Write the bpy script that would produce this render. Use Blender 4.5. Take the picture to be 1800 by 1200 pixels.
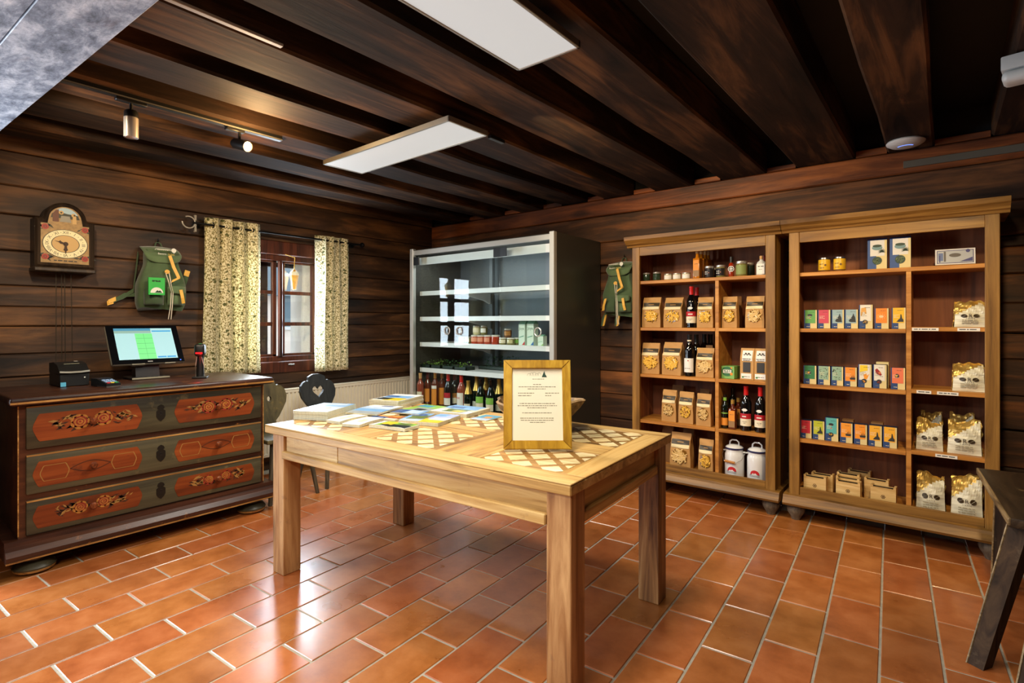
import bpy, bmesh, math, random
from math import sin, cos, pi, radians
from mathutils import Vector, Matrix
random.seed(7)
for o in list(bpy.data.objects):
    bpy.data.objects.remove(o)
S = bpy.context.scene
COL = S.collection

# ---------------------------------------------------------------- camera, world, lights, exposure
F, CX, HY, HC, YAW = 945.0, 900.0, 567.0, 1.3, radians(38.8)
cam = bpy.data.objects.new('camera', bpy.data.cameras.new('camera'))
COL.objects.link(cam)
cam.location = (0, 0, HC)
cam.rotation_euler = (radians(90), 0, YAW)
cam.data.sensor_width = 36
cam.data.lens = 36 * F / 1800
cam.data.shift_y = -(600 - HY) / 1800
cam.data.clip_start = .02
S.camera = cam
S.view_settings.view_transform = 'Standard'
S.view_settings.look = 'None'
S.view_settings.exposure = 0.0
S.view_settings.gamma = 1.0
S.view_settings.use_curve_mapping = False

W = bpy.data.worlds.new('overcast_sky')
S.world = W
W.use_nodes = True
bg = W.node_tree.nodes['Background']
bg.inputs[0].default_value = (.80, .90, 1.0, 1)
bg.inputs[1].default_value = 2.3


def light(name, kind, loc, energy, color, target=None, **kw):
    d = bpy.data.lights.new(name, kind)
    d.energy = energy
    d.color = color
    for k, v in kw.items():
        setattr(d, k, v)
    o = bpy.data.objects.new(name, d)
    o.location = loc
    if target is not None:
        o.rotation_euler = (Vector(target) - Vector(loc)).to_track_quat('-Z', 'Y').to_euler()
    COL.objects.link(o)
    return o


# daylight through the glazed doors of the front wall and through the windows of the left wall
light('daylight_door', 'AREA', (-4.58, -.78, 1.15), 175, (.80, .90, 1.0), (-1.6, .9, .55), shape='RECTANGLE', size=1.25, size_y=1.9)
for wy, ww in ((2.272, .25), (2.649, .27)):
    for wz in (1.713, 1.43, 1.146):      # one per pane of the small window
        light('daylight_window', 'AREA', (-4.662, wy, wz), 6.5, (.76, .88, 1.0), (-2.6, wy, wz), shape='RECTANGLE', size=ww, size_y=.24)
# the two LED ceiling panels
light('panel_light', 'AREA', (-1.225, 1.15, 2.325), 42, (1.0, .95, .85), (-1.225, 1.15, 0), shape='RECTANGLE', size=.28, size_y=1.16)
light('panel_light', 'AREA', (-2.585, 2.115, 2.325), 42, (1.0, .95, .85), (-2.585, 2.115, 0), shape='RECTANGLE', size=1.16, size_y=.28)
# a third panel over the viewer's end of the room
light('panel_light', 'AREA', (-.6, -.7, 2.30), 50, (1.0, .90, .74), (-.6, -.5, 0), shape='RECTANGLE', size=1.16, size_y=.5)
light('track_spot', 'SPOT', (-3.11, .60, 2.33), 70, (1.0, .78, .52), (-4.6, 1.75, 1.35), spot_size=radians(105), spot_blend=.8, shadow_soft_size=.05)
# track spots above the shop floor, aimed at the shelves and the counter
light('track_spot', 'SPOT', (.05, 2.42, 2.36), 95, (1.0, .72, .38), (-.40, 4.0, .75), spot_size=radians(80), spot_blend=.8, shadow_soft_size=.06)
light('track_spot', 'SPOT', (-1.72, 2.30, 2.36), 75, (1.0, .72, .38), (-1.6, 4.2, 1.5), spot_size=radians(88), spot_blend=.8, shadow_soft_size=.06)


# ---------------------------------------------------------------- picture -> place (back-projection on a known plane)
def _ray(px, py):
    k = (px - CX) / F
    return Vector((-sin(YAW) + cos(YAW) * k, cos(YAW) + sin(YAW) * k, -(py - HY) / F))


def on_y(px, py, y):
    r = _ray(px, py)
    return r * (y / r.y) + Vector((0, 0, HC))


def on_x(px, py, x):
    r = _ray(px, py)
    return r * (x / r.x) + Vector((0, 0, HC))


def on_z(px, py, z):
    r = _ray(px, py)
    return r * ((z - HC) / r.z) + Vector((0, 0, HC))


def project(p):
    d = -sin(YAW) * p[0] + cos(YAW) * p[1]
    r = cos(YAW) * p[0] + sin(YAW) * p[1]
    if d < .05:
        return None
    return CX + F * r / d, HY + F * (HC - p[2]) / d, d


# ---------------------------------------------------------------- materials
def srgb(r, g, b):
    def f(c):
        c /= 255
        return c / 12.92 if c <= .04045 else ((c + .055) / 1.055) ** 2.4
    return (f(r), f(g), f(b), 1)


def new_mat(name):
    m = bpy.data.materials.new(name)
    m.use_nodes = True
    nt = m.node_tree
    return m, nt, nt.nodes['Principled BSDF']


def plain(name, rgb, rough=.5, metal=0, emit=0, coat=0, var=0, bump=0, bscale=60, spec=.5, sheen=0):
    m, nt, p = new_mat(name)
    c = srgb(*rgb)
    p.inputs['Base Color'].default_value = c
    p.inputs['Roughness'].default_value = rough
    p.inputs['Metallic'].default_value = metal
    p.inputs['Specular IOR Level'].default_value = spec
    p.inputs['Coat Weight'].default_value = coat
    if sheen:
        p.inputs['Sheen Weight'].default_value = sheen
    if emit:
        p.inputs['Emission Color'].default_value = c
        p.inputs['Emission Strength'].default_value = emit
    if var or bump:
        tc = nt.nodes.new('ShaderNodeTexCoord')
        n = nt.nodes.new('ShaderNodeTexNoise')
        n.inputs['Scale'].default_value = bscale
        n.inputs['Detail'].default_value = 5
        nt.links.new(tc.outputs['Object'], n.inputs['Vector'])
        if var:
            h = nt.nodes.new('ShaderNodeHueSaturation')
            h.inputs['Color'].default_value = c
            mr = nt.nodes.new('ShaderNodeMapRange')
            mr.inputs[1].default_value = .25
            mr.inputs[2].default_value = .75
            mr.inputs[3].default_value = 1 - var
            mr.inputs[4].default_value = 1 + var
            nt.links.new(n.outputs['Fac'], mr.inputs[0])
            nt.links.new(mr.outputs[0], h.inputs['Value'])
            nt.links.new(h.outputs[0], p.inputs['Base Color'])
        if bump:
            b = nt.nodes.new('ShaderNodeBump')
            b.inputs['Strength'].default_value = bump
            b.inputs['Distance'].default_value = .01
            nt.links.new(n.outputs['Fac'], b.inputs['Height'])
            nt.links.new(b.outputs[0], p.inputs['Normal'])
    return m


def wood(name, dark, mid, light_, axis='X', scale=1.0, rough=.55, bump=.25, vary=.25, knots=.5, wear=None, wear_amt=.5, coat=0, spec=.4, patch=.28, cross=14):
    """Sawn timber: streaks along one axis, per-object offset and shade, dark knots, optional worn patches."""
    m, nt, p = new_mat(name)
    N, L = nt.nodes.new, nt.links.new
    tc = N('ShaderNodeTexCoord')
    oi = N('ShaderNodeObjectInfo')
    off = N('ShaderNodeVectorMath'); off.operation = 'SCALE'
    off.inputs[0].default_value = (7.3, 3.1, 5.7)
    L(oi.outputs['Random'], off.inputs['Scale'])
    add = N('ShaderNodeVectorMath'); add.operation = 'ADD'
    L(tc.outputs['Object'], add.inputs[0]); L(off.outputs[0], add.inputs[1])
    mp = N('ShaderNodeMapping')
    L(add.outputs[0], mp.inputs['Vector'])
    s = {'X': (.9, cross, cross), 'Y': (cross, .9, cross), 'Z': (cross, cross, .9)}[axis]
    mp.inputs['Scale'].default_value = [c * scale for c in s]
    n1 = N('ShaderNodeTexNoise')
    n1.inputs['Scale'].default_value = 1.6; n1.inputs['Detail'].default_value = 7
    n1.inputs['Roughness'].default_value = .62; n1.inputs['Distortion'].default_value = .9
    L(mp.outputs[0], n1.inputs['Vector'])
    n2 = N('ShaderNodeTexNoise')
    n2.inputs['Scale'].default_value = (1.3 if patch < .3 else 2.4) * scale; n2.inputs['Detail'].default_value = 3 if patch < .3 else 8
    if patch >= .3:
        mq = N('ShaderNodeMapping'); mq.inputs['Scale'].default_value = {'X': (.7, 2, 2), 'Y': (2, .7, 2), 'Z': (2, 2, .7)}[axis]
        L(add.outputs[0], mq.inputs['Vector']); L(mq.outputs[0], n2.inputs['Vector'])
    else:
        L(add.outputs[0], n2.inputs['Vector'])
    mx = N('ShaderNodeMath'); mx.operation = 'MULTIPLY_ADD'
    mx.inputs[1].default_value = 1 - patch
    L(n1.outputs['Fac'], mx.inputs[0])
    m2 = N('ShaderNodeMath'); m2.operation = 'MULTIPLY'; m2.inputs[1].default_value = patch
    L(n2.outputs['Fac'], m2.inputs[0]); L(m2.outputs[0], mx.inputs[2])
    cr = N('ShaderNodeValToRGB')
    e = cr.color_ramp.elements
    e[0].position = .36; e[0].color = srgb(*dark)
    e[1].position = .66; e[1].color = srgb(*light_)
    e.new(.50).color = srgb(*mid)
    L(mx.outputs[0], cr.inputs[0])
    col = cr.outputs[0]
    if knots:
        mk = N('ShaderNodeMapping')
        sk = {'X': (1.6, 4.2, 4.2), 'Y': (4.2, 1.6, 4.2), 'Z': (4.2, 4.2, 1.6)}[axis]
        mk.inputs['Scale'].default_value = [c * scale for c in sk]
        L(add.outputs[0], mk.inputs['Vector'])
        vo = N('ShaderNodeTexVoronoi'); vo.inputs['Scale'].default_value = 1.0
        L(mk.outputs[0], vo.inputs['Vector'])
        kr = N('ShaderNodeMapRange'); kr.inputs[1].default_value = .06; kr.inputs[2].default_value = .17
        kr.inputs[3].default_value = knots; kr.inputs[4].default_value = 0
        L(vo.outputs['Distance'], kr.inputs[0])
        mixk = N('ShaderNodeMix'); mixk.data_type = 'RGBA'
        L(kr.outputs[0], mixk.inputs[0]); L(col, mixk.inputs[6])
        mixk.inputs[7].default_value = [c * .45 for c in srgb(*dark)[:3]] + [1]
        col = mixk.outputs[2]
    if wear:
        nw = N('ShaderNodeTexNoise'); nw.inputs['Scale'].default_value = 9; nw.inputs['Detail'].default_value = 8
        nw.inputs['Roughness'].default_value = .7
        L(add.outputs[0], nw.inputs['Vector'])
        wr = N('ShaderNodeMapRange'); wr.inputs[1].default_value = .60; wr.inputs[2].default_value = .68
        wr.inputs[3].default_value = 0; wr.inputs[4].default_value = wear_amt
        L(nw.outputs['Fac'], wr.inputs[0])
        mixw = N('ShaderNodeMix'); mixw.data_type = 'RGBA'
        L(wr.outputs[0], mixw.inputs[0]); L(col, mixw.inputs[6]); mixw.inputs[7].default_value = srgb(*wear)
        col = mixw.outputs[2]
    hs = N('ShaderNodeHueSaturation')
    rr = N('ShaderNodeMapRange'); rr.inputs[3].default_value = 1 - vary; rr.inputs[4].default_value = 1 + vary
    L(oi.outputs['Random'], rr.inputs[0]); L(rr.outputs[0], hs.inputs['Value'])
    L(col, hs.inputs['Color']); L(hs.outputs[0], p.inputs['Base Color'])
    p.inputs['Roughness'].default_value = rough
    p.inputs['Coat Weight'].default_value = coat
    p.inputs['Coat Roughness'].default_value = .15
    p.inputs['Specular IOR Level'].default_value = spec
    if bump:
        b = N('ShaderNodeBump'); b.inputs['Strength'].default_value = bump; b.inputs['Distance'].default_value = .006
        L(n1.outputs['Fac'], b.inputs['Height']); L(b.outputs[0], p.inputs['Normal'])
    return m


def pane_mat(name, tint=(1, 1, 1), rough=0, refl=1.0):
    """Flat glass: lets light through and mirrors by Fresnel."""
    m, nt, p = new_mat(name)
    nt.nodes.remove(p)
    N, L = nt.nodes.new, nt.links.new
    t = N('ShaderNodeBsdfTransparent'); t.inputs[0].default_value = (*tint, 1)
    g = N('ShaderNodeBsdfGlossy'); g.inputs['Roughness'].default_value = rough
    lw = N('ShaderNodeLayerWeight'); lw.inputs['Blend'].default_value = .5
    pw = N('ShaderNodeMath'); pw.operation = 'POWER'; pw.inputs[1].default_value = 5
    L(lw.outputs['Facing'], pw.inputs[0])
    ml = N('ShaderNodeMath'); ml.operation = 'MULTIPLY_ADD'; ml.inputs[1].default_value = .9 * refl; ml.inputs[2].default_value = .045 * refl
    L(pw.outputs[0], ml.inputs[0])
    mx = N('ShaderNodeMixShader')
    L(ml.outputs[0], mx.inputs[0]); L(t.outputs[0], mx.inputs[1]); L(g.outputs[0], mx.inputs[2])
    L(mx.outputs[0], nt.nodes['Material Output'].inputs['Surface'])
    return m


# ---------------------------------------------------------------- mesh builder
class MB:
    def __init__(s):
        s.bm = bmesh.new()

    def raw(s, verts, faces, m=0, smooth=False):
        vs = [s.bm.verts.new(v) for v in verts]
        out = []
        for f in faces:
            try:
                fc = s.bm.faces.new([vs[i] for i in f])
            except ValueError:
                continue
            fc.material_index = m
            fc.smooth = smooth
            out.append(fc)
        return vs, out

    def box(s, x0, x1, y0, y1, z0, z1, m=0, bev=0, seg=1, M=None):
        v = [(x, y, z) for z in (z0, z1) for y in (y0, y1) for x in (x0, x1)]
        if M is not None:
            v = [M @ Vector(p) for p in v]
        f = [(0, 2, 3, 1), (4, 5, 7, 6), (0, 1, 5, 4), (2, 6, 7, 3), (0, 4, 6, 2), (1, 3, 7, 5)]
        vs, fs = s.raw(v, f, m)
        if bev:
            es = list({e for fc in fs for e in fc.edges})
            r = bmesh.ops.bevel(s.bm, geom=es, offset=bev, segments=seg, profile=.5, affect='EDGES', clamp_overlap=True, material=m)
            if seg > 1:
                for fc in r['faces']:
                    fc.smooth = True
        return s

    def face(s, pts, m=0):
        s.raw(pts, [tuple(range(len(pts)))], m)
        return s

    def prism(s, pts, d0, d1, m=0, plane='xz', side_m=None, smooth=False):
        def P(a, b, d):
            return {'xz': (a, d, b), 'xy': (a, b, d), 'yz': (d, a, b)}[plane]
        n = len(pts)
        v = [P(a, b, d0) for a, b in pts] + [P(a, b, d1) for a, b in pts]
        sm = m if side_m is None else side_m
        vs = [s.bm.verts.new(p) for p in v]
        for idx, mm, sh in [(list(range(n)), m, 0), (list(range(2 * n - 1, n - 1, -1)), m, 0)] + \
                [([i, i + n, (i + 1) % n + n, (i + 1) % n], sm, smooth) for i in range(n)]:
            try:
                fc = s.bm.faces.new([vs[i] for i in idx])
                fc.material_index = mm
                fc.smooth = bool(sh)
            except ValueError:
                pass
        return s

    def lathe(s, prof, n=20, c=(0, 0, 0), m=0, axis='z', sx=1, sy=1, cap=True, mats=None):
        v, f = [], []
        for r, h in prof:
            for i in range(n):
                a = 2 * pi * i / n
                p = (r * cos(a) * sx, r * sin(a) * sy, h)
                if axis == 'y':
                    p = (p[0], -p[2], p[1])
                elif axis == 'x':
                    p = (p[2], p[0], p[1])
                v.append((p[0] + c[0], p[1] + c[1], p[2] + c[2]))
        vs = [s.bm.verts.new(p) for p in v]
        for k in range(len(prof) - 1):
            for i in range(n):
                j = (i + 1) % n
                try:
                    fc = s.bm.faces.new([vs[k * n + i], vs[k * n + j], vs[(k + 1) * n + j], vs[(k + 1) * n + i]])
                    fc.smooth = True
                    fc.material_index = mats[k] if mats else m
                except ValueError:
                    pass
        if cap:
            for k, rev in ((0, True), (len(prof) - 1, False)):
                if prof[k][0] > 1e-5:
                    idx = [vs[k * n + i] for i in range(n)]
                    fc = s.bm.faces.new(idx[::-1] if rev else idx)
                    fc.material_index = (mats[0 if rev else -1] if mats else m)
        return s

    def tube(s, pts, r, n=8, m=0, closed=False, taper=None):
        pts = [Vector(p) for p in pts]
        k = len(pts)
        rings = []
        up = Vector((0, 0, 1))
        for i, p in enumerate(pts):
            a = pts[(i - 1) % k] if (closed or i > 0) else pts[i]
            b = pts[(i + 1) % k] if (closed or i < k - 1) else pts[i]
            t = (b - a).normalized()
            x = t.cross(up)
            if x.length < .05:
                x = t.cross(Vector((0, 1, 0)))
            x.normalize()
            y = x.cross(t)
            rr = r if taper is None else r * (1 + (taper - 1) * i / max(1, k - 1))
            rings.append([s.bm.verts.new(p + (x * cos(2 * pi * j / n) + y * sin(2 * pi * j / n)) * rr) for j in range(n)])
        for i in range(k if closed else k - 1):
            A, B = rings[i], rings[(i + 1) % k]
            for j in range(n):
                try:
                    fc = s.bm.faces.new([A[j], A[(j + 1) % n], B[(j + 1) % n], B[j]])
                    fc.smooth = True
                    fc.material_index = m
                except ValueError:
                    pass
        if not closed:
            for q in (rings[0][::-1], rings[-1]):
                try:
                    s.bm.faces.new(q).material_index = m
                except ValueError:
                    pass
        return s

    def ribbon(s, pts, wdir, w, t, m=0):
        """flat strap along pts: width w along wdir, thickness t"""
        pts = [Vector(p) for p in pts]
        wd = Vector(wdir).normalized()
        k = len(pts)
        rings = []
        for i, p in enumerate(pts):
            d = (pts[min(k - 1, i + 1)] - pts[max(0, i - 1)]).normalized()
            nn = d.cross(wd).normalized()
            a, b = wd * w / 2, nn * t / 2
            rings.append([s.bm.verts.new(p + q) for q in (-a - b, a - b, a + b, -a + b)])
        for i in range(k - 1):
            for j in range(4):
                fc = s.bm.faces.new([rings[i][j], rings[i][(j + 1) % 4], rings[i + 1][(j + 1) % 4], rings[i + 1][j]])
                fc.material_index = m
        for q in (rings[0][::-1], rings[-1]):
            s.bm.faces.new(q).material_index = m
        return s

    def grid(s, fn, nu, nv, m=0, closed=False, uv=None, smooth=True):
        vs = [[s.bm.verts.new(fn(i / nu, j / nv)) for j in range(nv + 1)] for i in range(nu if closed else nu + 1)]
        lay = s.bm.loops.layers.uv.verify() if uv else None
        for i in range(nu):
            for j in range(nv):
                ii = (i + 1) % nu if closed else i + 1
                try:
                    fc = s.bm.faces.new([vs[i][j], vs[ii][j], vs[ii][j + 1], vs[i][j + 1]])
                except ValueError:
                    continue
                fc.smooth = smooth
                fc.material_index = m
                if uv:
                    for lp, (a, b) in zip(fc.loops, ((i, j), (i + 1, j), (i + 1, j + 1), (i, j + 1))):
                        lp[lay].uv = uv(a / nu, b / nv)
        return s

    def disc(s, c, r, n=16, m=0, plane='xz', sx=1, sy=1, a0=0):
        pts = []
        for i in range(n):
            a = a0 + 2 * pi * i / n
            u, v = r * sx * cos(a), r * sy * sin(a)
            pts.append({'xz': (c[0] + u, c[1], c[2] + v), 'xy': (c[0] + u, c[1] + v, c[2]), 'yz': (c[0], c[1] + u, c[2] + v)}[plane])
        return s.face(pts, m)

    def text(s, body, size, c, m=0, plane='xz', sx=1.0, rot=0):
        """flat print, centred on c"""
        cu = bpy.data.curves.new('t', 'FONT')
        cu.body = body; cu.size = size; cu.align_x = 'CENTER'; cu.align_y = 'CENTER'; cu.resolution_u = 2
        ob = bpy.data.objects.new('t', cu)
        me = bpy.data.meshes.new_from_object(ob)
        vs = []
        for v in me.vertices:
            x, y = v.co.x * sx, v.co.y
            x, y = x * cos(rot) - y * sin(rot), x * sin(rot) + y * cos(rot)
            vs.append({'xz': (c[0] + x, c[1], c[2] + y), 'xy': (c[0] + x, c[1] + y, c[2])}[plane])
        s.raw(vs, [tuple(p.vertices) for p in me.polygons], m)
        bpy.data.meshes.remove(me); bpy.data.objects.remove(ob); bpy.data.curves.remove(cu)
        return s

    def build(s, name, mats, parent=None, loc=None, rot=None, ang=38, fix=True):
        if fix:
            bmesh.ops.recalc_face_normals(s.bm, faces=s.bm.faces)
        me = bpy.data.meshes.new(name)
        s.bm.to_mesh(me)
        s.bm.free()
        if not isinstance(mats, (list, tuple)):
            mats = [mats]
        for m in mats:
            me.materials.append(m)
        if any(p.use_smooth for p in me.polygons):
            me.set_sharp_from_angle(angle=radians(ang))
        return link(name, me, parent, loc, rot)


def link(name, me, parent=None, loc=None, rot=None):
    o = bpy.data.objects.new(name, me)
    COL.objects.link(o)
    if parent is not None:
        o.parent = parent
    if loc is not None:
        o.location = loc
    if rot is not None:
        o.rotation_euler = rot if isinstance(rot, (tuple, list)) else (0, 0, rot)
    return o


def tag(o, label, cat, group=None):
    o['label'] = label
    o['category'] = cat
    if group:
        o['group'] = group
    return o


def thing(name, label, cat, loc=(0, 0, 0), rot=0, group=None):
    return tag(link(name, None, None, loc, rot), label, cat, group)


def struct(o):
    o['kind'] = 'structure'
    return o


def stuff(o):
    o['kind'] = 'stuff'
    return o


def dup(root, loc, rot=None, label=None):
    r = root.copy(); COL.objects.link(r); r.location = loc
    if rot is not None:
        r.rotation_euler = rot if isinstance(rot, (tuple, list)) else (0, 0, rot)
    if label:
        r['label'] = label
    for ch in list(root.children):
        c = ch.copy(); COL.objects.link(c); c.parent = r
        for g in list(ch.children):
            d = g.copy(); COL.objects.link(d); d.parent = c
    return r


def arc(cx, cz, r, a0, a1, n, sx=1, sy=1):
    return [(cx + r * sx * cos(a0 + (a1 - a0) * i / n), cz + r * sy * sin(a0 + (a1 - a0) * i / n)) for i in range(n + 1)]


def clip_poly(poly, x0, x1, y0, y1):
    def cut(ps, ins, itx):
        out = []
        for i in range(len(ps)):
            a, b = ps[i - 1], ps[i]
            if ins(b):
                if not ins(a):
                    out.append(itx(a, b))
                out.append(b)
            elif ins(a):
                out.append(itx(a, b))
        return out
    for ax, lim, sg in ((0, x0, 1), (0, x1, -1), (1, y0, 1), (1, y1, -1)):
        if not poly:
            return []
        def ins(p): return (p[ax] - lim) * sg >= -1e-9
        def itx(a, b):
            t = (lim - a[ax]) / (b[ax] - a[ax])
            return (a[0] + (b[0] - a[0]) * t, a[1] + (b[1] - a[1]) * t)
        poly = cut(poly, ins, itx)
    return poly


def inset(poly, d):
    cx = sum(p[0] for p in poly) / len(poly); cy = sum(p[1] for p in poly) / len(poly)
    out = []
    for x, y in poly:
        l = math.hypot(x - cx, y - cy) or 1
        out.append((cx + (x - cx) * (1 - d / l), cy + (y - cy) * (1 - d / l)))
    return out

# ---------------------------------------------------------------- shared materials
M_LOG = wood('dark_log', (24, 15, 10), (72, 48, 29), (138, 94, 54), 'Y', .8, .6, .5, .25, .7, patch=.5, cross=9)
M_LOGX = wood('dark_log_back', (24, 15, 10), (70, 44, 25), (142, 88, 46), 'X', .8, .62, .5, .3, .7, patch=.5, cross=9)
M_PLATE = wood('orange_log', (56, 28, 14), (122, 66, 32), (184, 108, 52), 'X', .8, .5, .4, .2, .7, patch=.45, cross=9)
M_BEAM = wood('ceiling_beam_wood', (18, 12, 8), (48, 32, 21), (104, 70, 41), 'Y', .8, .8, .5, .3, .7, spec=.2, patch=.45, cross=9)
M_DARKBOARD = plain('near_black_boards', (16, 15, 15), .8, var=.3, bscale=8)  # near-black colour for ceiling and backing boards, varied at random
M_WINWOOD = wood('window_wood', (38, 18, 11), (72, 34, 20), (104, 54, 32), 'Z', 1, .45, .15, .1, .2)
M_GIRDER = None
M_PLASTER = plain('white_plaster', (226, 226, 224), .85, var=.05, bscale=5)
M_CREAM = plain('cream_render', (236, 222, 208), .85, var=.05, bscale=3)
M_PANE = pane_mat('window_glass')
M_IRON = plain('black_iron', (18, 18, 19), .4, .6)
M_STEEL = plain('brushed_steel', (190, 190, 188), .3, 1)
M_WHITE = plain('white_plastic', (225, 225, 222), .45)
M_BLACK = plain('black_plastic', (16, 18, 20), .42)
M_GROUT = plain('pale_grout', (172, 164, 146), .75, var=.18, bscale=30)


def tile_material():
    m, nt, p = new_mat('terracotta_tile')
    N, L = nt.nodes.new, nt.links.new
    tc = N('ShaderNodeTexCoord'); oi = N('ShaderNodeObjectInfo'); ge = N('ShaderNodeNewGeometry')
    n1 = N('ShaderNodeTexNoise'); n1.inputs['Scale'].default_value = 7; n1.inputs['Detail'].default_value = 8
    n1.inputs['Roughness'].default_value = .65
    L(ge.outputs['Position'], n1.inputs['Vector'])
    cr = N('ShaderNodeValToRGB')
    e = cr.color_ramp.elements
    e[0].position = .24; e[0].color = srgb(142, 73, 31)
    e[1].position = .80; e[1].color = srgb(194, 121, 70)
    e.new(.5).color = srgb(172, 97, 48)
    L(n1.outputs['Fac'], cr.inputs[0])
    hs = N('ShaderNodeHueSaturation')
    a = N('ShaderNodeMapRange'); a.inputs[3].default_value = .80; a.inputs[4].default_value = 1.16
    L(oi.outputs['Random'], a.inputs[0]); L(a.outputs[0], hs.inputs['Value'])
    b = N('ShaderNodeMapRange'); b.inputs[3].default_value = .496; b.inputs[4].default_value = .509
    wn = N('ShaderNodeTexWhiteNoise'); wn.noise_dimensions = '1D'
    L(oi.outputs['Random'], wn.inputs['W']); L(wn.outputs['Value'], b.inputs[0]); L(b.outputs[0], hs.inputs['Hue'])
    L(cr.outputs[0], hs.inputs['Color']); L(hs.outputs[0], p.inputs['Base Color'])
    n2 = N('ShaderNodeTexNoise'); n2.inputs['Scale'].default_value = 3.5; n2.inputs['Detail'].default_value = 6
    L(ge.outputs['Position'], n2.inputs['Vector'])
    r = N('ShaderNodeMapRange'); r.inputs[1].default_value = .3; r.inputs[2].default_value = .7
    r.inputs[3].default_value = .25; r.inputs[4].default_value = .40
    L(n2.outputs['Fac'], r.inputs[0]); L(r.outputs[0], p.inputs['Roughness'])
    p.inputs['Specular IOR Level'].default_value = .6
    p.inputs['Coat Weight'].default_value = .35
    p.inputs['Coat Roughness'].default_value = .16
    n3 = N('ShaderNodeTexNoise'); n3.inputs['Scale'].default_value = 22; n3.inputs['Detail'].default_value = 4
    L(ge.outputs['Position'], n3.inputs['Vector'])
    bp = N('ShaderNodeBump'); bp.inputs['Strength'].default_value = .12; bp.inputs['Distance'].default_value = .004
    L(n3.outputs['Fac'], bp.inputs['Height']); L(bp.outputs[0], p.inputs['Normal'])
    return m


M_TILE = tile_material()


def whitewash():
    m, nt, p = new_mat('whitewashed_timber')
    N, L = nt.nodes.new, nt.links.new
    tc = N('ShaderNodeTexCoord')
    mp = N('ShaderNodeMapping'); mp.inputs['Scale'].default_value = (1.0, 2.2, 2.2); L(tc.outputs['Object'], mp.inputs['Vector'])
    n1 = N('ShaderNodeTexNoise'); n1.inputs['Scale'].default_value = 7; n1.inputs['Detail'].default_value = 10; n1.inputs['Roughness'].default_value = .72; n1.inputs['Distortion'].default_value = .25
    L(mp.outputs[0], n1.inputs['Vector'])
    cr = N('ShaderNodeValToRGB'); e = cr.color_ramp.elements
    e[0].position = .34; e[0].color = srgb(76, 86, 102); e[1].position = .70; e[1].color = srgb(226, 234, 242)  # bluish tint puts the cool daylight into the whitewash colour
    e.new(.46).color = srgb(128, 142, 162); e.new(.56).color = srgb(176, 190, 206)
    L(n1.outputs['Fac'], cr.inputs[0])
    n2 = N('ShaderNodeTexNoise'); n2.inputs['Scale'].default_value = 2.6; n2.inputs['Detail'].default_value = 8; L(mp.outputs[0], n2.inputs['Vector'])
    r = N('ShaderNodeMapRange'); r.inputs[1].default_value = .58; r.inputs[2].default_value = .70; r.inputs[3].default_value = 0; r.inputs[4].default_value = .55
    L(n2.outputs['Fac'], r.inputs[0])
    mx = N('ShaderNodeMix'); mx.data_type = 'RGBA'; L(r.outputs[0], mx.inputs[0]); L(cr.outputs[0], mx.inputs[6]); mx.inputs[7].default_value = srgb(128, 98, 82)
    L(mx.outputs[2], p.inputs['Base Color']); p.inputs['Roughness'].default_value = .6
    bp = N('ShaderNodeBump'); bp.inputs['Strength'].default_value = .4; bp.inputs['Distance'].default_value = .006
    L(n1.outputs['Fac'], bp.inputs['Height']); L(bp.outputs[0], p.inputs['Normal'])
    return m


M_GIRDER = whitewash()
RX0, RX1, RY0, RY1 = -4.65, 2.4, -1.8, 4.3
TH = radians(3.7)


def rot2(x, y, a=TH):
    return x * cos(a) - y * sin(a), x * sin(a) + y * cos(a)


# ---------------------------------------------------------------- floor of long terracotta tiles
b = MB(); b.box(RX0 - .1, RX1 + .1, RY0 - .1, RY1 + .1, -.12, -.0035)
FLOOR = struct(b.build('floor', M_GROUT))
PX, PY = .198, .386
tm = MB(); tm.box(-PX / 2 + .0045, PX / 2 - .0045, -PY / 2 + .0045, PY / 2 - .0045, -.012, 0, bev=.0025)
tile0 = tm.build('tile', M_TILE, FLOOR)
tile_mesh = tile0.data
bpy.data.objects.remove(tile0)
spots = []
for i in range(-28, 16):
    for k in range(-12, 10):
        x = -.032 + PX * (i + .5)
        y = 2.404 + PY * (k + .5) + (PY / 2 if i % 2 else 0)
        wx, wy = rot2(x, y)
        if not (RX0 + .02 < wx < RX1 - .02 and RY0 + .02 < wy < RY1 - .02):
            continue
        q = project((wx, wy, 0))
        area = 0
        if q and -60 < q[0] < 1860 and q[1] < 1290:
            area = 1 / q[2] ** 3
            if wx < -3.75 and wy < 1.9:
                area = 0
        spots.append((area, wx, wy))
spots.sort(reverse=True)
rest = MB()
for n, (area, wx, wy) in enumerate(spots):
    dz = random.uniform(-.0008, .0006)
    if area > 0 and n < 300:
        link('tile', tile_mesh, FLOOR, (wx, wy, dz), TH + random.uniform(-.004, .004))
    else:
        rest.box(-PX / 2 + .0045, PX / 2 - .0045, -PY / 2 + .0045, PY / 2 - .0045, -.012, dz, bev=.0025,
                 M=Matrix.Translation((wx, wy, 0)) @ Matrix.Rotation(TH, 4, 'Z'))
stuff(rest.build('outlying_tiles', M_TILE, FLOOR))


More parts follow.
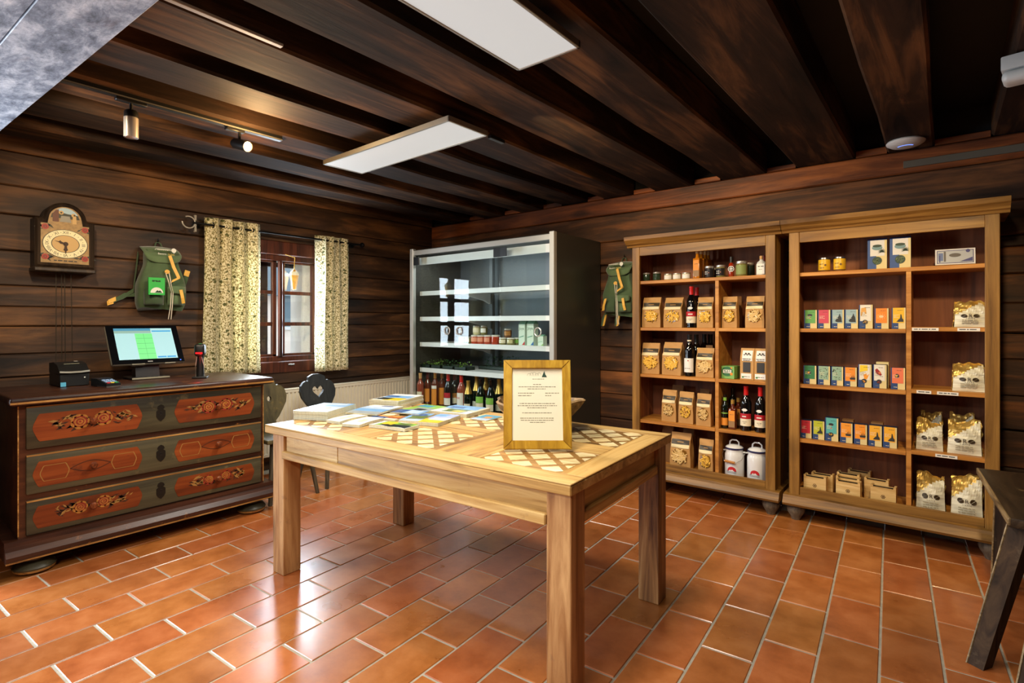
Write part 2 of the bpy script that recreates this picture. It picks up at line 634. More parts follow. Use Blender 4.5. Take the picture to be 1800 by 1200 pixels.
# ---------------------------------------------------------------- timber helpers
def hewn(name, mat, parent, x0, x1, y0, y1, z0, z1, axis, n=6, jit=.004, bev=.008):
    """hewn timber along an axis: octagonal section, slightly wandering edges"""
    mb = MB()
    if axis == 'Y':
        a0, a1, u0, u1 = y0, y1, x0, x1
    else:
        a0, a1, u0, u1 = x0, x1, y0, y1
    sec = [(u0 + bev, z0), (u1 - bev, z0), (u1, z0 + bev), (u1, z1 - bev), (u1 - bev, z1), (u0 + bev, z1), (u0, z1 - bev), (u0, z0 + bev)]
    v = []
    for i in range(n + 1):
        t = a0 + (a1 - a0) * i / n
        dx, dz, dw = random.uniform(-jit, jit), random.uniform(-jit, jit), random.uniform(-jit, jit)
        for k, (u, z) in enumerate(sec):
            u2 = u + dx * .6 + (dw if u > (u0 + u1) / 2 else -dw) * .5
            z2 = z + (dz if k in (0, 1, 2, 7) else dz * .4)
            v.append((u2, t, z2) if axis == 'Y' else (t, u2, z2))
    f = []
    for i in range(n):
        for k in range(8):
            f.append((i * 8 + k, i * 8 + (k + 1) % 8, (i + 1) * 8 + (k + 1) % 8, (i + 1) * 8 + k))
    f += [tuple(range(7, -1, -1)), tuple(n * 8 + k for k in range(8))]
    mb.raw(v, f)
    return mb.build(name, mat, parent)


# ---------------------------------------------------------------- ceiling with beams
b = MB(); b.box(RX0 - .1, RX1 + .1, RY0 - .1, RY1 + .1, 2.62, 2.70)
CEIL = struct(b.build('ceiling', M_DARKBOARD))
for x0, x1 in [(-4.33, -4.05), (-3.83, -3.55), (-3.34, -3.06), (-2.84, -2.56), (-2.39, -2.10), (-1.90, -1.57), (-1.36, -1.03),
               (-.83, -.47), (-.29, -.05), (.22, .58), (.85, 1.15), (1.4, 1.7), (1.95, 2.25)]:
    hewn('beam', M_BEAM, CEIL, x0, x1, RY0, RY1, 2.415, 2.62, 'Y', 8, .007, .012)

# ---------------------------------------------------------------- left wall (window wall)
WY0, WY1, WZ0, WZ1 = 2.06, 2.85, .955, 1.905
b = MB()
DY0, DY1, DZ = -1.45, -.12, 2.12
for y0, y1, z0, z1 in [(RY0 - .1, DY0, 0, 2.62), (DY0, DY1, DZ, 2.62), (DY1, WY0, 0, 2.62), (WY1, RY1 + .1, 0, 2.62), (WY0, WY1, 0, WZ0), (WY0, WY1, WZ1, 2.62)]:
    b.box(RX0 - .11, RX0 - .05, y0, y1, z0, z1)
WALL_L = struct(b.build('wall_left', M_DARKBOARD))
zs = [2.62, 2.397, 2.18, 1.994, 1.763, 1.54, 1.404, 1.276, 1.097, .949, .75, .55, .35, .17, 0]


def plank_l(y0, y1, z0, z1):
    o = random.uniform(0, .012)
    hewn('plank', M_LOG, WALL_L, RX0 - .05, RX0 + .002 - o, y0, y1, z0 + .002, z1 - .002, 'Y', 5, .003, .007)


for z1, z0 in zip(zs, zs[1:]):
    s0 = DY1
    if z0 >= DZ:
        s0 = RY0
    else:
        plank_l(RY0, DY0, z0, z1)
        if z1 > DZ: plank_l(DY0, DY1, DZ, z1)
    if z1 <= WZ0 or z0 >= WZ1:
        plank_l(s0, RY1, z0, z1)
    else:
        plank_l(s0, WY0, z0, z1); plank_l(WY1, RY1, z0, z1)
        if z1 > WZ1 + .02: plank_l(WY0, WY1, WZ1, z1)
        if z0 < WZ0 - .02: plank_l(WY0, WY1, z0, WZ0)

# ---------------------------------------------------------------- back wall (shelf wall)
b = MB(); b.box(RX0 - .1, RX1 + .1, RY1 + .05, RY1 + .11, 0, 2.62)
WALL_B = struct(b.build('wall_back', M_DARKBOARD))
zs = [2.412, 2.262, 2.02, 1.816, 1.748, 1.59, 1.417, 1.237, 1.086, .87, .667, .45, .22, 0]
for i, (z1, z0) in enumerate(zip(zs, zs[1:])):
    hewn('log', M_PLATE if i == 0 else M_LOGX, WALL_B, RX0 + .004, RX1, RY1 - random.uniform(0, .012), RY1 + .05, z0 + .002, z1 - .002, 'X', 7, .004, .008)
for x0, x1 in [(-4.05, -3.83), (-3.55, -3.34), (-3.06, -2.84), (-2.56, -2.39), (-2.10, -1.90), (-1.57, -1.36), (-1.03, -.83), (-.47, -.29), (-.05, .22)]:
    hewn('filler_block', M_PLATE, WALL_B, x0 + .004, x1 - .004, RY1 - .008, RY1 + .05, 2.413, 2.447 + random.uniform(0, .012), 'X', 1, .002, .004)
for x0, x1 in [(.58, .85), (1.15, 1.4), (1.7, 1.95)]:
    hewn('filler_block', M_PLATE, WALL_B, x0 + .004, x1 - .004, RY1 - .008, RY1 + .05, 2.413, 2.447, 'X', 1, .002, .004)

# right and front walls (behind the viewer); a glazed door stands in the left wall beyond the chest
b = MB(); b.box(RX1, RX1 + .1, RY0 - .1, RY1 + .1, 0, 2.62)
struct(b.build('wall_right', M_DARKBOARD))
b = MB(); b.box(RX0 - .1, RX1 + .1, RY0 - .1, RY0, 0, 2.62)
struct(b.build('wall_front', M_DARKBOARD))
b = MB()
for y in (DY0, -.82, DY1 - .07):
    b.box(RX0 - .09, RX0 - .04, y, y + .07, 0, DZ)
b.box(RX0 - .09, RX0 - .04, DY0, DY1, DZ - .07, DZ); b.box(RX0 - .09, RX0 - .04, DY0, DY1, 0, .09)
d1 = struct(b.build('door_1', M_WINWOOD))
for y0, y1 in ((DY0 + .07, -.82), (-.75, DY1 - .07)):
    b = MB(); b.box(RX0 - .067, RX0 - .063, y0, y1, .09, DZ - .07); b.build('pane', M_PANE, d1)

# unseen screen, added to keep door light off the chest's left side
b = MB(); b.box(-4.64, -3.74, .33, .37, 0, 2.19)
struct(b.build('unseen_light_screen', M_DARKBOARD))

# ---------------------------------------------------------------- girder of whitewashed boards near the viewer
g = MB(); g.box(-4.6, 2.36, -.08, .53, 2.262, 2.41)
GIR = struct(g.build('trim_1', M_BEAM))
for y0, y1, dz in ((-.09, .13, .004), (.134, .335, 0.0), (.338, .535, -.006)):
    hewn('board', M_GIRDER, GIR, -4.6, 2.36, y0, y1, 2.2 + dz, 2.26, 'X', 9, .003, .002)
GIR.rotation_euler = (0, 0, radians(2.9))
GIR.location = (0, .10, 0)

# ---------------------------------------------------------------- window 1 with its deep plastered reveal
WIN = MB()
XF = RX0 - .03
for y0, y1, z0, z1 in [(WY0, WY0 + .05, WZ0, WZ1), (WY1 - .03, WY1, WZ0, WZ1), (WY0, WY1, WZ1 - .05, WZ1), (WY0, WY1, WZ0, WZ0 + .045)]:
    WIN.box(XF - .06, XF + .025, y0, y1, z0, z1, bev=.004)
WIN = struct(WIN.build('window_1', M_WINWOOD))
b = MB(); b.box(XF, XF + .045, WY0 - .12, WY1 + .1, WZ1, WZ1 + .125, bev=.008); b.build('head_board', M_WINWOOD, WIN)
b = MB(); b.box(XF, XF + .05, WY0 - .12, WY1 + .1, WZ0 - .105, WZ0, bev=.008); b.build('sill_board', M_WINWOOD, WIN)
b = MB(); b.box(XF + .02, XF + .05, 2.44, 2.475, WZ0 + .04, WZ1 - .05, bev=.006); b.build('mullion', M_WINWOOD, WIN)
rows = [(1.85, 1.587), (1.544, 1.305), (1.26, 1.01)]
for y0, y1 in ((WY0 + .05, 2.435), (2.478, WY1 - .03)):
    b = MB()
    for a0, a1, c0, c1 in [(y0, y0 + .035, 1.0, 1.855), (y1 - .035, y1, 1.0, 1.855), (y0, y1, 1.84, 1.855), (y0, y1, 1.0, 1.02)]:
        b.box(XF - .03, XF + .012, a0, a1, c0, c1, bev=.003)
    sash = b.build('sash', M_WINWOOD, WIN)
    for z1, z0 in ((1.587, 1.556), (1.305, 1.272)):
        b = MB(); b.box(XF - .025, XF + .008, y0 + .03, y1 - .03, z0, z1, bev=.003); b.build('glazing_bar', M_WINWOOD, sash)
    for z1, z0 in ((1.84, 1.587), (1.556, 1.305), (1.272, 1.02)):
        b = MB(); b.box(XF - .012, XF - .009, y0 + .033, y1 - .033, z0, z1); b.build('pane', M_PANE, sash)
b = MB(); b.box(RX0 + .022, RX0 + .034, 2.52, 2.58, .915, .927, bev=.003); b.box(RX0 + .012, RX0 + .03, 2.545, 2.555, .912, .93); b.build('catch', M_STEEL, WIN)
b = MB()
b.box(-5.16, XF - .06, WY1 - .012, WY1 + .06, WZ0 - .04, WZ1 + .05); b.box(-5.16, XF - .06, WY0 - .06, WY0 + .02, WZ0 - .04, WZ1 + .05)
b.box(-5.16, XF - .06, WY0, WY1, WZ1 - .02, WZ1 + .05); b.box(-5.16, XF - .06, WY0, WY1, WZ0 - .05, WZ0 + .02)
b.build('reveal', M_PLASTER, WIN)
b = MB()
for p0, p1 in ((455, 469), (521, 528)):
    ya, yb = on_x(p0, 540, -5.10).y, on_x(p1, 540, -5.10).y
    b.box(-5.13, -5.08, ya, yb, WZ0 + .02, WZ1 - .02, bev=.004)
b.box(-5.13, -5.08, WY0 + .02, WY1 - .012, WZ1 - .06, WZ1 - .02)
b.build('outer_frame', plain('outer_frame_paint', (44, 34, 40), .5), WIN)

# house seen through the window
b = MB(); b.box(-9.4, -9.1, -3, 12, -.4, 7)
H = tag(b.build('building', M_CREAM), 'cream rendered house wall seen through the small window', 'building')
c = on_x(514, 545, -9.1)
b = MB(); b.box(-9.1, -9.07, c.y - .25, c.y + .32, c.z - .35, c.z + .35); w = b.build('window_frame', M_WHITE, H)
b = MB(); b.box(-9.07, -9.065, c.y - .19, c.y + .26, c.z - .29, c.z + .29); b.build('pane', plain('far_glass', (96, 118, 128), .1), w)
c = on_x(487, 480, -9.1)
b = MB(); b.prism([(c.y - .55, c.z + .5), (c.y + .45, c.z + .5), (c.y + .25, c.z - .4), (c.y - .55, c.z - .4)], -9.1, -8.9, plane='yz')
b.build('shutter', plain('grey_shutter', (122, 138, 146), .6), H)
b = MB(); b.box(-9.1, -4.9, -3, 12, -.5, -.4)
struct(b.build('courtyard_ground', plain('grey_gravel', (150, 148, 142), .9, var=.2, bscale=20)))
# ---------------------------------------------------------------- painted chest of drawers (local: x along the front, front = -y)
M_CHBROWN = wood('chest_brown_paint', (36, 19, 13), (60, 32, 20), (88, 50, 30), 'X', .7, .36, .12, 0, .2, wear=(156, 98, 42), wear_amt=.6)
M_CHGREEN = wood('chest_olive_paint', (48, 44, 32), (70, 66, 48), (92, 86, 62), 'X', .5, .42, .12, .06, .15, wear=(150, 130, 84), wear_amt=.25)
M_CHEDGE = wood('worn_gilt_edge', (110, 74, 36), (166, 118, 58), (206, 160, 92), 'X', 2.2, .5, .2, .1, .3, wear=(70, 40, 24), wear_amt=.7)
M_CHRED = wood('chest_rust_panel', (84, 36, 14), (122, 54, 20), (150, 76, 32), 'X', .6, .42, .08, .12, .15, wear=(92, 44, 24), wear_amt=.7)
M_ROSE = plain('rose_paint', (132, 42, 26), .45, var=.3, bscale=60)
M_ROSE2 = plain('ochre_rose_paint', (164, 108, 44), .45, var=.35, bscale=60)
M_LEAF = plain('leaf_paint', (62, 34, 20), .5, var=.4, bscale=60)
M_CREAMLINE = plain('cream_line_paint', (158, 116, 58), .5)
CH = thing('chest_of_drawers', 'dark olive and brown painted chest of three drawers with rust floral panels', 'chest of drawers', (-3.70, 1.19, 0), radians(90))
X0, X1 = -.63, .645
b = MB(); b.box(X0, X1, 0, .62, .19, .876); b.build('body', M_CHBROWN, CH)
b = MB(); b.box(X0 - .04, X1 + .05, -.055, .66, .876, .92, bev=.016, seg=3); b.build('top', M_CHBROWN, CH)
b = MB()
prof = [(-.075, .092), (-.075, .125), (-.055, .15), (-.03, .165), (-.025, .19)]
pts = [(0.64, .092)] + prof + [(.64, .19)]
b.prism([(y, z) for y, z in pts], X0 - .055, X1 + .055, plane='yz'); b.build('plinth', M_CHBROWN, CH)
b = MB(); b.box(X0 - .056, X1 + .056, -.0775, -.07, .094, .101); b.build('worn_edge', M_CHEDGE, CH)
b = MB(); b.box(X0 - .036, X1 + .046, -.0565, -.050, .886, .896); b.build('worn_edge', M_CHEDGE, CH)
for xx in (X0 - .001, X1 - .004):
    b = MB(); b.box(xx, xx + .005, -.0012, .004, .20, .87); b.build('worn_edge', M_CHEDGE, CH)
for fx in (-.56, .575):
    for fy in (.03, .56):
        b = MB(); b.lathe([(.05, 0), (.083, .012), (.092, .034), (.075, .058), (.05, .066), (.05, .092)], 20, (fx, fy, 0))
        f = b.build('foot', M_CHGREEN, CH)
        b = MB(); b.lathe([(.052, .0005), (.0845, .0125), (.0895, .024), (.088, .0245)], 20, (fx, fy, 0), cap=False); b.build('worn_rim', M_CHEDGE, f)


def rose(b, cx, cz, r, y, m_in, m_out, seed):
    rd = random.Random(seed)
    for k in range(7):
        a = k * 2 * pi / 7
        b.disc((cx + .62 * r * cos(a), y, cz + .62 * r * sin(a)), r * .5, 9, m_out, sx=1.1)
    for q, (rr, mm) in enumerate(((.78, m_in), (.62, m_out), (.46, m_in), (.3, m_out), (.15, m_in))):
        b.disc((cx + rd.uniform(-.05, .05) * r, y - .0004 * (q + 1), cz + rd.uniform(-.05, .05) * r), r * rr, 12, mm, sx=1.1)


def leafs(b, cx, cz, n, r, y, m, seed):
    rd = random.Random(seed)
    for _ in range(n):
        a = rd.uniform(0, 2 * pi); d = rd.uniform(.3, 1) * r
        x, z, l = cx + d * cos(a) * 1.5, cz + d * sin(a) * .55, rd.uniform(.012, .026)
        t = rd.uniform(-.9, .9)
        b.face([(x - l * cos(t), y, z - l * sin(t)), (x + .3 * l * sin(t), y, z - .3 * l * cos(t)), (x + l * cos(t), y, z + l * sin(t)), (x - .3 * l * sin(t), y, z + .3 * l * cos(t))], m)


def plaque(cx, cz, w, h):
    s = h * .26
    q = [(-w + 1.5 * s, -h), (w - 1.5 * s, -h), (w - 1.1 * s, -h + s * .6), (w - .2 * s, -s), (w, 0), (w - .2 * s, s), (w - 1.1 * s, h - s * .6), (w - 1.5 * s, h),
         (-w + 1.5 * s, h), (-w + 1.1 * s, h - s * .6), (-w + .2 * s, s), (-w, 0), (-w + .2 * s, -s), (-w + 1.1 * s, -h + s * .6)]
    return [(cx + x, cz + z) for x, z in q]


for di, (z0, z1) in enumerate(((.643, .868), (.408, .615), (.197, .378))):
    b = MB(); b.box(X0 + .03, X1 - .02, -.012, .02, z0, z1, bev=.008, seg=2)
    dr = b.build('drawer', M_CHGREEN, CH)
    b = MB(); b.box(X0 + .032, X1 - .022, -.0135, -.004, z1 - .009, z1 - .0015); b.build('worn_edge', M_CHEDGE, dr)
    zc, hh = (z0 + z1) / 2, (z1 - z0) / 2
    for side, cx in enumerate((-.33, .33)):
        b = MB(); yy = -.0135
        b.prism(plaque(cx, zc - .004, .245, hh * .64), yy, -.011)
        if di == 1:
            for sx in (-.155, .155):
                q = plaque(cx + sx, zc - .004, .062, hh * .40)
                b.face([(x, yy - .0006, z) for x, z in q], 4)
                b.face([(x, yy - .0010, z) for x, z in inset(q, .004)], 0)
            for sg in (-1, 1):
                pts = [(cx - .09 + .18 * t, yy - .001, zc + sg * .028 * cos((t - .5) * pi)) for t in [i / 10 for i in range(11)]]
                b.ribbon(pts, (0, 1, 0), .0006, .003, 3)
        else:
            mi = (1, 2) if (di + side) % 2 == 0 else (2, 1)
            leafs(b, cx - .075, zc + .004, 26, hh * .62, yy - .0004, 3, di * 7 + side)
            leafs(b, cx + .095, zc + .004, 26, hh * .62, yy - .0004, 3, di * 9 + side + 50)
            leafs(b, cx - .10, zc + .01, 12, hh * .55, yy - .0006, 4, di * 3 + side + 20)
            leafs(b, cx + .13, zc + .01, 12, hh * .55, yy - .0006, 4, di * 5 + side + 31)
            rose(b, cx - .048, zc + .004, hh * .34, yy - .0009, mi[0], mi[1], di)
            rose(b, cx + .058, zc + .010, hh * .34, yy - .0009, mi[0], mi[1], di + 9)
        b.build('painted_panel', [M_CHRED, M_ROSE, M_ROSE2, M_LEAF, M_CREAMLINE], dr, fix=False)
        b = MB(); b.lathe([(.008, 0), (.008, .014), (.017, .022), (.020, .031), (.013, .040), (0.0001, .043)], 14, (cx + .006, -.012, zc + .002), axis='y')
        b.build('knob', wood('knob_wood', (60, 26, 14), (110, 54, 28), (150, 84, 46), 'Y', 3, .3, .05, 0, 0), dr)
    b = MB()
    e = [(0, .052), (.014, .044), (.02, .03), (.012, .022), (.024, .012), (.024, -.02), (.016, -.036), (.006, -.045), (0, -.05)]
    e = e + [(-x, z) for x, z in e[-2:0:-1]]
    b.prism([(x + .012, z + zc) for x, z in e], -.0145, -.011)
    b.disc((.012, -.0149, zc + .004), .006, 10, 1); b.box(.009, .015, -.0149, -.0147, zc - .014, zc + .002, 1)
    b.build('keyhole_plate', [plain('tarnished_plate', (40, 37, 32), .45, .6), M_BLACK], dr)

# ---------------------------------------------------------------- large pine display table (local frame turned with the tiles)
TP = (.20, .13, .07)
M_TABLE = wood('table_pine', (122, 84, 38), (184, 144, 82), (216, 184, 122), 'X', .8, .42, .2, .12, .65, wear=(120, 84, 56), wear_amt=.25)
M_TABLEY = wood('table_pine_cross', (112, 76, 34), (176, 134, 72), (208, 172, 108), 'Y', .8, .42, .2, .12, .65, wear=(120, 84, 56), wear_amt=.25)
M_LEG = wood('table_leg_pine', (84, 48, 24), (156, 108, 62), (204, 160, 106), 'Z', .8, .5, .2, .10, .85, wear=(112, 82, 66), wear_amt=.35)
M_INLAY_L = wood('pale_inlay', (176, 150, 96), (214, 190, 138), (236, 218, 174), 'X', 2.0, .42, .12, .10, .1)
M_INLAY_D = wood('dark_inlay', (96, 66, 30), (140, 100, 50), (168, 126, 70), 'X', 1.4, .42, .15, .15, .2)
TX0, TX1, TY0, TY1, TZ = -2.69, -.862, 1.565, 2.565, .765
TC = ((TX0 + TX1) / 2, (TY0 + TY1) / 2)
wc = rot2(*TC)
TB = thing('display_table', 'large rustic pine table with pale lozenge inlay in the top', 'table', (wc[0], wc[1], 0), TH)


def tl(x, y):   # table frame -> local to the table's empty
    return x - TC[0], y - TC[1]


hw, hd = (TX1 - TX0) / 2, (TY1 - TY0) / 2
TT = .042
b = MB(); b.box(-hw, hw, -hd, hd, TZ - TT, TZ - .006, bev=.004); top = b.build('tabletop', M_TABLE, TB)
xs = [(-hw + .095, -hw + .445), (-.1885, .1785), (.4485, hw - .10)]
ysr = [(-hd + .105, -hd + .42), (hd - .42, hd - .085)]
cols = [(-hw, xs[0][0]), (xs[0][1], xs[1][0]), (xs[1][1], xs[2][0]), (xs[2][1], hw)]


def board(x0, x1, y0, y1, m):
    b = MB(); b.box(x0 + .0006, x1 - .0006, y0 + .0006, y1 - .0006, TZ - .006, TZ, bev=.0018); b.build('top_board', m, top)


board(-hw, hw, -hd, ysr[0][0], M_TABLE); board(-hw, hw, ysr[1][1], hd, M_TABLE)
for i, (x0, x1) in enumerate(cols):
    board(x0, x1, ysr[0][0], ysr[1][1], M_TABLEY)
for x0, x1 in xs:
    board(x0, x1, ysr[0][1], ysr[1][0], M_TABLE)
inlay_n = 0
for x0, x1 in xs:
    for y0, y1 in ysr:
        b = MB(); b.box(x0, x1, y0, y1, TZ - .006, TZ - .0018); b.build('inlay_ground', M_INLAY_D, top)
        p, s = .094, .068
        cx, cy = (x0 + x1) / 2, (y0 + y1) / 2
        for i in range(-5, 6):
            for k in range(-5, 6):
                u, v = i * p, k * p
                ox, oy = cx + (u - v) * .7071, cy + (u + v) * .7071
                h = s * .7071
                q = clip_poly([(ox - h, oy), (ox, oy - h), (ox + h, oy), (ox, oy + h)], x0 + .003, x1 - .003, y0 + .003, y1 - .003)
                if len(q) < 3:
                    continue
                ar = abs(sum(q[j - 1][0] * q[j][1] - q[j][0] * q[j - 1][1] for j in range(len(q)))) / 2
                if ar < .0006:
                    continue
                b = MB(); b.prism(q, TZ - .004, TZ - .0003, plane='xy'); b.build('inlay_tile', M_INLAY_L, top)
                inlay_n += 1
LG = .098
lx0, lx1, ly0, ly1 = -hw + .048, hw - .008, -hd + .018, hd - .055
for x in (lx0, lx1 - LG):
    for y in (ly0, ly1 - LG):
        b = MB(); b.box(x, x + LG, y, y + LG, 0, TZ - TT, bev=.003); b.build('leg', M_LEG, TB)
# aprons with a shallow lower rail standing proud
for y, sg in ((ly0, 1), (ly1, -1)):
    ya, yb = (y + .012, y + .034) if sg > 0 else (y - .034, y - .012)
    xm = lx0 + .52
    for x0, x1 in ((lx0 + LG, xm - .001), (xm + .001, lx1 - LG)):
        b = MB(); b.box(x0, x1, ya, yb, TZ - TT - .085, TZ - TT, bev=.002); b.build('apron', M_TABLE, TB)
    ya, yb = (y - .006, y + .04) if sg > 0 else (y - .04, y + .006)
    b = MB(); b.box(lx0 + LG - .012, lx1 - LG - .002, ya, yb, TZ - TT - .122, TZ - TT - .082, bev=.004); b.build('lower_rail', M_TABLE, TB)
for x, sg in ((lx0, 1), (lx1, -1)):
    xa, xb = (x + .02, x + .042) if sg > 0 else (x - .042, x - .02)
    b = MB(); b.box(xa, xb, ly0 + LG, ly1 - LG, TZ - TT - .085, TZ - TT, bev=.002); b.build('apron', M_TABLEY, TB)
    xa, xb = (x + .004, x + .05) if sg > 0 else (x - .05, x - .004)
    b = MB(); b.box(xa, xb, ly0 + LG, ly1 - LG, TZ - TT - .122, TZ - TT - .082, bev=.004); b.build('lower_rail', M_TABLEY, TB)

# ---------------------------------------------------------------- board-back farm chairs at the radiator (local: back towards +y, front = -y)
M_CHAIRBLK = wood('black_chair_paint', (18, 20, 22), (30, 33, 34), (46, 48, 48), 'Z', .7, .5, .15, .1, .2, wear=(96, 80, 50), wear_amt=.35)
M_CHAIROLV = wood('olive_chair_paint', (52, 46, 30), (80, 72, 46), (106, 96, 62), 'Z', .7, .5, .15, .1, .2, wear=(140, 116, 60), wear_amt=.4)
M_CHAIRLEG = wood('chair_leg_wood', (44, 36, 26), (72, 62, 46), (96, 84, 64), 'Z', 1, .55, .1, .1, .2)


def heart(cx, cz, s):
    pts = []
    for i in range(22):
        t = 2 * pi * i / 22
        pts.append((cx + s * .062 * 16 * sin(t) ** 3, cz + s * .062 * (13 * cos(t) - 5 * cos(2 * t) - 2 * cos(3 * t) - cos(4 * t))))
    return pts


def chair_outline():
    h = [(.045, .44), (.06, .50), (.055, .53), (.085, .56), (.12, .61), (.155, .665), (.166, .715), (.155, .765), (.128, .795), (.105, .805), (.092, .80), (.082, .808), (.078, .835), (.055, .848), (.03, .858)]
    return [(x, z) for x, z in h] + [(-x, z) for x, z in h[::-1]]


def board_chair(name, label, mat, hole, loc, rot):
    c = thing(name, label, 'chair', loc, rot, None)
    b = MB(); b.box(-.20, .20, -.36, .03, .43, .462, bev=.008, seg=2); b.build('seat', mat, c)
    out = chair_outline()
    b = MB()
    # ring between outline and hole, front and back face, then rims
    no, nh = len(out), len(hole)
    bm = b.bm
    lean = lambda z: .10 * (z - .44) / .42
    def V(p, dy): return bm.verts.new((p[0], -.012 + dy + lean(p[1]), p[1]))
    for dy, flip in ((0, 0), (.026, 1)):
        vo = [V(p, dy) for p in out]; vh = [V(p, dy) for p in hole]
        es = [bm.edges.new((vo[i], vo[(i + 1) % no])) for i in range(no)] + [bm.edges.new((vh[i], vh[(i + 1) % nh])) for i in range(nh)]
        bmesh.ops.triangle_fill(bm, use_beauty=True, use_dissolve=False, edges=es)
        if dy == 0: A = (vo, vh)
        else: B = (vo, vh)
    for q in (0, 1):
        n = len(A[q])
        for i in range(n):
            bm.faces.new([A[q][i], A[q][(i + 1) % n], B[q][(i + 1) % n], B[q][i]])
    b.build('backrest', mat, c)
    for sx in (-1, 1):
        for top_y, foot_y in ((-.30, -.37), (-.03, .05)):
            b = MB(); b.tube([(sx * .13, top_y, .435), (sx * .185, foot_y, 0)], .021, 8, taper=.72); b.build('leg', M_CHAIRLEG, c)
    return c


board_chair('farm_chair', 'black wooden farm chair with heart cut in backrest before the radiator', M_CHAIRBLK, heart(0, .715, .055), (-4.14, 2.56, 0), radians(90))
board_chair('farm_chair', 'olive wooden farm chair half hidden behind the chest of drawers', M_CHAIROLV,
            [(.018 * cos(t * pi / 6) + 0.02, .70 + .02 * sin(t * pi / 6)) for t in range(12)], (-4.10, 2.085, 0), radians(90))

# ---------------------------------------------------------------- ribbed panel radiator under the window
M_RAD = plain('cream_radiator_enamel', (226, 220, 198), .35, coat=.2)
RD = thing('radiator', 'cream ribbed panel radiator on the wall under the window', 'radiator', (-4.60, 3.06, .13), radians(90))
b = MB()
L_ = 1.74; nr = 46
pts = []
for i in range(nr):
    x = -L_ / 2 + L_ * i / nr; w = L_ / nr
    pts += [(x, .0), (x + w * .46, 0), (x + w * .58, .018), (x + w * .88, .018)]
pts.append((L_ / 2, 0))
n = len(pts)
v = [(x, y - .03, .03) for x, y in pts] + [(x, y - .03, .545) for x, y in pts]
b.raw(v, [(i, i + 1, n + i + 1, n + i) for i in range(n - 1)])
b.box(-L_ / 2, L_ / 2, -.032, -.004, 0, .035, bev=.006); b.box(-L_ / 2, L_ / 2, -.032, -.004, .54, .572, bev=.006)
b.box(-L_ / 2, L_ / 2, -.018, .012, .01, .56)
b.build('front_panel', M_RAD, RD)
b = MB(); b.box(-L_ / 2 - .004, L_ / 2 + .004, -.036, .025, .568, .58, bev=.004); b.build('top_grille', M_RAD, RD)
for x in (-L_ / 2, L_ / 2 - .004):
    b = MB(); b.box(x, x + .004, -.034, .025, 0, .575); b.build('side_cover', M_RAD, RD)
for x in (-.6, .6):
    b = MB(); b.box(x, x + .03, .01, .046, .06, .54); b.build('bracket', M_STEEL, RD)

# ---------------------------------------------------------------- worn dark bench at the right edge
M_BENCH = wood('dark_bench_wood', (30, 22, 14), (54, 40, 26), (78, 60, 40), 'Y', .8, .5, .2, .1, .3, spec=.25, wear=(150, 124, 86), wear_amt=.3)
M_BENCHEDGE = wood('worn_bench_edge', (74, 58, 38), (128, 104, 70), (176, 150, 108), 'Y', 2.2, .45, .2, .1, .2, wear=(46, 36, 26), wear_amt=.8)
M_BENCHLEG = wood('dark_bench_leg', (30, 20, 13), (52, 36, 24), (74, 54, 36), 'Z', .9, .65, .15, .1, .2, spec=.15, wear=(120, 100, 76), wear_amt=.25)
BN = thing('bench', 'dark worn wooden bench with splayed legs before the shelves', 'bench', (.322, 3.24, 0), radians(4))
b = MB(); b.box(-.16, .16, -.42, .45, .512, .55, bev=.006, seg=2); seat = b.build('seat', M_BENCH, BN)
b = MB(); b.box(-.1625, -.150, -.421, .451, .520, .5505, bev=.005, seg=2); b.build('worn_edge', M_BENCHEDGE, seat)
for (tx, ty), (fx, fy) in [((-.100, -.33), (-.255, -.520)), ((.01, -.36), (-.15, -.705)), ((-.06, .30), (-.085, .30)), ((.085, .36), (.2, .40))]:
    b = MB()
    d = Vector((fx - tx, fy - ty, -.52))
    q = []
    for t, w in ((0, .034), (1, .027)):
        p = Vector((tx, ty, .52)) + d * t
        a = radians(-35)
        for sx, sy in ((-1, -1), (1, -1), (1, 1), (-1, 1)):
            q.append((p.x + (sx * cos(a) - sy * sin(a)) * w, p.y + (sx * sin(a) + sy * cos(a)) * w, p.z))
    b.raw(q, [(0, 1, 2, 3), (7, 6, 5, 4)] + [(i, (i + 1) % 4, 4 + (i + 1) % 4, 4 + i) for i in range(4)])
    lg = b.build('leg', M_BENCHLEG, BN)
    b = MB(); b.tube([q[3], q[7]], .0075, 6); b.tube([q[0], q[4]], .004, 6); b.build('worn_corner', M_BENCHEDGE, lg)

# ---------------------------------------------------------------- two open pine shelf units
M_PINE = wood('aged_pine', (82, 54, 20), (134, 95, 42), (168, 126, 62), 'Z', .8, .42, .15, .08, .5, wear=(96, 64, 34), wear_amt=.2)
M_PINEX = wood('aged_pine_rail', (82, 54, 20), (134, 95, 42), (168, 126, 62), 'X', .8, .42, .15, .08, .5, wear=(96, 64, 34), wear_amt=.2)
M_SHELF = wood('honey_pine_shelf', (142, 90, 34), (182, 122, 52), (208, 152, 78), 'X', .8, .45, .12, .06, .3)
M_CABIN = wood('brown_cabinet_inside', (84, 46, 26), (122, 70, 40), (148, 92, 56), 'Z', .5, .6, .1, .06, .2)
M_BUN = wood('grey_bun_foot', (60, 50, 40), (92, 80, 66), (120, 106, 88), 'Z', 1.5, .55, .1, .05, 0)
YF, YBK = 3.93, 4.27
SH_Z = [1.628, 1.262, .897, .538]


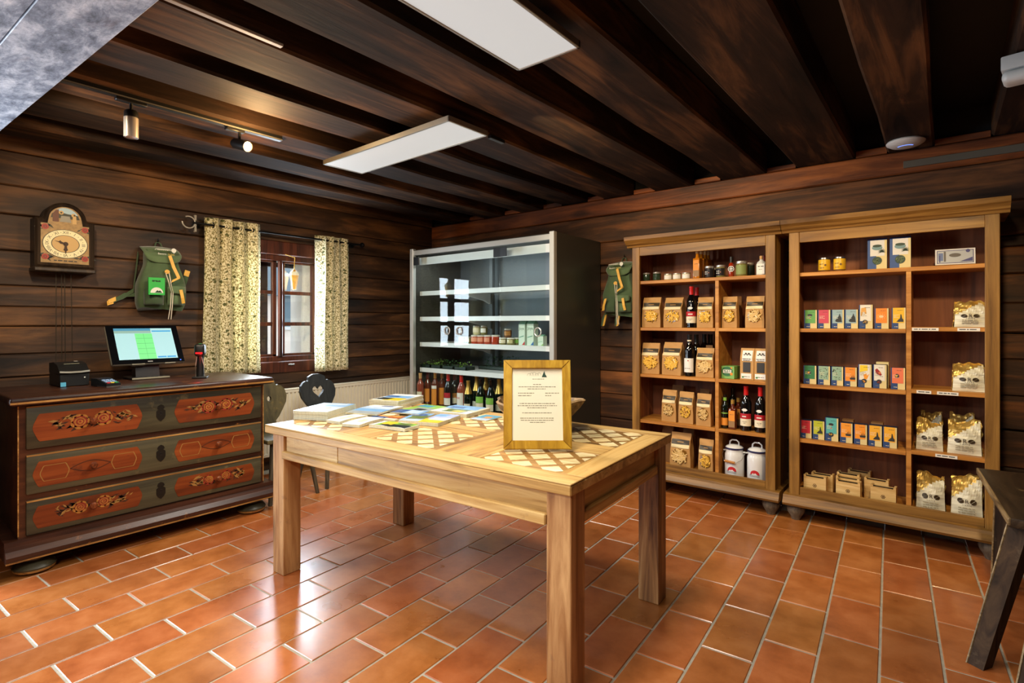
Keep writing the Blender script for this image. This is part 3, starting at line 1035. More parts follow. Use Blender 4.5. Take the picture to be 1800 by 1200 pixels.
def shelf_unit(label, x0, x1, div, fixed_gap, loc_x):
    u = thing('shelf_unit', label, 'shelf unit', ((x0 + x1) / 2, YF, 0))
    c = (x0 + x1) / 2
    a, e = x0 - c, x1 - c
    for s, xx in ((1, a), (-1, e)):
        p0, p1 = (xx, xx + .024) if s > 0 else (xx - .024, xx)
        b = MB(); b.box(p0, p1, .002, .34, .12, 1.90); b.build('side_panel', M_PINE, u)
        p0, p1 = (xx, xx + .062) if s > 0 else (xx - .062, xx)
        b = MB(); b.box(p0, p1, -.004, .022, .14, 1.895, bev=.003); b.build('front_post', M_PINE, u)
    b = MB(); b.box(a + .024, e - .024, .328, .34, .12, 1.90); b.build('back_panel', M_CABIN, u)
    for xx in (a + .0245, e - .0275):
        b = MB(); b.box(xx, xx + .003, .024, .327, .19, 1.87); b.build('lining', M_CABIN, u)
    b = MB(); b.box(a + .062, e - .062, -.002, .02, 1.825, 1.895, bev=.002); b.build('top_rail', M_PINEX, u)
    b = MB(); b.box(a + .0245, e - .0245, .02, .328, 1.868, 1.88); b.build('inner_top', M_CABIN, u)
    b = MB()
    pr = [(.34, 1.893), (-.012, 1.893), (-.018, 1.906), (-.035, 1.914), (-.045, 1.928), (-.066, 1.945), (-.070, 1.972), (.34, 1.972)]
    b.prism(pr, a - .040, e + .040, plane='yz'); b.build('cornice', M_PINEX, u)
    b = MB(); b.box(a + .0625, e - .0625, 0, .02, .165, .222, bev=.003); b.build('bottom_rail', M_PINEX, u)
    b = MB()
    pr = [(.34, .105), (-.05, .105), (-.058, .12), (-.046, .137), (-.036, .152), (-.03, .168), (-.004, .172), (.34, .172)]
    b.prism(pr, a - .03, e + .03, plane='yz'); b.build('plinth', M_PINEX, u)
    b = MB(); b.box(a + .0245, e - .0245, .02, .328, .172, .186); b.build('floor_board', M_SHELF, u)
    d = div - c
    b = MB(); b.box(d - .012, d + .012, .016, .327, .187, SH_Z[0] - .025); b.build('divider', M_SHELF, u)
    for k, z in enumerate(SH_Z):
        spans = [(a + .028, e - .028)] if k == 0 else [(a + .028, d - .0125), (d + .0125, e - .028)]
        for q, (s0, s1) in enumerate(spans):
            dz = .012 if q == 1 and fixed_gap else 0
            b = MB(); b.box(s0, s1, .012, .327, z - .024 + dz, z + dz, bev=.002); b.build('shelf_board', M_SHELF, u)
    for fx in (a + .035, e - .035):
        for fy in (.03, .29):
            b = MB(); b.lathe([(.026, 0), (.030, .012), (.034, .022), (.050, .048), (.056, .070), (.050, .092), (.034, .105)], 18, (fx, fy, 0)); b.build('foot', M_BUN, u)
    return u


S1X0, S1X1, S1D = -1.932, -.885, -1.277
S2X0, S2X1, S2D = -.802, .236, -.164
SU1 = shelf_unit('aged pine shelf unit stocked with pasta bags, wine and enamel cans', S1X0, S1X1, S1D, False, 0)
SU2 = shelf_unit('aged pine shelf unit stocked with tea boxes and coffee bags', S2X0, S2X1, S2D, True, 0)
M_STRIP = plain('white_paper_strip', (228, 224, 214), .7)
M_INK = plain('print_ink', (60, 58, 54), .7)


def dashes(b, x0, x1, y, z, h, m, rd, plane='xz'):
    """one line of print too small to read"""
    x = x0
    while x < x1 - h:
        w = min(rd.uniform(1.5, 6) * h, x1 - x)
        for _ in range(1):
            p = [(x, z - h / 2), (x + w, z - h / 2), (x + w, z + h / 2), (x, z + h / 2)]
            b.face([(q[0], y, q[1]) if plane == 'xz' else (q[0], q[1], y) for q in p], m)
        x += w + h * .9


for (p0, p1, row) in ((1603, 1650, 1), (1683, 1723, 1), (1611, 1637, 2), (1647, 1685, 2), (1644, 1683, 3)):
    x0, x1 = on_y(p0, 600, YF).x - SU2.location.x, on_y(p1, 600, YF).x - SU2.location.x
    z = SH_Z[row] - .012 + .012
    b = MB(); b.box(x0, x1, .0095, .0125, z - .0095, z + .0085); dashes(b, x0 + .008, x1 - .008, .0092, z, .005, 1, random.Random(p0))
    b.build('shelf_label', [M_STRIP, M_INK], SU2)
# ---------------------------------------------------------------- refrigerated display cabinet with three glass doors
M_CABGREY = plain('anthracite_sheet', (58, 56, 50), .34, .0, var=.05, bscale=3)
M_CABIN2 = plain('grey_cabinet_lining', (104, 110, 112), .45, .2)
M_CABWHITE = plain('white_shelf_enamel', (226, 228, 230), .35)
M_DOORGLASS = pane_mat('door_glass', (.93, .97, .96), 0, .38)
M_SATIN = plain('satin_aluminium_post', (196, 196, 190), .32, .45)
FX0, FX1, FYF, FYB, FZ = -4.145, -2.414, 3.544, 4.27, 2.03
FC = (FX0 + FX1) / 2
FR = thing('display_fridge', 'tall anthracite display fridge with three glass doors and steel posts', 'fridge', (FC, FYF, 0))
fa, fe = FX0 - FC, FX1 - FC
for x0, x1 in ((fa, fa + .012), (fe - .012, fe)):
    b = MB(); b.box(x0, x1, .012, FYB - FYF, 0, FZ - .004); b.build('side_panel', M_CABGREY, FR)
for x0, x1 in ((fa - .001, fa + .045), (fe - .045, fe + .001)):
    b = MB(); b.box(x0, x1, -.012, .03, 0, FZ, bev=.003); b.build('front_post', M_SATIN, FR)
b = MB(); b.box(fa + .045, fe - .045, .0, .03, FZ - .062, FZ - .018, bev=.002); b.build('top_rail', M_SATIN, FR)
b = MB(); b.box(fa + .0125, fe - .0125, .031, FYB - FYF - .001, FZ - .03, FZ - .006); b.build('roof_panel', M_CABGREY, FR)
b = MB(); b.box(fa + .0125, fe - .0125, FYB - FYF - .03, FYB - FYF - .012, .05, FZ - .031); b.build('back_panel', M_CABIN2, FR)
b = MB(); b.box(fa + .046, fe - .046, .055, .075, FZ - .155, FZ - .085); b.build('light_valance', M_CABWHITE, FR)
b = MB(); b.box(fa + .046, fe - .046, .02, FYB - FYF - .031, .40, .455); b.build('base_tray', M_STEEL, FR)
b = MB(); b.box(fa + .046, fe - .046, .02, FYB - FYF - .031, .03, .399); b.build('plinth_panel', M_CABGREY, FR)
light('fridge_fill', 'AREA', (FC, FYF + .16, FZ - .10), 7, (.95, .98, 1.0), (FC, FYF + .30, .5), shape='RECTANGLE', size=1.5, size_y=.06)  # fill light added under the valance to brighten the fridge interior
FSH = [1.61, 1.357, 1.104, .851]
xm = -.33
for z in FSH:
    for x0, x1 in ((fa + .05, xm - .001), (xm + .001, fe - .05)):
        b = MB()
        b.box(x0, x1, .076, .095, z - .040, z + .002); b.box(x0, x1, .095, .60, z - .012, z)
        b.build('shelf', M_CABWHITE, FR)
    b = MB(); b.prism([(.12, z - .013), (.58, z - .013), (.58, z - .12), (.50, z - .09), (.24, z - .045), (.12, z - .03)], xm - .012, xm + .012, plane='yz'); b.build('shelf_bracket', M_CABWHITE, FR)
b = MB(); b.box(xm - .02, xm + .02, .60, .64, .456, FZ - .04); b.build('centre_upright', M_CABIN2, FR)
dx = [fa + .047, -3.539 - FC, -2.981 - FC, fe - .047]
for k in range(3):
    x0, x1 = dx[k] + .003, dx[k + 1] - .003
    w = x1 - x0
    hinge = x1 if k == 1 else x0
    s = -1 if k == 1 else 1
    b = MB(); xa, xb = (-w, 0) if s < 0 else (0, w)
    b.box(xa, xb, -.005, .0, .43, FZ - .075)
    ang = radians(-5.2) if k == 2 else 0
    d = b.build('door', M_DOORGLASS, FR, (hinge, -.004, 0), ang)
    hx = (xb - .075) if k in (0, 2) else (xa + .075)
    b = MB(); b.tube([(hx + .034 * cos(t * pi / 12), -.009, 1.225 + .034 * sin(t * pi / 12)) for t in range(24)], .0055, 6, closed=True); b.build('ring_handle', M_SATIN, d)
    cx = .02 if k != 1 else -.05
    b = MB(); b.box(cx - .012, cx + .07, -.013, -.0052, FZ - .165, FZ - .085, bev=.003); b.build('hinge_clip', M_BLACK, d)
    b = MB(); b.box(xa + .0, xb, -.0056, .0006, .429, .432); b.build('edge_strip', plain('green_glass_edge', (120, 160, 150), .2), d)

# ---------------------------------------------------------------- goods in the fridge
M_GLASSDK = plain('dark_bottle_glass', (10, 20, 12), .06, coat=.5)
M_GLASSBLK = plain('black_wine_glass', (10, 9, 11), .06, coat=.5)
M_AMBER = plain('amber_bottle', (92, 36, 14), .08, coat=.5)
M_ROSEGL = plain('rose_wine_bottle', (140, 62, 44), .08, coat=.5)
M_RED = plain('red_capsule', (190, 22, 24), .35, coat=.3)
M_DKRED = plain('dark_red_capsule', (96, 18, 22), .4)
M_GOLD = plain('gold_foil', (206, 166, 84), .32, .7)
M_CORK = plain('cork', (196, 152, 98), .8)
M_LABEL = plain('cream_label', (226, 216, 190), .7)
M_LABELW = plain('white_label', (232, 230, 224), .7)
M_ORANGE = plain('orange_label', (222, 140, 44), .6)
M_REDLBL = plain('red_label', (176, 24, 38), .6)
M_GREENLBL = plain('fresh_green_label', (130, 184, 74), .6)

WINE = [(.034, 0), (.0375, .004), (.0375, .19), (.035, .205), (.024, .232), (.0155, .25), (.0145, .30), (.016, .303), (.016, .312), (.0001, .312)]
SPARK = [(.036, 0), (.042, .005), (.042, .16), (.038, .19), (.022, .24), (.0165, .262), (.016, .30), (.018, .304), (.018, .314), (.0001, .314)]
SLIM = [(.030, 0), (.033, .004), (.033, .215), (.030, .228), (.016, .25), (.0145, .262), (.0145, .30), (.016, .303), (.016, .318), (.0001, .318)]


def cyl_label(b, r, z0, z1, m, a0=-1.25, a1=1.25, n=10):
    """label wrapped on the front (-y) of a bottle"""
    v = []
    for i in range(n + 1):
        a = -pi / 2 + a0 + (a1 - a0) * i / n
        v += [(r * cos(a), r * sin(a), z0), (r * cos(a), r * sin(a), z1)]
    b.raw(v, [(2 * i, 2 * i + 2, 2 * i + 3, 2 * i + 1) for i in range(n)], m, True)


def prof_r(prof, z):
    for (r0, a), (r1, c) in zip(prof, prof[1:]):
        if a <= z <= c and c > a:
            return r0 + (r1 - r0) * (z - a) / (c - a)
    return prof[-1][0]


def capsule(prof, z0, m, name, root, k=.0008):
    zs_ = [z0] + [h for r, h in prof if h > z0 + .001]
    pr = [(prof_r(prof, z0) + k, z0)] + [((r + k) if r > .001 else r, h + (k if r <= .001 else 0)) for r, h in prof if h > z0 + .001]
    b = MB(); b.lathe(pr, 16, cap=False); return b.build(name, m, root)


def bottle(label, loc, prof, glass, cap_m, cap_z, labels, scale=1.0, group=None, name='wine_bottle', cat='bottle', n=18, print_=None, band=None):
    t = thing(name, label, cat, loc, random.uniform(-.15, .15), group)
    t.scale = (scale,) * 3
    b = MB(); b.lathe(prof, n); b.build('glass_body', glass, t)
    capsule(prof, cap_z, cap_m, 'capsule', t)
    for z0, z1, m in labels:
        b = MB(); cyl_label(b, prof_r(prof, (z0 + z1) / 2) + .0007, z0, z1, 0)
        if print_ and z0 == print_[1]:
            pass
        b.build('label', [m, M_INK], t)
    return t


FB = .456
LIQ = [
    (739, 3.60, SLIM, M_ROSEGL, M_CORK, .268, [(.04, .15, M_LABEL)], 1.08, 'amber spirit bottle with cork and cream label at the left fridge post'),
    (752, 3.69, SLIM, M_AMBER, M_DKRED, .268, [(.05, .17, M_ORANGE)], 1.08, 'amber bottle with orange label behind the corked one in the fridge'),
    (765, 3.68, SLIM, M_AMBER, M_GOLD, .262, [(.03, .17, M_ORANGE), (.172, .20, M_LABELW)], 1.12, 'amber bottle with cream cap and ochre label, first of the ochre pair'),
    (777, 3.75, SLIM, M_AMBER, M_CORK, .262, [(.03, .18, M_ORANGE)], 1.10, 'amber bottle with brown cap and ochre label, second of the ochre pair'),
    (788, 3.68, WINE, M_GLASSBLK, M_RED, .25, [(.045, .105, M_LABELW), (.108, .15, M_REDLBL)], 1.12, 'black wine bottle with bright red capsule and white label in the fridge'),
    (799.5, 3.77, WINE, M_GLASSBLK, M_DKRED, .25, [(.05, .10, M_LABEL), (.102, .14, M_ROSE2)], 1.12, 'black wine bottle with dark capsule behind the glass door seam'),
    (811, 3.66, WINE, M_ROSEGL, M_RED, .25, [(.035, .165, M_LABELW)], 1.12, 'rose wine bottle with tall white label lettered in red'),
    (823, 3.63, SPARK, M_GLASSDK, M_GOLD, .19, [(.045, .10, M_LABEL)], .98, 'short sparkling wine bottle with gold foil neck in front of the rose wine'),
    (838, 3.75, SPARK, M_GLASSDK, M_GOLD, .19, [(.045, .10, M_LABEL)], 1.08, 'sparkling wine bottle with gold foil half behind a green labelled bottle'),
    (845, 3.64, SPARK, M_GLASSDK, M_GLASSBLK, .24, [(.055, .11, M_LABEL), (.112, .165, M_GREENLBL)], 1.06, 'dark bottle with fresh green label, first of the green labelled pair'),
    (863, 3.63, SPARK, M_GLASSDK, M_GLASSBLK, .24, [(.055, .11, M_LABEL), (.112, .165, M_GREENLBL)], 1.06, 'dark bottle with fresh green label, second of the green labelled pair'),
    (854.5, 3.88, SPARK, M_AMBER, M_GOLD, .19, [(.045, .10, M_LABEL)], 1.06, 'gold necked bottle seen between the two green labelled bottles'),
    (877, 3.74, SPARK, M_GLASSDK, M_GOLD, .19, [(.045, .10, M_LABEL)], 1.06, 'gold necked bottle behind the rim of the wooden bowl'),
]
for px, y, pr, gl, cm, cz, lb, sc, lab in LIQ:
    t = bottle(lab, (max(on_y(px, 690, y).x, -4.085), y, FB), pr, gl, cm, cz, lb, sc, 'bottles in the fridge')
    if px == 811:
        b = MB(); b.text('ROSÉ', .021, (0, -.0389, .122), 0); b.build('red_lettering', plain('red_print', (214, 60, 40), .6), t)
    if px == 788:
        b = MB(); b.text('SBL', .010, (0, -.0178, .262), 0); b.build('white_lettering', M_LABELW, t)
b = MB(); b.box(-.09, .09, -.05, .05, 0, .03, bev=.003)
tag(b.build('carton_tray', plain('red_carton', (178, 52, 32), .6), None, (on_y(771, 716, 3.61).x, 3.625, FB)), 'red cardboard tray lying before the amber bottles in the fridge', 'tray')

JAR = [(.028, 0), (.031, .004), (.031, .05), (.028, .056)]


def jar(label, loc, body, lid, lab, h=.062, r=.031, group=None, name='preserve_jar', lz=(.25, .72), fill=None):
    t = thing(name, label, 'jar', loc, random.uniform(-.2, .2), group)
    b = MB(); b.lathe([(r * .92, 0), (r, .004), (r, h * .80), (r * .93, h * .86)], 18); b.build('glass', body, t)
    b = MB(); b.lathe([(r * .96, h * .82), (r * .99, h * .84), (r * .99, h * .985), (r * .94, h)], 18); b.build('lid', lid, t)
    if lab:
        b = MB(); cyl_label(b, r + .0007, h * lz[0], h * lz[1], 0); b.build('label', lab, t)
    return t


M_TOMATO = plain('tomato_preserve', (176, 56, 26), .12, coat=.4)
M_OLIVEP = plain('olive_spread', (120, 112, 62), .12, coat=.4)
M_PALEP = plain('pale_spread', (206, 196, 150), .15, coat=.4)
M_BROWNP = plain('brown_spread', (96, 52, 28), .12, coat=.4)
M_LIDW = plain('white_lid', (228, 224, 214), .35)
M_LIDSIL = plain('silver_lid', (196, 192, 184), .3, .7)
M_PINKL = plain('pink_label', (226, 150, 120), .6)
FJ = 1.105
for px, body, lid, lb, h, r, y, dz, lab in [
    (812, M_PALEP, M_LIDW, None, .062, .032, 3.68, 0, 'small pale jar with white lid, first in the fridge jar row'),
    (823, M_OLIVEP, M_LIDSIL, M_LABEL, .066, .032, 3.68, 0, 'small olive jar with cream label beside the red jars'),
    (834.5, M_TOMATO, M_LIDW, M_PINKL, .080, .035, 3.69, 0, 'red tomato jar with pink label, first of four red jars'),
    (845.5, M_TOMATO, M_LIDW, M_PINKL, .080, .035, 3.69, 0, 'red tomato jar with pink label, second of four red jars'),
    (857.5, M_TOMATO, M_LIDW, M_PINKL, .082, .036, 3.69, 0, 'red tomato jar with pink label, third of four red jars'),
    (871, M_TOMATO, M_LIDW, M_TOMATO, .084, .038, 3.69, 0, 'red tomato jar without pale label, last of four red jars'),
    (838, M_PALEP, M_LIDSIL, M_LABEL, .085, .036, 3.74, .082, 'pale preserve jar standing on the red jars, first of two'),
    (851, M_OLIVEP, M_LIDSIL, M_LABELW, .085, .033, 3.75, .082, 'olive preserve jar standing on the red jars, second of two'),
    (884, M_OLIVEP, M_LIDW, M_LABEL, .062, .034, 3.68, 0, 'small olive jar with white lid under the stacked brown jar'),
    (898, M_OLIVEP, M_LIDW, M_PALEP, .062, .035, 3.68, 0, 'small yellow green jar right of the stacked brown jar'),
    (908, M_OLIVEP, M_LIDW, M_GREENLBL, .062, .028, 3.75, 0, 'small jar with green label before the milk cartons'),
    (893, M_BROWNP, M_LIDSIL, M_ROSE2, .080, .034, 3.72, .062, 'brown spread jar stacked on the olive jars in the fridge')]:
    jar(lab, (on_y(px, 600, y).x, y, FJ + dz), body, lid, lb, h, r, 'jars in the fridge')

M_MILKW = plain('mint_carton', (206, 222, 206), .5)
M_MILKG = plain('green_carton_side', (110, 160, 136), .5)
M_MILKB = plain('blue_carton_foot', (40, 96, 158), .5)
M_MILKT = plain('dark_green_print', (44, 88, 70), .6)
for px, ft, hh, w, lab, nm in [(917, M_RED, .212, .066, 'mint green drink carton with a red corner, first of the carton pair', 'Joya'), (932, M_MILKB, .216, .070, 'mint green drink carton with a blue corner, second of the carton pair', 'Joya'), (950, M_GREENLBL, .095, .055, 'short mint green drink carton under the door ring', '')]:
    t = thing('drink_carton', lab, 'carton', (on_y(px, 600, 3.68).x, 3.68, FJ), 0, 'drink cartons in the fridge')
    b = MB(); b.box(-w / 2, w / 2, 0, w, 0, hh * .86); b.prism([(0, hh * .86), (w, hh * .86), (w * .55, hh), (w * .45, hh)], -w / 2, w / 2, 1, plane='yz'); b.build('carton', [M_MILKW, M_MILKG], t)
    b = MB(); b.face([(w * .05, -.0006, .003), (w / 2, -.0006, .003), (w / 2, -.0006, hh * .17)], 0)
    b.face([(-w / 2 + .006, -.0006, hh * .3), (w / 2 - .01, -.0006, hh * .36), (w / 2 - .01, -.0006, hh * .40), (-w / 2 + .006, -.0006, hh * .34)], 1)
    if nm: b.text(nm, w * .50, (0, -.0008, hh * .68), 2)
    b.build('print', [ft, M_MILKG, M_MILKT], t)

CRX = {744: -4.05, 762: -3.905, 786: -3.74, 811: -3.57, 846: -3.30}
# leafy salad in flat crates on the lowest glass shelf
M_SALAD = plain('salad_leaf', (112, 150, 62), .5, var=.35, bscale=14)
M_SALADD = plain('dark_salad_leaf', (44, 82, 36), .5, var=.35, bscale=14)
M_CRATE = plain('dark_green_crate', (26, 40, 28), .5)
for px, w, y, hh, lab, mt in [(744, .13, 3.715, .055, 'crate of pale salad leaves at the left end of the fridge shelf', M_SALAD), (762, .14, 3.715, .075, 'crate of pale green lettuce in the middle of the salad crates', M_SALAD),
                              (786, .15, 3.715, .085, 'crate of leafy herbs by the left door seam', M_SALADD), (811, .16, 3.715, .06, 'crate of round salad leaves before the shelf bracket', M_SALAD),
                              (846, .44, 3.92, .12, 'long dark crate of curly kale at the back of the fridge shelf', M_SALADD)]:
    t = thing('salad_crate', lab, 'crate', (CRX[px], y, .852), 0, 'salad crates in the fridge')
    b = MB()
    for x0, x1, y0, y1 in ((-w / 2, w / 2, -.06, -.052), (-w / 2, w / 2, .052, .06), (-w / 2, -w / 2 + .008, -.06, .06), (w / 2 - .008, w / 2, -.06, .06)):
        b.box(x0, x1, y0, y1, 0, .03)
    b.box(-w / 2, w / 2, -.06, .06, 0, .004); b.build('crate', M_CRATE, t)
    b = MB(); rd = random.Random(px)
    for _ in range(int(w * 340)):
        x, yy, z = rd.uniform(-w / 2, w / 2), rd.uniform(-.06, .06), rd.uniform(.012, hh)
        l, a, tl_ = rd.uniform(.012, .024), rd.uniform(0, 6.28), rd.uniform(.1, 1.1)
        dxx, dyy, dz = cos(a) * cos(tl_), sin(a) * cos(tl_), sin(tl_)
        sx, sy = -sin(a), cos(a)
        b.raw([(x, yy, z), (x + dxx * l * .5 + sx * l * .45, yy + dyy * l * .5 + sy * l * .45, z + dz * l * .6 + .004), (x + dxx * l, yy + dyy * l, z + dz * l), (x + dxx * l * .5 - sx * l * .45, yy + dyy * l * .5 - sy * l * .45, z + dz * l * .6 + .004)], [(0, 1, 2, 3)], 0, True)
    stuff(b.build('leaves', mt, t, fix=False))

# ---------------------------------------------------------------- curtains, rod and wax ornament
def curtain_mat():
    m, nt, p = new_mat('printed_curtain_cloth')
    N, L = nt.nodes.new, nt.links.new
    uv = N('ShaderNodeUVMap')
    def cells(scale, lo, hi, dist='F1', rnd=1.0, sy=1.0):
        mp = N('ShaderNodeMapping'); mp.inputs['Scale'].default_value = (scale, scale * sy, 1)
        L(uv.outputs[0], mp.inputs['Vector'])
        nz = N('ShaderNodeTexNoise'); nz.inputs['Scale'].default_value = 40; L(uv.outputs[0], nz.inputs['Vector'])
        mxv = N('ShaderNodeMix'); mxv.data_type = 'VECTOR'; mxv.inputs[0].default_value = .35
        va = N('ShaderNodeVectorMath'); va.operation = 'ADD'
        sc = N('ShaderNodeVectorMath'); sc.operation = 'SCALE'; sc.inputs['Scale'].default_value = .8
        L(nz.outputs['Color'], sc.inputs[0]); L(mp.outputs[0], va.inputs[0]); L(sc.outputs[0], va.inputs[1])
        vo = N('ShaderNodeTexVoronoi'); vo.voronoi_dimensions = '2D'; vo.feature = dist; vo.inputs['Scale'].default_value = 1
        vo.inputs['Randomness'].default_value = rnd
        L(va.outputs[0], vo.inputs['Vector'])
        r = N('ShaderNodeMapRange'); r.inputs[1].default_value = lo; r.inputs[2].default_value = hi; r.inputs[3].default_value = 1; r.inputs[4].default_value = 0
        L(vo.outputs['Distance'], r.inputs[0])
        return r.outputs[0]
    big = cells(17, .13, .18, rnd=.8)
    leaf = cells(88, .22, .36, sy=.55)
    vine = cells(36, .035, .080, 'DISTANCE_TO_EDGE')
    def mix(fac, a, b_):
        x = N('ShaderNodeMix'); x.data_type = 'RGBA'; L(fac, x.inputs[0])
        if isinstance(a, tuple): x.inputs[6].default_value = a
        else: L(a, x.inputs[6])
        x.inputs[7].default_value = b_
        return x.outputs[2]
    c = mix(vine, srgb(252, 246, 214), srgb(184, 172, 114))
    c = mix(leaf, c, srgb(152, 142, 80))
    c = mix(big, c, srgb(98, 104, 58))
    p.inputs['Roughness'].default_value = .8
    d = N('ShaderNodeBsdfTranslucent')
    L(c, p.inputs['Base Color']); L(c, d.inputs['Color'])
    ms = N('ShaderNodeMixShader'); ms.inputs[0].default_value = .22
    L(p.outputs[0], ms.inputs[1]); L(d.outputs[0], ms.inputs[2])
    L(ms.outputs[0], nt.nodes['Material Output'].inputs['Surface'])
    return m


M_CURT = curtain_mat()
ROD_X = -4.535


def rodz(y):
    return 2.075


rod = thing('curtain_rod', 'black iron curtain rod with a silver ram horn finial above the window', 'curtain rod', (ROD_X, 1.70, rodz(0)))
b = MB(); b.tube([(0, 0, 0), (0, 1.53, 0)], .0085, 10); b.lathe([(.001, 1.53), (.02, 1.535), (.026, 1.548), (.02, 1.565), (.001, 1.57)], 12, (0, 0, 0), axis='y')
b.bm.verts.ensure_lookup_table()
for v in b.bm.verts:
    if v.co.y < -1: v.co.y = -v.co.y
b.build('rod', M_IRON, rod)
b = MB(); b.tube([(.0 + .0 * t, .012 - .045 - .045 * cos(t * pi / 12), -.0 - .045 * sin(t * pi / 12)) for t in range(0, 21)], .0055, 8)
b.tube([(.01, .012, .06), (0, .015, .02), (.0, .015, -.02), (.01, .012, -.07)], .007, 8); b.tube([(-.012, .012, .06), (0, .015, .02)], .006, 8); b.tube([(-.012, .012, -.07), (0, .015, -.02)], .006, 8)
b.build('finial', plain('polished_finial', (200, 198, 190), .25, .5), rod)
for yy in (.06, 1.50):
    b = MB(); b.tube([(-.115, yy, 0), (0, yy, 0)], .008, 8); b.lathe([(.028, 0), (.028, .006), (.012, .01)], 14, (-.115, yy, 0), axis='x'); b.build('bracket', M_IRON, rod)


def curtain(label, y0, y1, ztop, zbot, folds, width, phase, pinch=0.0, depth=.056):
    c = thing('curtain', label, 'curtain', (ROD_X, (y0 + y1) / 2, 0), radians(90))
    w = y1 - y0
    nu = folds * 14

    def fn(u, v):
        z = ztop + (zbot - ztop) * v
        x = -w / 2 + w * u
        ph = 2 * pi * folds * u + phase
        dep = depth * (1 - .25 * v) * (.75 + .35 * sin(3.1 * u + phase))
        y = dep * sin(ph) + .25 * dep * sin(ph * .5 + 2 * v)
        x += .010 * sin(2 * ph) + pinch * v * (.5 - u) * w + .006 * sin(5 * v + 7 * u)
        return (x, y, z + .006 * sin(ph) * (1 - v))
    b = MB(); b.grid(fn, nu, 24, uv=lambda u, v: (u * width, v * (ztop - zbot)))
    cl = b.build('cloth', M_CURT, c)
    sm = cl.modifiers.new('cloth_thickness', 'SOLIDIFY'); sm.thickness = .0016
    b = MB()
    for k in range(folds):
        u = (k + .5) / folds
        x = -w / 2 + w * u
        b.tube([(x + .0 + .004 * (-1) ** k, .020 * cos(t * pi / 7), rodz(0) + .020 * sin(t * pi / 7)) for t in range(14)], .0055, 6, closed=True)
    b.build('eyelets', M_IRON, c)
    return c


curtain('cream curtain with olive floral print, wider one left of the window', 1.785, 2.215, 2.135, .875, 4, .95, .6, -.06)
curtain('cream curtain with olive floral print, narrow one right of the window', 2.775, 3.105, 2.115, .845, 4, .80, 1.9, -.03)

orn = thing('wax_ornament', 'honey coloured wax cone ornament hanging in the window', 'ornament', (-4.605, on_x(517, 487, -4.605).y, 1.685))
b = MB(); b.lathe([(.012, -.085), (.018, -.08), (.036, .03), (.040, .052), (.030, .075), (.012, .095), (.006, .10)], 6); b.build('cone', plain('honey_wax', (214, 158, 62), .5, var=.2, bscale=50), orn)
b = MB(); b.lathe([(.041, .045), (.042, .055), (.032, .078)], 6, cap=False); b.build('frost_cap', plain('pale_wax', (222, 214, 178), .5), orn)
b = MB(); b.tube([(0, 0, .10), (0, .004, .17), (.012, .0, .205)], .003, 6); b.tube([(.012, 0, .205), (.014, -.09, .225)], .003, 6); b.build('ribbon', plain('yellow_ribbon', (216, 176, 70), .6), orn)

# ---------------------------------------------------------------- old painted wall clock
M_CLWOOD = wood('clock_case_wood', (24, 18, 14), (46, 36, 28), (70, 56, 42), 'Z', 1.2, .4, .1, 0, .2)
CK = thing('wall_clock', 'old arched wall clock with painted dial and hanging chains', 'clock', (-4.52, .918, 1.66), radians(90))
cw, sh = .155, .315


def clock_outline(k):
    w_, s_ = cw - k, sh - k
    r = .112 - k * .9
    return [(-w_, k), (w_, k), (w_, s_)] + [(r + .006, s_)] + arc(0, sh - .0, r, radians(8), radians(172), 18, 1, 1.02) + [(-r - .006, s_), (-w_, s_)]


b = MB(); b.prism(clock_outline(0), .0, .125); b.build('case', M_CLWOOD, CK)
o0, o1 = clock_outline(0), clock_outline(.030)
b = MB(); n = len(o0)
v = [(x, -.002, z) for x, z in o0] + [(x * .985, -.016, z * .985 + .003) for x, z in clock_outline(.010)] + [(x, -.002, z) for x, z in o1]
b.raw(v, [(i, (i + 1) % n, n + (i + 1) % n, n + i) for i in range(n)] + [(n + i, n + (i + 1) % n, 2 * n + (i + 1) % n, 2 * n + i) for i in range(n)])
b.build('moulding', M_CLWOOD, CK)
b = MB(); b.box(-cw - .006, cw + .006, -.02, .125, -.028, .0, bev=.006); b.build('base_board', M_CLWOOD, CK)
M_DIALBG = plain('dial_ground', (150, 120, 70), .45, var=.35, bscale=40)
M_SKY = plain('painted_sky', (160, 190, 206), .5)
M_PRED = plain('painted_red_rose', (156, 44, 30), .5)
M_PGRN = plain('painted_dark_leaf', (44, 48, 34), .5)
M_DIALW = plain('ivory_chapter_ring', (226, 220, 176), .4)
M_DIALY = plain('ochre_dial_centre', (190, 156, 96), .4)
b = MB()
b.face([(x, -.003, z) for x, z in o1], 0)
sk = [(x * .93, z) for x, z in arc(0, sh, .080, radians(20), radians(160), 14)]
b.face([(x, -.0035, z) for x, z in sk], 1)
b.face([(-.075, -.004, .325), (.075, -.004, .325), (.066, -.004, .352), (.01, -.004, .357), (-.05, -.004, .368), (-.07, -.004, .35)], 3)
b.face([(-.066, -.0043, .30), (-.034, -.0043, .30), (-.034, -.0043, .382), (-.05, -.0043, .376), (-.066, -.0043, .352)], 6)
b.face([(-.03, -.0044, .302), (.03, -.0044, .302), (.022, -.0044, .342), (-.022, -.0044, .342)], 7)
b.face([(.036, -.0044, .295), (.058, -.0044, .295), (.056, -.0044, .345), (.047, -.0044, .352), (.038, -.0044, .345)], 5)
b.disc((-.022, -.0046, .362), .013, 10, 5); b.disc((.042, -.0046, .352), .012, 10, 5)
b.disc((-.022, -.0048, .362), .006, 8, 3); b.disc((.047, -.0048, .352), .006, 8, 3)
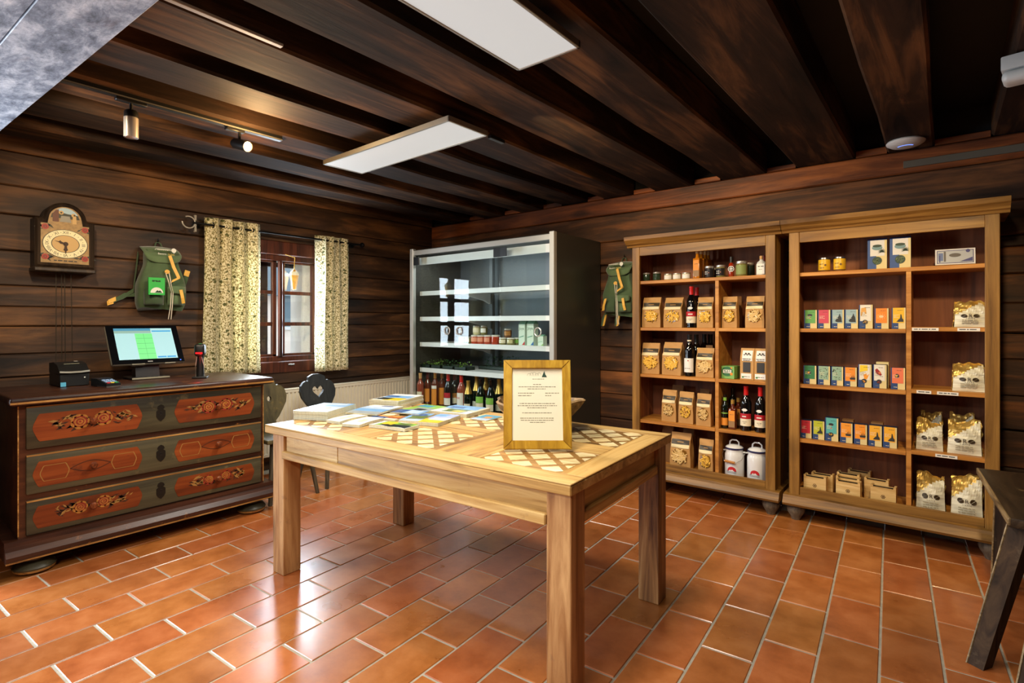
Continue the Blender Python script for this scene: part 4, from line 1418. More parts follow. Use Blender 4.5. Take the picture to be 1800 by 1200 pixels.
for x, z in ((-.103, .262), (.103, .262), (-.103, .068), (.103, .068)):
    leafs(b, x, z, 9, .03, -.0042, 3, int(x * 1000 + z * 100))
    b.disc((x, -.005, z), .019, 9, 2); b.disc((x, -.0054, z), .010, 7, 6); b.disc((x, -.0058, z), .005, 7, 2)
b.disc((0, -.006, .158), .118, 36, 3, sy=.80); b.disc((0, -.0064, .158), .114, 36, 4, sy=.80)
b.disc((0, -.0068, .158), .074, 30, 3, sy=.78); b.disc((0, -.0072, .158), .070, 30, 5, sy=.78)
for i, nm in enumerate(['XII', 'I', 'II', 'III', 'IV', 'V', 'VI', 'VII', 'VIII', 'IX', 'X', 'XI']):
    a = pi / 2 - i * pi / 6
    b.text(nm, .027, (.094 * cos(a), -.0070, .158 + .0745 * sin(a)), 8, rot=a - pi / 2)
    a -= pi / 12
    b.disc((.094 * cos(a), -.0070, .158 + .0745 * sin(a)), .0022, 6, 8)
dashes(b, -.06, .06, -.0045, .047, .006, 8, random.Random(3))
b.build('painted_dial', [M_DIALBG, M_SKY, M_PRED, M_PGRN, M_DIALW, M_DIALY, plain('painted_brown', (92, 48, 26), .5), plain('painted_grey', (140, 138, 126), .5), M_BLACK], CK, fix=False)
b = MB(); b.prism([(-.004, .158), (.004, .158), (.0075, .130), (.012, .118), (.004, .112), (.0015, .094), (-.0015, .094), (-.004, .112), (-.012, .118), (-.0075, .130)], -.012, -.010)
b.prism([(-.004, .154), (.0, .162), (-.022, .172), (-.028, .180), (-.036, .172), (-.056, .176), (-.034, .166), (-.028, .158)], -.010, -.008)
b.lathe([(.006, 0), (.006, .004)], 10, (0, -.012, .158), axis='y'); b.disc((0, -.0095, .158), .014, 14)
b.build('hands', plain('dark_clock_hand', (46, 30, 20), .35, .5), CK)
for k, (x, L_) in enumerate(((-.036, .62), (-.008, .60), (.008, .66), (.042, .58))):
    b = MB(); b.tube([(x, .06, -.028), (x + .002 * k, .062, -L_)], .0022, 5); b.build('chain', plain('tarnished_chain', (60, 52, 40), .5, .6), CK)


# ---------------------------------------------------------------- green canvas rucksacks hanging on the walls
M_CANV = plain('green_canvas', (88, 112, 76), .85, var=.12, bscale=18, bump=.25, sheen=.3)
M_CANVD = plain('dark_green_canvas', (64, 86, 58), .88, var=.12, bscale=18, sheen=.3)
M_CANVB = plain('mid_green_canvas', (72, 95, 62), .85, var=.14, bscale=18, bump=.25, sheen=.3)
M_LEATHER = plain('yellow_leather', (226, 176, 70), .5, var=.12, bscale=30)
M_CORD = plain('white_cord', (222, 214, 196), .8)
M_LOGO = plain('white_print', (226, 228, 220), .7)
M_LOGOY = plain('yellow_print', (206, 176, 60), .7)
M_BOOK = plain('bright_green_cover', (40, 176, 66), .5)


def rucksack(label, loc, rot, w=.30, h=.40, full=True, mirror=1):
    r = thing('rucksack', label, 'rucksack', loc, rot, 'rucksacks hanging on the walls')

    def body(u, v):
        a = 2 * pi * u
        k = (.66 + .10 * v if v < .25 else .685 + .38 * sin(pi / 2 * (v - .25) / .5)) if v < .75 else 1.065 - .14 * ((v - .75) / .25) ** 2
        hwid = w / 2 * min(k, 1.03)
        d = .070 * (.62 + .55 * sin(pi * min(1, v * .72 + .12)))
        ca, sa = cos(a), sin(a)
        x = hwid * math.copysign(abs(ca) ** .55, ca)
        y = -d + d * math.copysign(abs(sa) ** .6, sa) * (1 if sa < 0 else .98)
        wr = .006 * sin(9 * u * 2 * pi / 2 + 11 * v) * sin(pi * v) + .010 * sin(a * 5) * (1 - v) * (1 if sa < 0 else 0)
        return (x, min(-.002, y + wr), h * (1 - v) + .012 * sin(a * 2) * v)
    b = MB(); b.grid(body, 40, 18, closed=True)
    ring = [body(i / 40, 1.0) for i in range(40)]
    b.face(ring)
    ring = [body(i / 40, 0.0) for i in range(40)]
    b.face(ring)
    b.build('bag', M_CANVB, r)

    def flap(u, v):
        x = (u - .5) * w * .80 * (1.0 - .25 * max(0, v - .5) ** 2 * 2)
        drop = v
        cv = 1 - (abs(u - .5) * 2) ** 3 * .28
        z = h + .022 - .135 * drop * cv + .012 * sin(pi * u)
        y = -.03 - .138 * sin(min(1, drop * 1.3) * pi / 2) * (1 - .25 * (abs(u - .5) * 2) ** 2)
        return (x, y, z)
    b = MB(); b.grid(flap, 16, 12)
    f = b.build('flap', M_CANV, r); sm = f.modifiers.new('t', 'SOLIDIFY'); sm.thickness = .006
    fy = -.150
    # printed logo on the flap: house, hills and tree with a line of lettering
    b = MB()
    z0 = h - .022
    Y = lambda x: -.186 + .55 * abs(x) ** 1.6
    for k in range(7):
        x = -.058 + k * .013
        b.tube([(x + .012 * cos(t), Y(x) + .004, z0 + .012 + .010 * sin(t)) for t in [i * pi / 6 for i in range(7)]], .0018, 4)
    b.disc((.052, Y(.052) + .003, z0 + .018), .017, 9); b.box(.05, .054, Y(.05) + .001, Y(.05) + .003, z0 - .004, z0 + .01)
    b.build('white_logo', M_LOGO, r, fix=False)
    b = MB(); b.text('Bauern', .019, (-.028, -.188, z0 - .014), 0); b.text('laden', .019, (.032, -.188, z0 - .014), 1); b.build('lettering', [M_LOGO, M_LOGOY], r)
    # pockets
    for sx in (-1, 1):
        def pocket(u, v, sx=sx):
            x = sx * (.012 + .118 * u)
            z = .03 + .135 * v
            yb = -.168 - .030 * sin(pi * u) * sin(pi * min(1, v + .15)) + .03 * u ** 3
            return (x, yb, z)
        b = MB(); b.grid(pocket, 10, 8); pk = b.build('pocket', M_CANVD if sx < 0 else M_CANV, r)
        sm = pk.modifiers.new('t', 'SOLIDIFY'); sm.thickness = .02
    def pflap(u, v):
        return (.014 + .118 * u, -.205 - .006 * sin(pi * u) + .03 * u ** 3 - .006 * v, .17 - .055 * v * (1 - .2 * (abs(u - .5) * 2) ** 2))
    b = MB(); b.grid(pflap, 8, 5); pf = b.build('pocket_flap', M_CANV, r); sm = pf.modifiers.new('t', 'SOLIDIFY'); sm.thickness = .005
    # straps and cords
    b = MB(); b.ribbon([(.02, -.190, h - .045), (.045, -.196, h - .13), (.075, -.205, h - .205), (.072, -.212, h - .215)], (1, 0, .35), .022, .004)
    b.ribbon([(.078, -.213, h - .205), (.028, -.208, h - .235)], (.3, 0, 1), .020, .004); b.build('leather_strap', M_LEATHER, r)
    b = MB(); b.ribbon([(.085, -.215, .145), (.096, -.219, .085), (.104, -.212, .045)], (1, 0, .2), .022, .005); b.build('pocket_strap', M_LEATHER, r)
    b = MB(); b.disc((.004, -.189, h - .165), .016, 12); b.prism([(-.012, h - .173), (.020, h - .173), (.020, h - .158), (-.012, h - .158)], -.192, -.186); b.build('cord_toggle', M_LEATHER, r)
    for dx_ in (0, .012):
        b = MB(); b.tube([(-.006 + dx_ * 2, -.186, h - .17), (.012 + dx_, -.205, h - .25), (.022 + dx_, -.215, .12), (.020 + dx_, -.205, .02), (.014 + dx_ * 1.5, -.18, -.075 + .01 * dx_)], .0032, 6); b.build('cord', M_CORD, r)
    b = MB(); b.tube([(-.03, -.03, h + .01), (-.016, -.02, h + .058), (0, -.008, h + .07), (.016, -.02, h + .058), (.03, -.03, h + .01)], .005, 6); b.build('hanging_loop', M_CANVD, r)
    if full:
        b = MB(); b.ribbon([(-.13, -.02, h - .03), (-.155, -.03, .2), (-.165, -.04, .135), (-.23, -.05, .085), (-.315, -.05, .045), (-.322, -.05, .038), (-.29, -.048, .052), (-.22, -.046, .10), (-.15, -.042, .105)], (0, .35, 1), .030, .005); b.build('shoulder_strap', M_CANVD, r)
        b = MB(); b.ribbon([(-.275, -.054, .070), (-.318, -.055, .047), (-.326, -.054, .036), (-.29, -.052, .048)], (0, .35, 1), .031, .0075); b.build('strap_end', M_LEATHER, r)
        b = MB(); b.ribbon([(.15, -.05, .16), (.165, -.05, .20), (.185, -.05, .27), (.19, -.05, .29)], (1, 0, -.3), .034, .005); b.build('shoulder_strap', M_CANVD, r)
        b = MB(); b.ribbon([(.178, -.055, .262), (.190, -.055, .305)], (1, 0, -.3), .036, .009); b.build('strap_end', M_LEATHER, r)
    else:
        for x0, x1 in ((-.12, -.165), (.0, -.03)):
            b = MB(); b.ribbon([(x0, -.10, .05), ((x0 + x1) / 2 - .01, -.11, -.02), (x1, -.11, -.085)], (1, 0, .3), .030, .005); b.build('shoulder_strap', M_CANVD, r)
            b = MB(); b.ribbon([((x0 + x1) / 2 + .016, -.116, .01), (x1 + .014, -.117, -.088)], (1, 0, .3), .020, .005); b.build('strap_end', M_LEATHER, r)
        b = MB(); b.ribbon([(-.075, -.215, .145), (-.092, -.219, .085), (-.100, -.212, .045)], (1, 0, .2), .022, .005); b.build('pocket_strap', M_LEATHER, r)
    return r


RK = rucksack('green canvas rucksack with leather straps hanging between clock and curtain', (-4.648, 1.49, 1.40), radians(90), .31, .44)
bk = thing('notebook', 'bright green notebook standing in the rucksack pocket', 'notebook', (-4.433, 1.417, 1.50), radians(90))
b = MB(); b.box(-.052, .052, -.006, .006, 0, .125, bev=.001); b.build('cover', M_BOOK, bk)
b = MB(); dashes(b, -.03, .032, -.0066, .098, .007, 1, random.Random(21)); dashes(b, -.03, .030, -.0066, .103, .006, 1, random.Random(22))
b.face([(x, -.0064, z) for x, z in arc(0, .015, .040, 0, pi, 14)], 0)
b.face([(-.012, -.0066, .017), (.036, -.0066, .017), (.02, -.0066, .034), (.01, -.0066, .028), (.004, -.0066, .036)], 1)
b.build('cover_print', [M_LOGO, plain('dark_green_print2', (16, 60, 28), .6)], bk, fix=False)
r2x = on_y(1094, 520, 4.29).x
rucksack('green canvas rucksack hanging in the gap between fridge and shelf unit', (r2x + .03, 4.288, 1.36), 0, .30, .44, False)
for nm, lab, loc, rot in (('wall_hook', 'small iron hook above the clock side rucksack', (-4.652, 1.49, 1.905), radians(90)), ('wall_hook', 'small iron hook above the rucksack beside the fridge', (r2x + .03, 4.292, 1.865), 0)):
    b = MB(); b.tube([(0, .004, .01), (0, -.02, .008), (0, -.03, .016), (0, -.03, .03)], .004, 6); b.lathe([(.010, 0), (.010, .003)], 8, (0, .004, .01), axis='y'); tag(b.build(nm, M_IRON, None, loc, rot), lab, 'hook')
# ---------------------------------------------------------------- ceiling fittings
M_ALU = plain('aluminium_frame', (176, 176, 170), .35, .8)
M_LED = plain('led_diffuser', (150, 152, 151), .5, emit=1.42)


def led_panel(label, loc, rot, L_=1.2, W_=.3):
    p = thing('ceiling_panel', label, 'ceiling light', loc, rot, 'LED panels under the beams')
    b = MB()
    for x0, x1, y0, y1 in ((-L_ / 2, L_ / 2, -W_ / 2, -W_ / 2 + .012), (-L_ / 2, L_ / 2, W_ / 2 - .012, W_ / 2), (-L_ / 2, -L_ / 2 + .012, -W_ / 2, W_ / 2), (L_ / 2 - .012, L_ / 2, -W_ / 2, W_ / 2)):
        b.box(x0, x1, y0, y1, 0, .03, bev=.002)
    b.box(-L_ / 2 + .01, L_ / 2 - .01, -W_ / 2 + .01, W_ / 2 - .01, .012, .03)
    b.build('frame', M_ALU, p)
    b = MB(); b.box(-L_ / 2 + .012, L_ / 2 - .012, -W_ / 2 + .012, W_ / 2 - .012, .003, .0115); b.build('diffuser', M_LED, p)
    b = MB()
    for x in (-.42, .42):
        b.box(x - .02, x + .02, -.05, .05, .03, .075)
    b.build('mounting_clip', M_ALU, p)
    return p


led_panel('slim white LED ceiling panel lying across the beams, farther of the two', (-2.585, 2.115, 2.34), radians(-1.2))
led_panel('slim white LED ceiling panel running along the beams above the table', (-1.225, 1.152, 2.34), radians(90))

TR = thing('track_light', 'black ceiling track with two spot heads, one of them lit', 'track light', (-3.11, 1.12, 2.39), 0)
b = MB(); b.box(-.018, .018, -.58, .53, 0, .028, bev=.002); b.build('track', M_BLACK, TR)
b = MB(); b.box(.0145, .0185, -.58, .53, .002, .008); b.build('track_edge', M_ALU, TR)
# hanging cylinder head, off
b = MB(); b.box(-.017, .017, -.30, -.17, -.016, .0, bev=.003); b.tube([(0, -.235, -.016), (0, -.235, -.05)], .008, 8); b.lathe([(.024, -.05), (.03, -.058), (.030, -.085)], 18, (0, -.235, 0)); h1 = b.build('spot_head', M_BLACK, TR)
b = MB(); b.lathe([(.0305, -.182), (.0305, -.086), (.028, -.083)], 20, (0, -.235, 0), cap=False); b.lathe([(.027, -.178), (.001, -.16)], 20, (0, -.235, 0), cap=False); b.build('steel_sleeve', plain('satin_aluminium', (186, 178, 170), .35, .35), h1)
# aimed head, lit
hd_ = Vector((-.02, .285, -.075)); dirv = Vector((.80, .18, -.26)).normalized()
b = MB(); b.box(-.017, .017, .21, .31, -.016, 0, bev=.003); b.tube([(0, .285, -.016), (0, .285, -.07)], .008, 8)
h2 = b.build('spot_head', M_BLACK, TR)
q = dirv.to_track_quat('Z', 'Y').to_matrix().to_4x4(); q.translation = hd_ - dirv * .03
b = MB(); b.lathe([(.0001, -.012), (.022, -.006), (.030, .01), (.030, .118), (.0275, .12), (.026, .105)], 20, cap=False)
bmesh.ops.transform(b.bm, matrix=q, verts=b.bm.verts); b.build('spot_barrel', M_BLACK, h2)
b = MB(); b.lathe([(.0265, .112), (.020, .122), (.0001, .126)], 18, cap=False)
bmesh.ops.transform(b.bm, matrix=q, verts=b.bm.verts); b.build('lamp', plain('warm_lamp', (255, 226, 170), .5, emit=14), h2)
mouth = Vector((-3.11, 1.12, 2.39)) + hd_ + dirv * .135
light('spot_lamp', 'SPOT', mouth, 18, (1.0, .70, .36), mouth + dirv, spot_size=radians(150), spot_blend=.7, shadow_soft_size=.03)
light('spot_glow', 'POINT', mouth + dirv * .03, 24, (1.0, .56, .20), shadow_soft_size=.02)

c0, c1 = on_z(352, 0, 2.41), on_z(496, 79, 2.41)
b = MB(); b.box(-.012, .012, c0.y - .4 - c1.y, 0, -.012, 0, bev=.002)
tag(b.build('cable_channel', plain('pale_cable_channel', (170, 164, 152), .5), None, (c1.x, c1.y, 2.411)), 'thin pale cable channel along the underside of a beam', 'cable channel')
p = on_z(866, 243, 2.40)
b = MB(); b.box(-.014, .014, -.03, .10, 0, .02, bev=.002)
tag(b.build('junction_box', M_BLACK, None, (p.x, p.y, 2.392)), 'small black junction strip at the end of the far ceiling panel', 'junction box')

w = on_z(1590, 262, 2.385)
AP = thing('access_point', 'round white wireless access point with a blue light arc under the beam', 'access point', (-.185, 4.08, 2.375))
b = MB(); b.lathe([(.0001, 0), (.04, .001), (.075, .008), (.097, .022), (.10, .03), (.094, .038)], 32); b.build('cover', M_WHITE, AP)
b = MB()
v = []
for i in range(13):
    a = radians(-150 + i * 10)
    for r in (.040, .046):
        v.append((r * cos(a), r * sin(a), -.0004 + .0035 * ((r - .0) / .075) ** 2))
b.raw(v, [(2 * i, 2 * i + 2, 2 * i + 3, 2 * i + 1) for i in range(12)]); b.build('light_arc', plain('blue_led', (110, 150, 255), .5, emit=1.6), AP)

e = on_z(1760, 140, 2.33)
EL = thing('emergency_light', 'pale grey emergency light box hanging from the beam at the right', 'emergency light', (e.x + .17, e.y - .02, 2.30), radians(-8))
b = MB(); b.box(-.17, .2, -.045, .045, .052, .112, bev=.006, seg=2); b.build('housing', plain('light_grey_plastic', (170, 176, 178), .5), EL)
b = MB(); b.box(-.168, .2, -.05, .05, 0, .050, bev=.02, seg=3); b.build('diffuser', plain('frosted_cover', (190, 196, 196), .4), EL)
z = on_y(1700, 278, 4.285).z
z0 = on_y(1588, 290, 4.285)
b = MB(); b.box(0, 2.3, -.012, 0, -.022, .022, bev=.002)
tag(b.build('cable_duct', plain('grey_brown_duct', (98, 92, 80), .6), None, (z0.x, 4.288, z0.z)), 'grey cable duct running along the top of the shelf wall', 'cable duct')
# ---------------------------------------------------------------- till equipment on the chest (front = -y, turned to the room)
ZC = .921
RT = radians(90)
p0, p1 = on_z(104, 680, ZC), on_z(158, 677, ZC)
PR = thing('receipt_printer', 'black receipt printer with blue sticker on the chest of drawers', 'printer', ((p0.x + p1.x) / 2, (p0.y + p1.y) / 2, ZC), radians(90 + 3))
w = (p1 - p0).length / 2
b = MB(); b.box(-w, w, 0, .20, 0, .075, bev=.004); b.prism([(0, .075), (.20, .075), (.20, .135), (.12, .142), (.05, .128), (.008, .095), (-.006, .086)], -w, w, plane='yz', smooth=True); b.build('housing', M_BLACK, PR)
b = MB(); b.ribbon([(-w - .001, -.006, .088), (-w * .4, -.014, .0845), (w * .4, -.014, .0845), (w + .001, -.006, .088)], (0, .6, 1), .011, .004); b.build('front_lip', plain('grey_lip', (112, 116, 112), .35), PR)
b = MB(); b.box(-w * .55, w * .5, .048, .058, .130, .1335); b.build('paper_slot', plain('slot_edge', (120, 122, 104), .4), PR)
b = MB(); b.face([(-w + .004, -.0006, .002), (-w + .030, -.0006, .002), (-w + .030, -.0006, .027), (-w + .004, -.0006, .027)]); b.build('sticker', plain('blue_sticker', (86, 176, 214), .5), PR)
b = MB(); b.disc((w * .68, -.0006, .05), .004, 8); b.face([(w * .35, .10, .1425), (w * .6, .10, .1425), (w * .6, .12, .1435), (w * .35, .12, .1435)]); b.build('key_light', M_WHITE, PR)

p0, p1 = on_z(187, 680, ZC), on_z(210, 679, ZC)
CT = thing('card_terminal', 'small black card terminal with coloured keys beside the receipt printer', 'card reader', ((p0.x + p1.x) / 2 - .02, (p0.y + p1.y) / 2, ZC), radians(90 + 12))
b = MB(); b.prism([(-.02, 0), (.15, 0), (.15, .045), (.09, .045), (-.02, .02)], -.038, .038, plane='yz'); b.build('housing', M_BLACK, CT)
b = MB(); b.box(-.0385, .0385, -.0205, .08, .0, .004); b.build('silver_base', M_STEEL, CT)
for r_ in range(4):
    for c_ in range(3):
        cm = [plain('red_key', (190, 40, 46), .5), plain('yellow_key', (214, 190, 50), .5), plain('green_key', (40, 140, 76), .5)][c_] if r_ == 0 else plain('blue_grey_key', (130, 160, 200), .5)
        y = -.012 + r_ * .019
        z = .0215 + (y + .02) * .227
        b = MB(); b.box(-.030 + c_ * .021, -.013 + c_ * .021, y, y + .013, z - .004, z + .004, bev=.001); b.build('key', cm, CT)
b = MB(); b.face([(-.03, .072, .0425), (.03, .072, .0425), (.03, .085, .0455), (-.03, .085, .0455)]); b.face([(-.032, .095, .0456), (.032, .095, .0456), (.032, .14, .0456), (-.032, .14, .0456)]); b.build('display', plain('dark_display', (40, 48, 62), .15), CT)

p0, p1 = on_z(231, 668, ZC), on_z(300, 664, ZC)
MN = thing('till_monitor', 'touch screen till monitor with a lit green and blue display', 'monitor', ((p0.x + p1.x) / 2, (p0.y + p1.y) / 2, ZC), radians(90))
w = (p1 - p0).length / 2
b = MB(); b.box(-w, w, .0, .19, .0, .016, bev=.004); b.build('base', M_BLACK, MN)
b = MB(); b.box(-w, w, -.002, .004, .002, .014, bev=.002); b.build('base_trim', plain('grey_base_trim', (140, 138, 120), .4), MN)
b = MB(); b.prism([(.05, .016), (.13, .016), (.12, .14), (.07, .14)], -.075, .065, plane='yz'); b.build('neck', M_BLACK, MN)
TL = radians(-33)
Mt = Matrix.Translation((0, .012, .105)) @ Matrix.Rotation(TL, 4, 'X')
SW, SHH = .214, .302


def scr(b, pts, y, m):
    b.face([Mt @ Vector((x, y, z)) for x, z in pts], m)


b = MB(); b.box(-SW - .004, SW - .004, -.004, .030, 0, SHH, bev=.012, seg=3, M=Mt); b.build('casing', plain('grey_bezel_rim', (150, 148, 134), .35, .4), MN)
b = MB(); b.box(-SW - .001, SW - .007, -.0055, .0, .003, SHH - .003, M=Mt); b.build('glass_front', plain('black_screen_glass', (8, 10, 14), .12), MN)
b = MB(); sx0, sx1, sz0, sz1 = -SW + .040, SW - .044, .032, SHH - .026


def sr(u0, u1, v0, v1, y, m):
    X = lambda u: sx0 + (sx1 - sx0) * u
    Z = lambda v: sz0 + (sz1 - sz0) * v
    scr(b, [(X(u0), Z(v0)), (X(u1), Z(v0)), (X(u1), Z(v1)), (X(u0), Z(v1))], y, m)


sr(0, 1, 0, 1, -.006, 0)
sr(0, .62, .92, 1, -.0063, 1); sr(0, .62, .84, .92, -.0063, 2); sr(.64, .98, .885, .925, -.0063, 3)
sr(.335, .63, .0, .83, -.0063, 4)
for k in range(1, 5): sr(.34, .625, .83 * k / 5, .83 * k / 5 + .012, -.0065, 5)
sr(.478, .484, 0, .83, -.0065, 5)
sr(.65, .80, .03, .075, -.0063, 3); sr(.815, .97, .03, .075, -.0063, 3)
E_ = 1.15
b.build('display', [plain('screen_pale', (146, 196, 212), .4, emit=.36), plain('screen_teal', (60, 130, 170), .4, emit=.36), plain('screen_band', (120, 160, 160), .4, emit=.34),
                    plain('screen_blue', (30, 140, 206), .4, emit=.36), plain('screen_green', (100, 206, 132), .4, emit=.36), plain('screen_line', (76, 176, 108), .4, emit=.34)], MN, fix=False)
b = MB(); [scr(b, [(x, .010), (x + .0045, .010), (x + .0045, .017), (x, .017)], -.0062, 0) for x in (-.016, -.010, -.004, .002, .008)]; stuff(b.build('maker_mark', plain('grey_mark', (150, 154, 156), .4), MN, fix=False))
b = MB(); scr(b, [(SW - .034, .012), (SW - .028, .012), (SW - .028, .018), (SW - .034, .018)], -.0062, 0); b.build('power_light', plain('blue_power_led', (60, 100, 255), .5, emit=3), MN)
M_CLIP = plain('grey_clip', (130, 128, 112), .4)
for u0, u1 in ((-.5, -.15), (.4, .7)):
    b = MB(); b.box(SW * u0, SW * u1, .0, .02, -.004, .002, M=Mt); b.build('bottom_clip', M_CLIP, MN)

p0 = on_z(352, 664, ZC)
SC = thing('barcode_scanner', 'black barcode scanner on a stand with red beam and green light', 'scanner', (p0.x, p0.y, ZC), radians(60))
b = MB(); b.box(-.045, .045, -.04, .06, 0, .012, bev=.006, seg=2); b.build('base', M_BLACK, SC)
b = MB(); b.lathe([(.024, .012), (.022, .06), (.020, .12), (.024, .16)], 16); b.build('stand', M_BLACK, SC)
b = MB(); b.box(-.031, .031, -.05, .05, .150, .235, bev=.018, seg=3); b.build('head', M_BLACK, SC)
b = MB(); b.box(-.020, .020, -.053, -.048, .168, .178); b.build('scan_window', plain('red_scan_window', (230, 20, 24), .3, emit=2.2), SC)
b = MB(); b.disc((0, .0, .2356), .010, 12, plane='xy'); b.build('status_light', plain('green_status_led', (40, 220, 110), .3, emit=1.6), SC)
b = MB(); b.tube([(-.015, -.03, .15), (-.02, -.05, .09), (-.02, -.04, .012)], .0018, 5); b.tube([(.012, -.03, .15), (.03, -.045, .08), (.035, -.035, .012)], .0018, 5); b.build('cable', plain('grey_wire', (120, 120, 112), .5), SC)
light('scan_beam', 'POINT', Vector((p0.x, p0.y, ZC)) + Vector((.075, -.03, .13)), .18, (1, .05, .04), shadow_soft_size=.01)

# ---------------------------------------------------------------- framed notice on the table
fl, fr = on_z(885, 792, TZ + .001), on_z(1005, 792, TZ + .001)
fang = math.atan2(fr.y - fl.y, fr.x - fl.x)
FW_ = (fr - fl).length
NT = thing('notice_frame', 'yellow wooden picture frame with a printed notice standing on the table', 'picture frame', ((fl.x + fr.x) / 2, (fl.y + fr.y) / 2, TZ + .0015), fang)
ln = Matrix.Translation((0, .0, .006)) @ Matrix.Rotation(radians(-11), 4, 'X')
FHt = .372; fw = .036
M_FRM = wood('yellow_frame_wood', (146, 104, 20), (180, 136, 34), (202, 162, 56), 'Z', 1.4, .4, .06, .04, 0)
h = FW_ / 2
for nm, q in (('frame_rail', [(-h, 0), (h, 0), (h - fw, fw), (-h + fw, fw)]), ('frame_rail', [(-h, FHt), (-h + fw, FHt - fw), (h - fw, FHt - fw), (h, FHt)]),
              ('frame_stile', [(-h, 0), (-h + fw, fw), (-h + fw, FHt - fw), (-h, FHt)]), ('frame_stile', [(h, 0), (h, FHt), (h - fw, FHt - fw), (h - fw, fw)])):
    b = MB(); b.prism(inset(q, .0004), -.018, .004); bmesh.ops.bevel(b.bm, geom=[e for e in b.bm.edges if abs(e.verts[0].co.y + .018) < 1e-4 and abs(e.verts[1].co.y + .018) < 1e-4], offset=.0025, segments=2, affect='EDGES')
    bmesh.ops.transform(b.bm, matrix=ln, verts=b.bm.verts); b.build(nm, M_FRM, NT)
b = MB(); b.box(-h + fw - .004, h - fw + .004, -.006, .003, fw - .004, FHt - fw + .004, M=ln); b.build('paper', plain('notice_paper', (232, 224, 198), .6), NT)
b = MB(); b.box(-h + .01, h - .01, .004, .009, .01, FHt - .01, M=ln); b.build('backboard', M_BLACK, NT)
b = MB(); b.prism([(.150, 0), (.155, 0), (.062, .26), (.057, .26)], -.03, .03, plane='yz'); b.build('easel_leg', M_BLACK, NT)
b = MB(); rd = random.Random(11)
pw, ph = 2 * (h - fw), FHt - 2 * fw
for cxf, vf, wf in [(0, .775, .16), (0, .742, .74), (0, .713, .38), (-.22, .653, .32), (.30, .653, .28), (-.25, .618, .26), (.22, .618, .12), (0, .508, .70), (0, .478, .78), (0, .449, .40), (0, .378, .60), (0, .305, .68), (0, .276, .66), (0, .247, .30)]:
    x, z = cxf * pw, fw + vf * ph
    dashes(b, x - wf * pw / 2, x + wf * pw / 2, -.0065, z, .0026, 0, rd)
zl = fw + .925 * ph
b2 = MB(); b2.prism([(.020, zl - .014), (.042, zl - .014), (.038, zl - .005), (.036, zl - .004), (.033, zl + .006), (.031, zl + .013), (.028, zl + .005), (.024, zl - .004)], -.0066, -.0062, 1)
for k in range(5):
    b2.tube([(-.034 + k * .011 + .008 * cos(t * pi / 6), -.0064, zl - .008 + (.010 + .003 * (k % 3)) * sin(t * pi / 6)) for t in range(7)], .0006, 3, 2)
dashes(b, -.02, .03, -.0065, zl - .022, .0022, 0, rd)
PR_M = [plain('notice_ink', (128, 122, 98), .7), plain('dark_green_fir', (34, 66, 52), .7), plain('grey_logo_line', (150, 148, 128), .7)]
bmesh.ops.transform(b2.bm, matrix=ln, verts=b2.bm.verts)
stuff(b2.build('printed_logo', PR_M, NT, fix=False))
bmesh.ops.transform(b.bm, matrix=ln, verts=b.bm.verts)
stuff(b.build('print', PR_M, NT, fix=False))

# ---------------------------------------------------------------- carved bowl behind the notice
bw = on_z(946, 752, TZ)
BW = thing('wooden_bowl', 'rough carved burl wood bowl standing behind the framed notice', 'bowl', (bw.x, bw.y, TZ + .0005))
M_BOWL = wood('burl_wood', (84, 62, 36), (136, 106, 66), (178, 146, 98), 'X', 1.2, .55, .5, 0, .7)
prof = [(.0001, .0), (.085, .0), (.12, .02), (.165, .06), (.205, .108), (.220, .138), (.207, .143), (.185, .108), (.14, .055), (.09, .028), (.0001, .024)]
b = MB(); b.lathe(prof, 48, cap=False)
for v in b.bm.verts:
    a = math.atan2(v.co.y, v.co.x)
    k = (v.co.z / .14) ** 1.5
    bump = .035 * math.exp(-((a + .35) / .22) ** 2) + .030 * math.exp(-((a - .15) / .16) ** 2) + .012 * sin(3 * a) + .006 * sin(11 * a) + .022 * math.exp(-((a - 2.6) / .18) ** 2)
    r = math.hypot(v.co.x, v.co.y) or 1
    v.co.x += v.co.x / r * bump * k; v.co.y += v.co.y / r * bump * k
    v.co.z += k * (.010 * sin(2 * a + 1) + .012 * math.exp(-((a - .15) / .3) ** 2))
b.build('bowl', M_BOWL, BW)

# ---------------------------------------------------------------- brochures on the table
PAL = dict(pale=(178, 196, 216), white=(222, 222, 218), sky=(120, 164, 206), deep=(52, 84, 140), green=(132, 176, 60), olive=(96, 112, 56), yellow=(226, 190, 50), dark=(36, 42, 40), orange=(214, 140, 60), grey=(150, 156, 156), red=(150, 60, 40), teal=(60, 140, 170), lilac=(170, 178, 214), cream=(220, 206, 176))
PMAT = {k: plain('cover_' + k, v, .3, coat=.25, var=.12, bscale=26) for k, v in PAL.items()}
M_PAGES = plain('page_edges', (206, 200, 170), .8, var=.15, bscale=120)
BRO = []


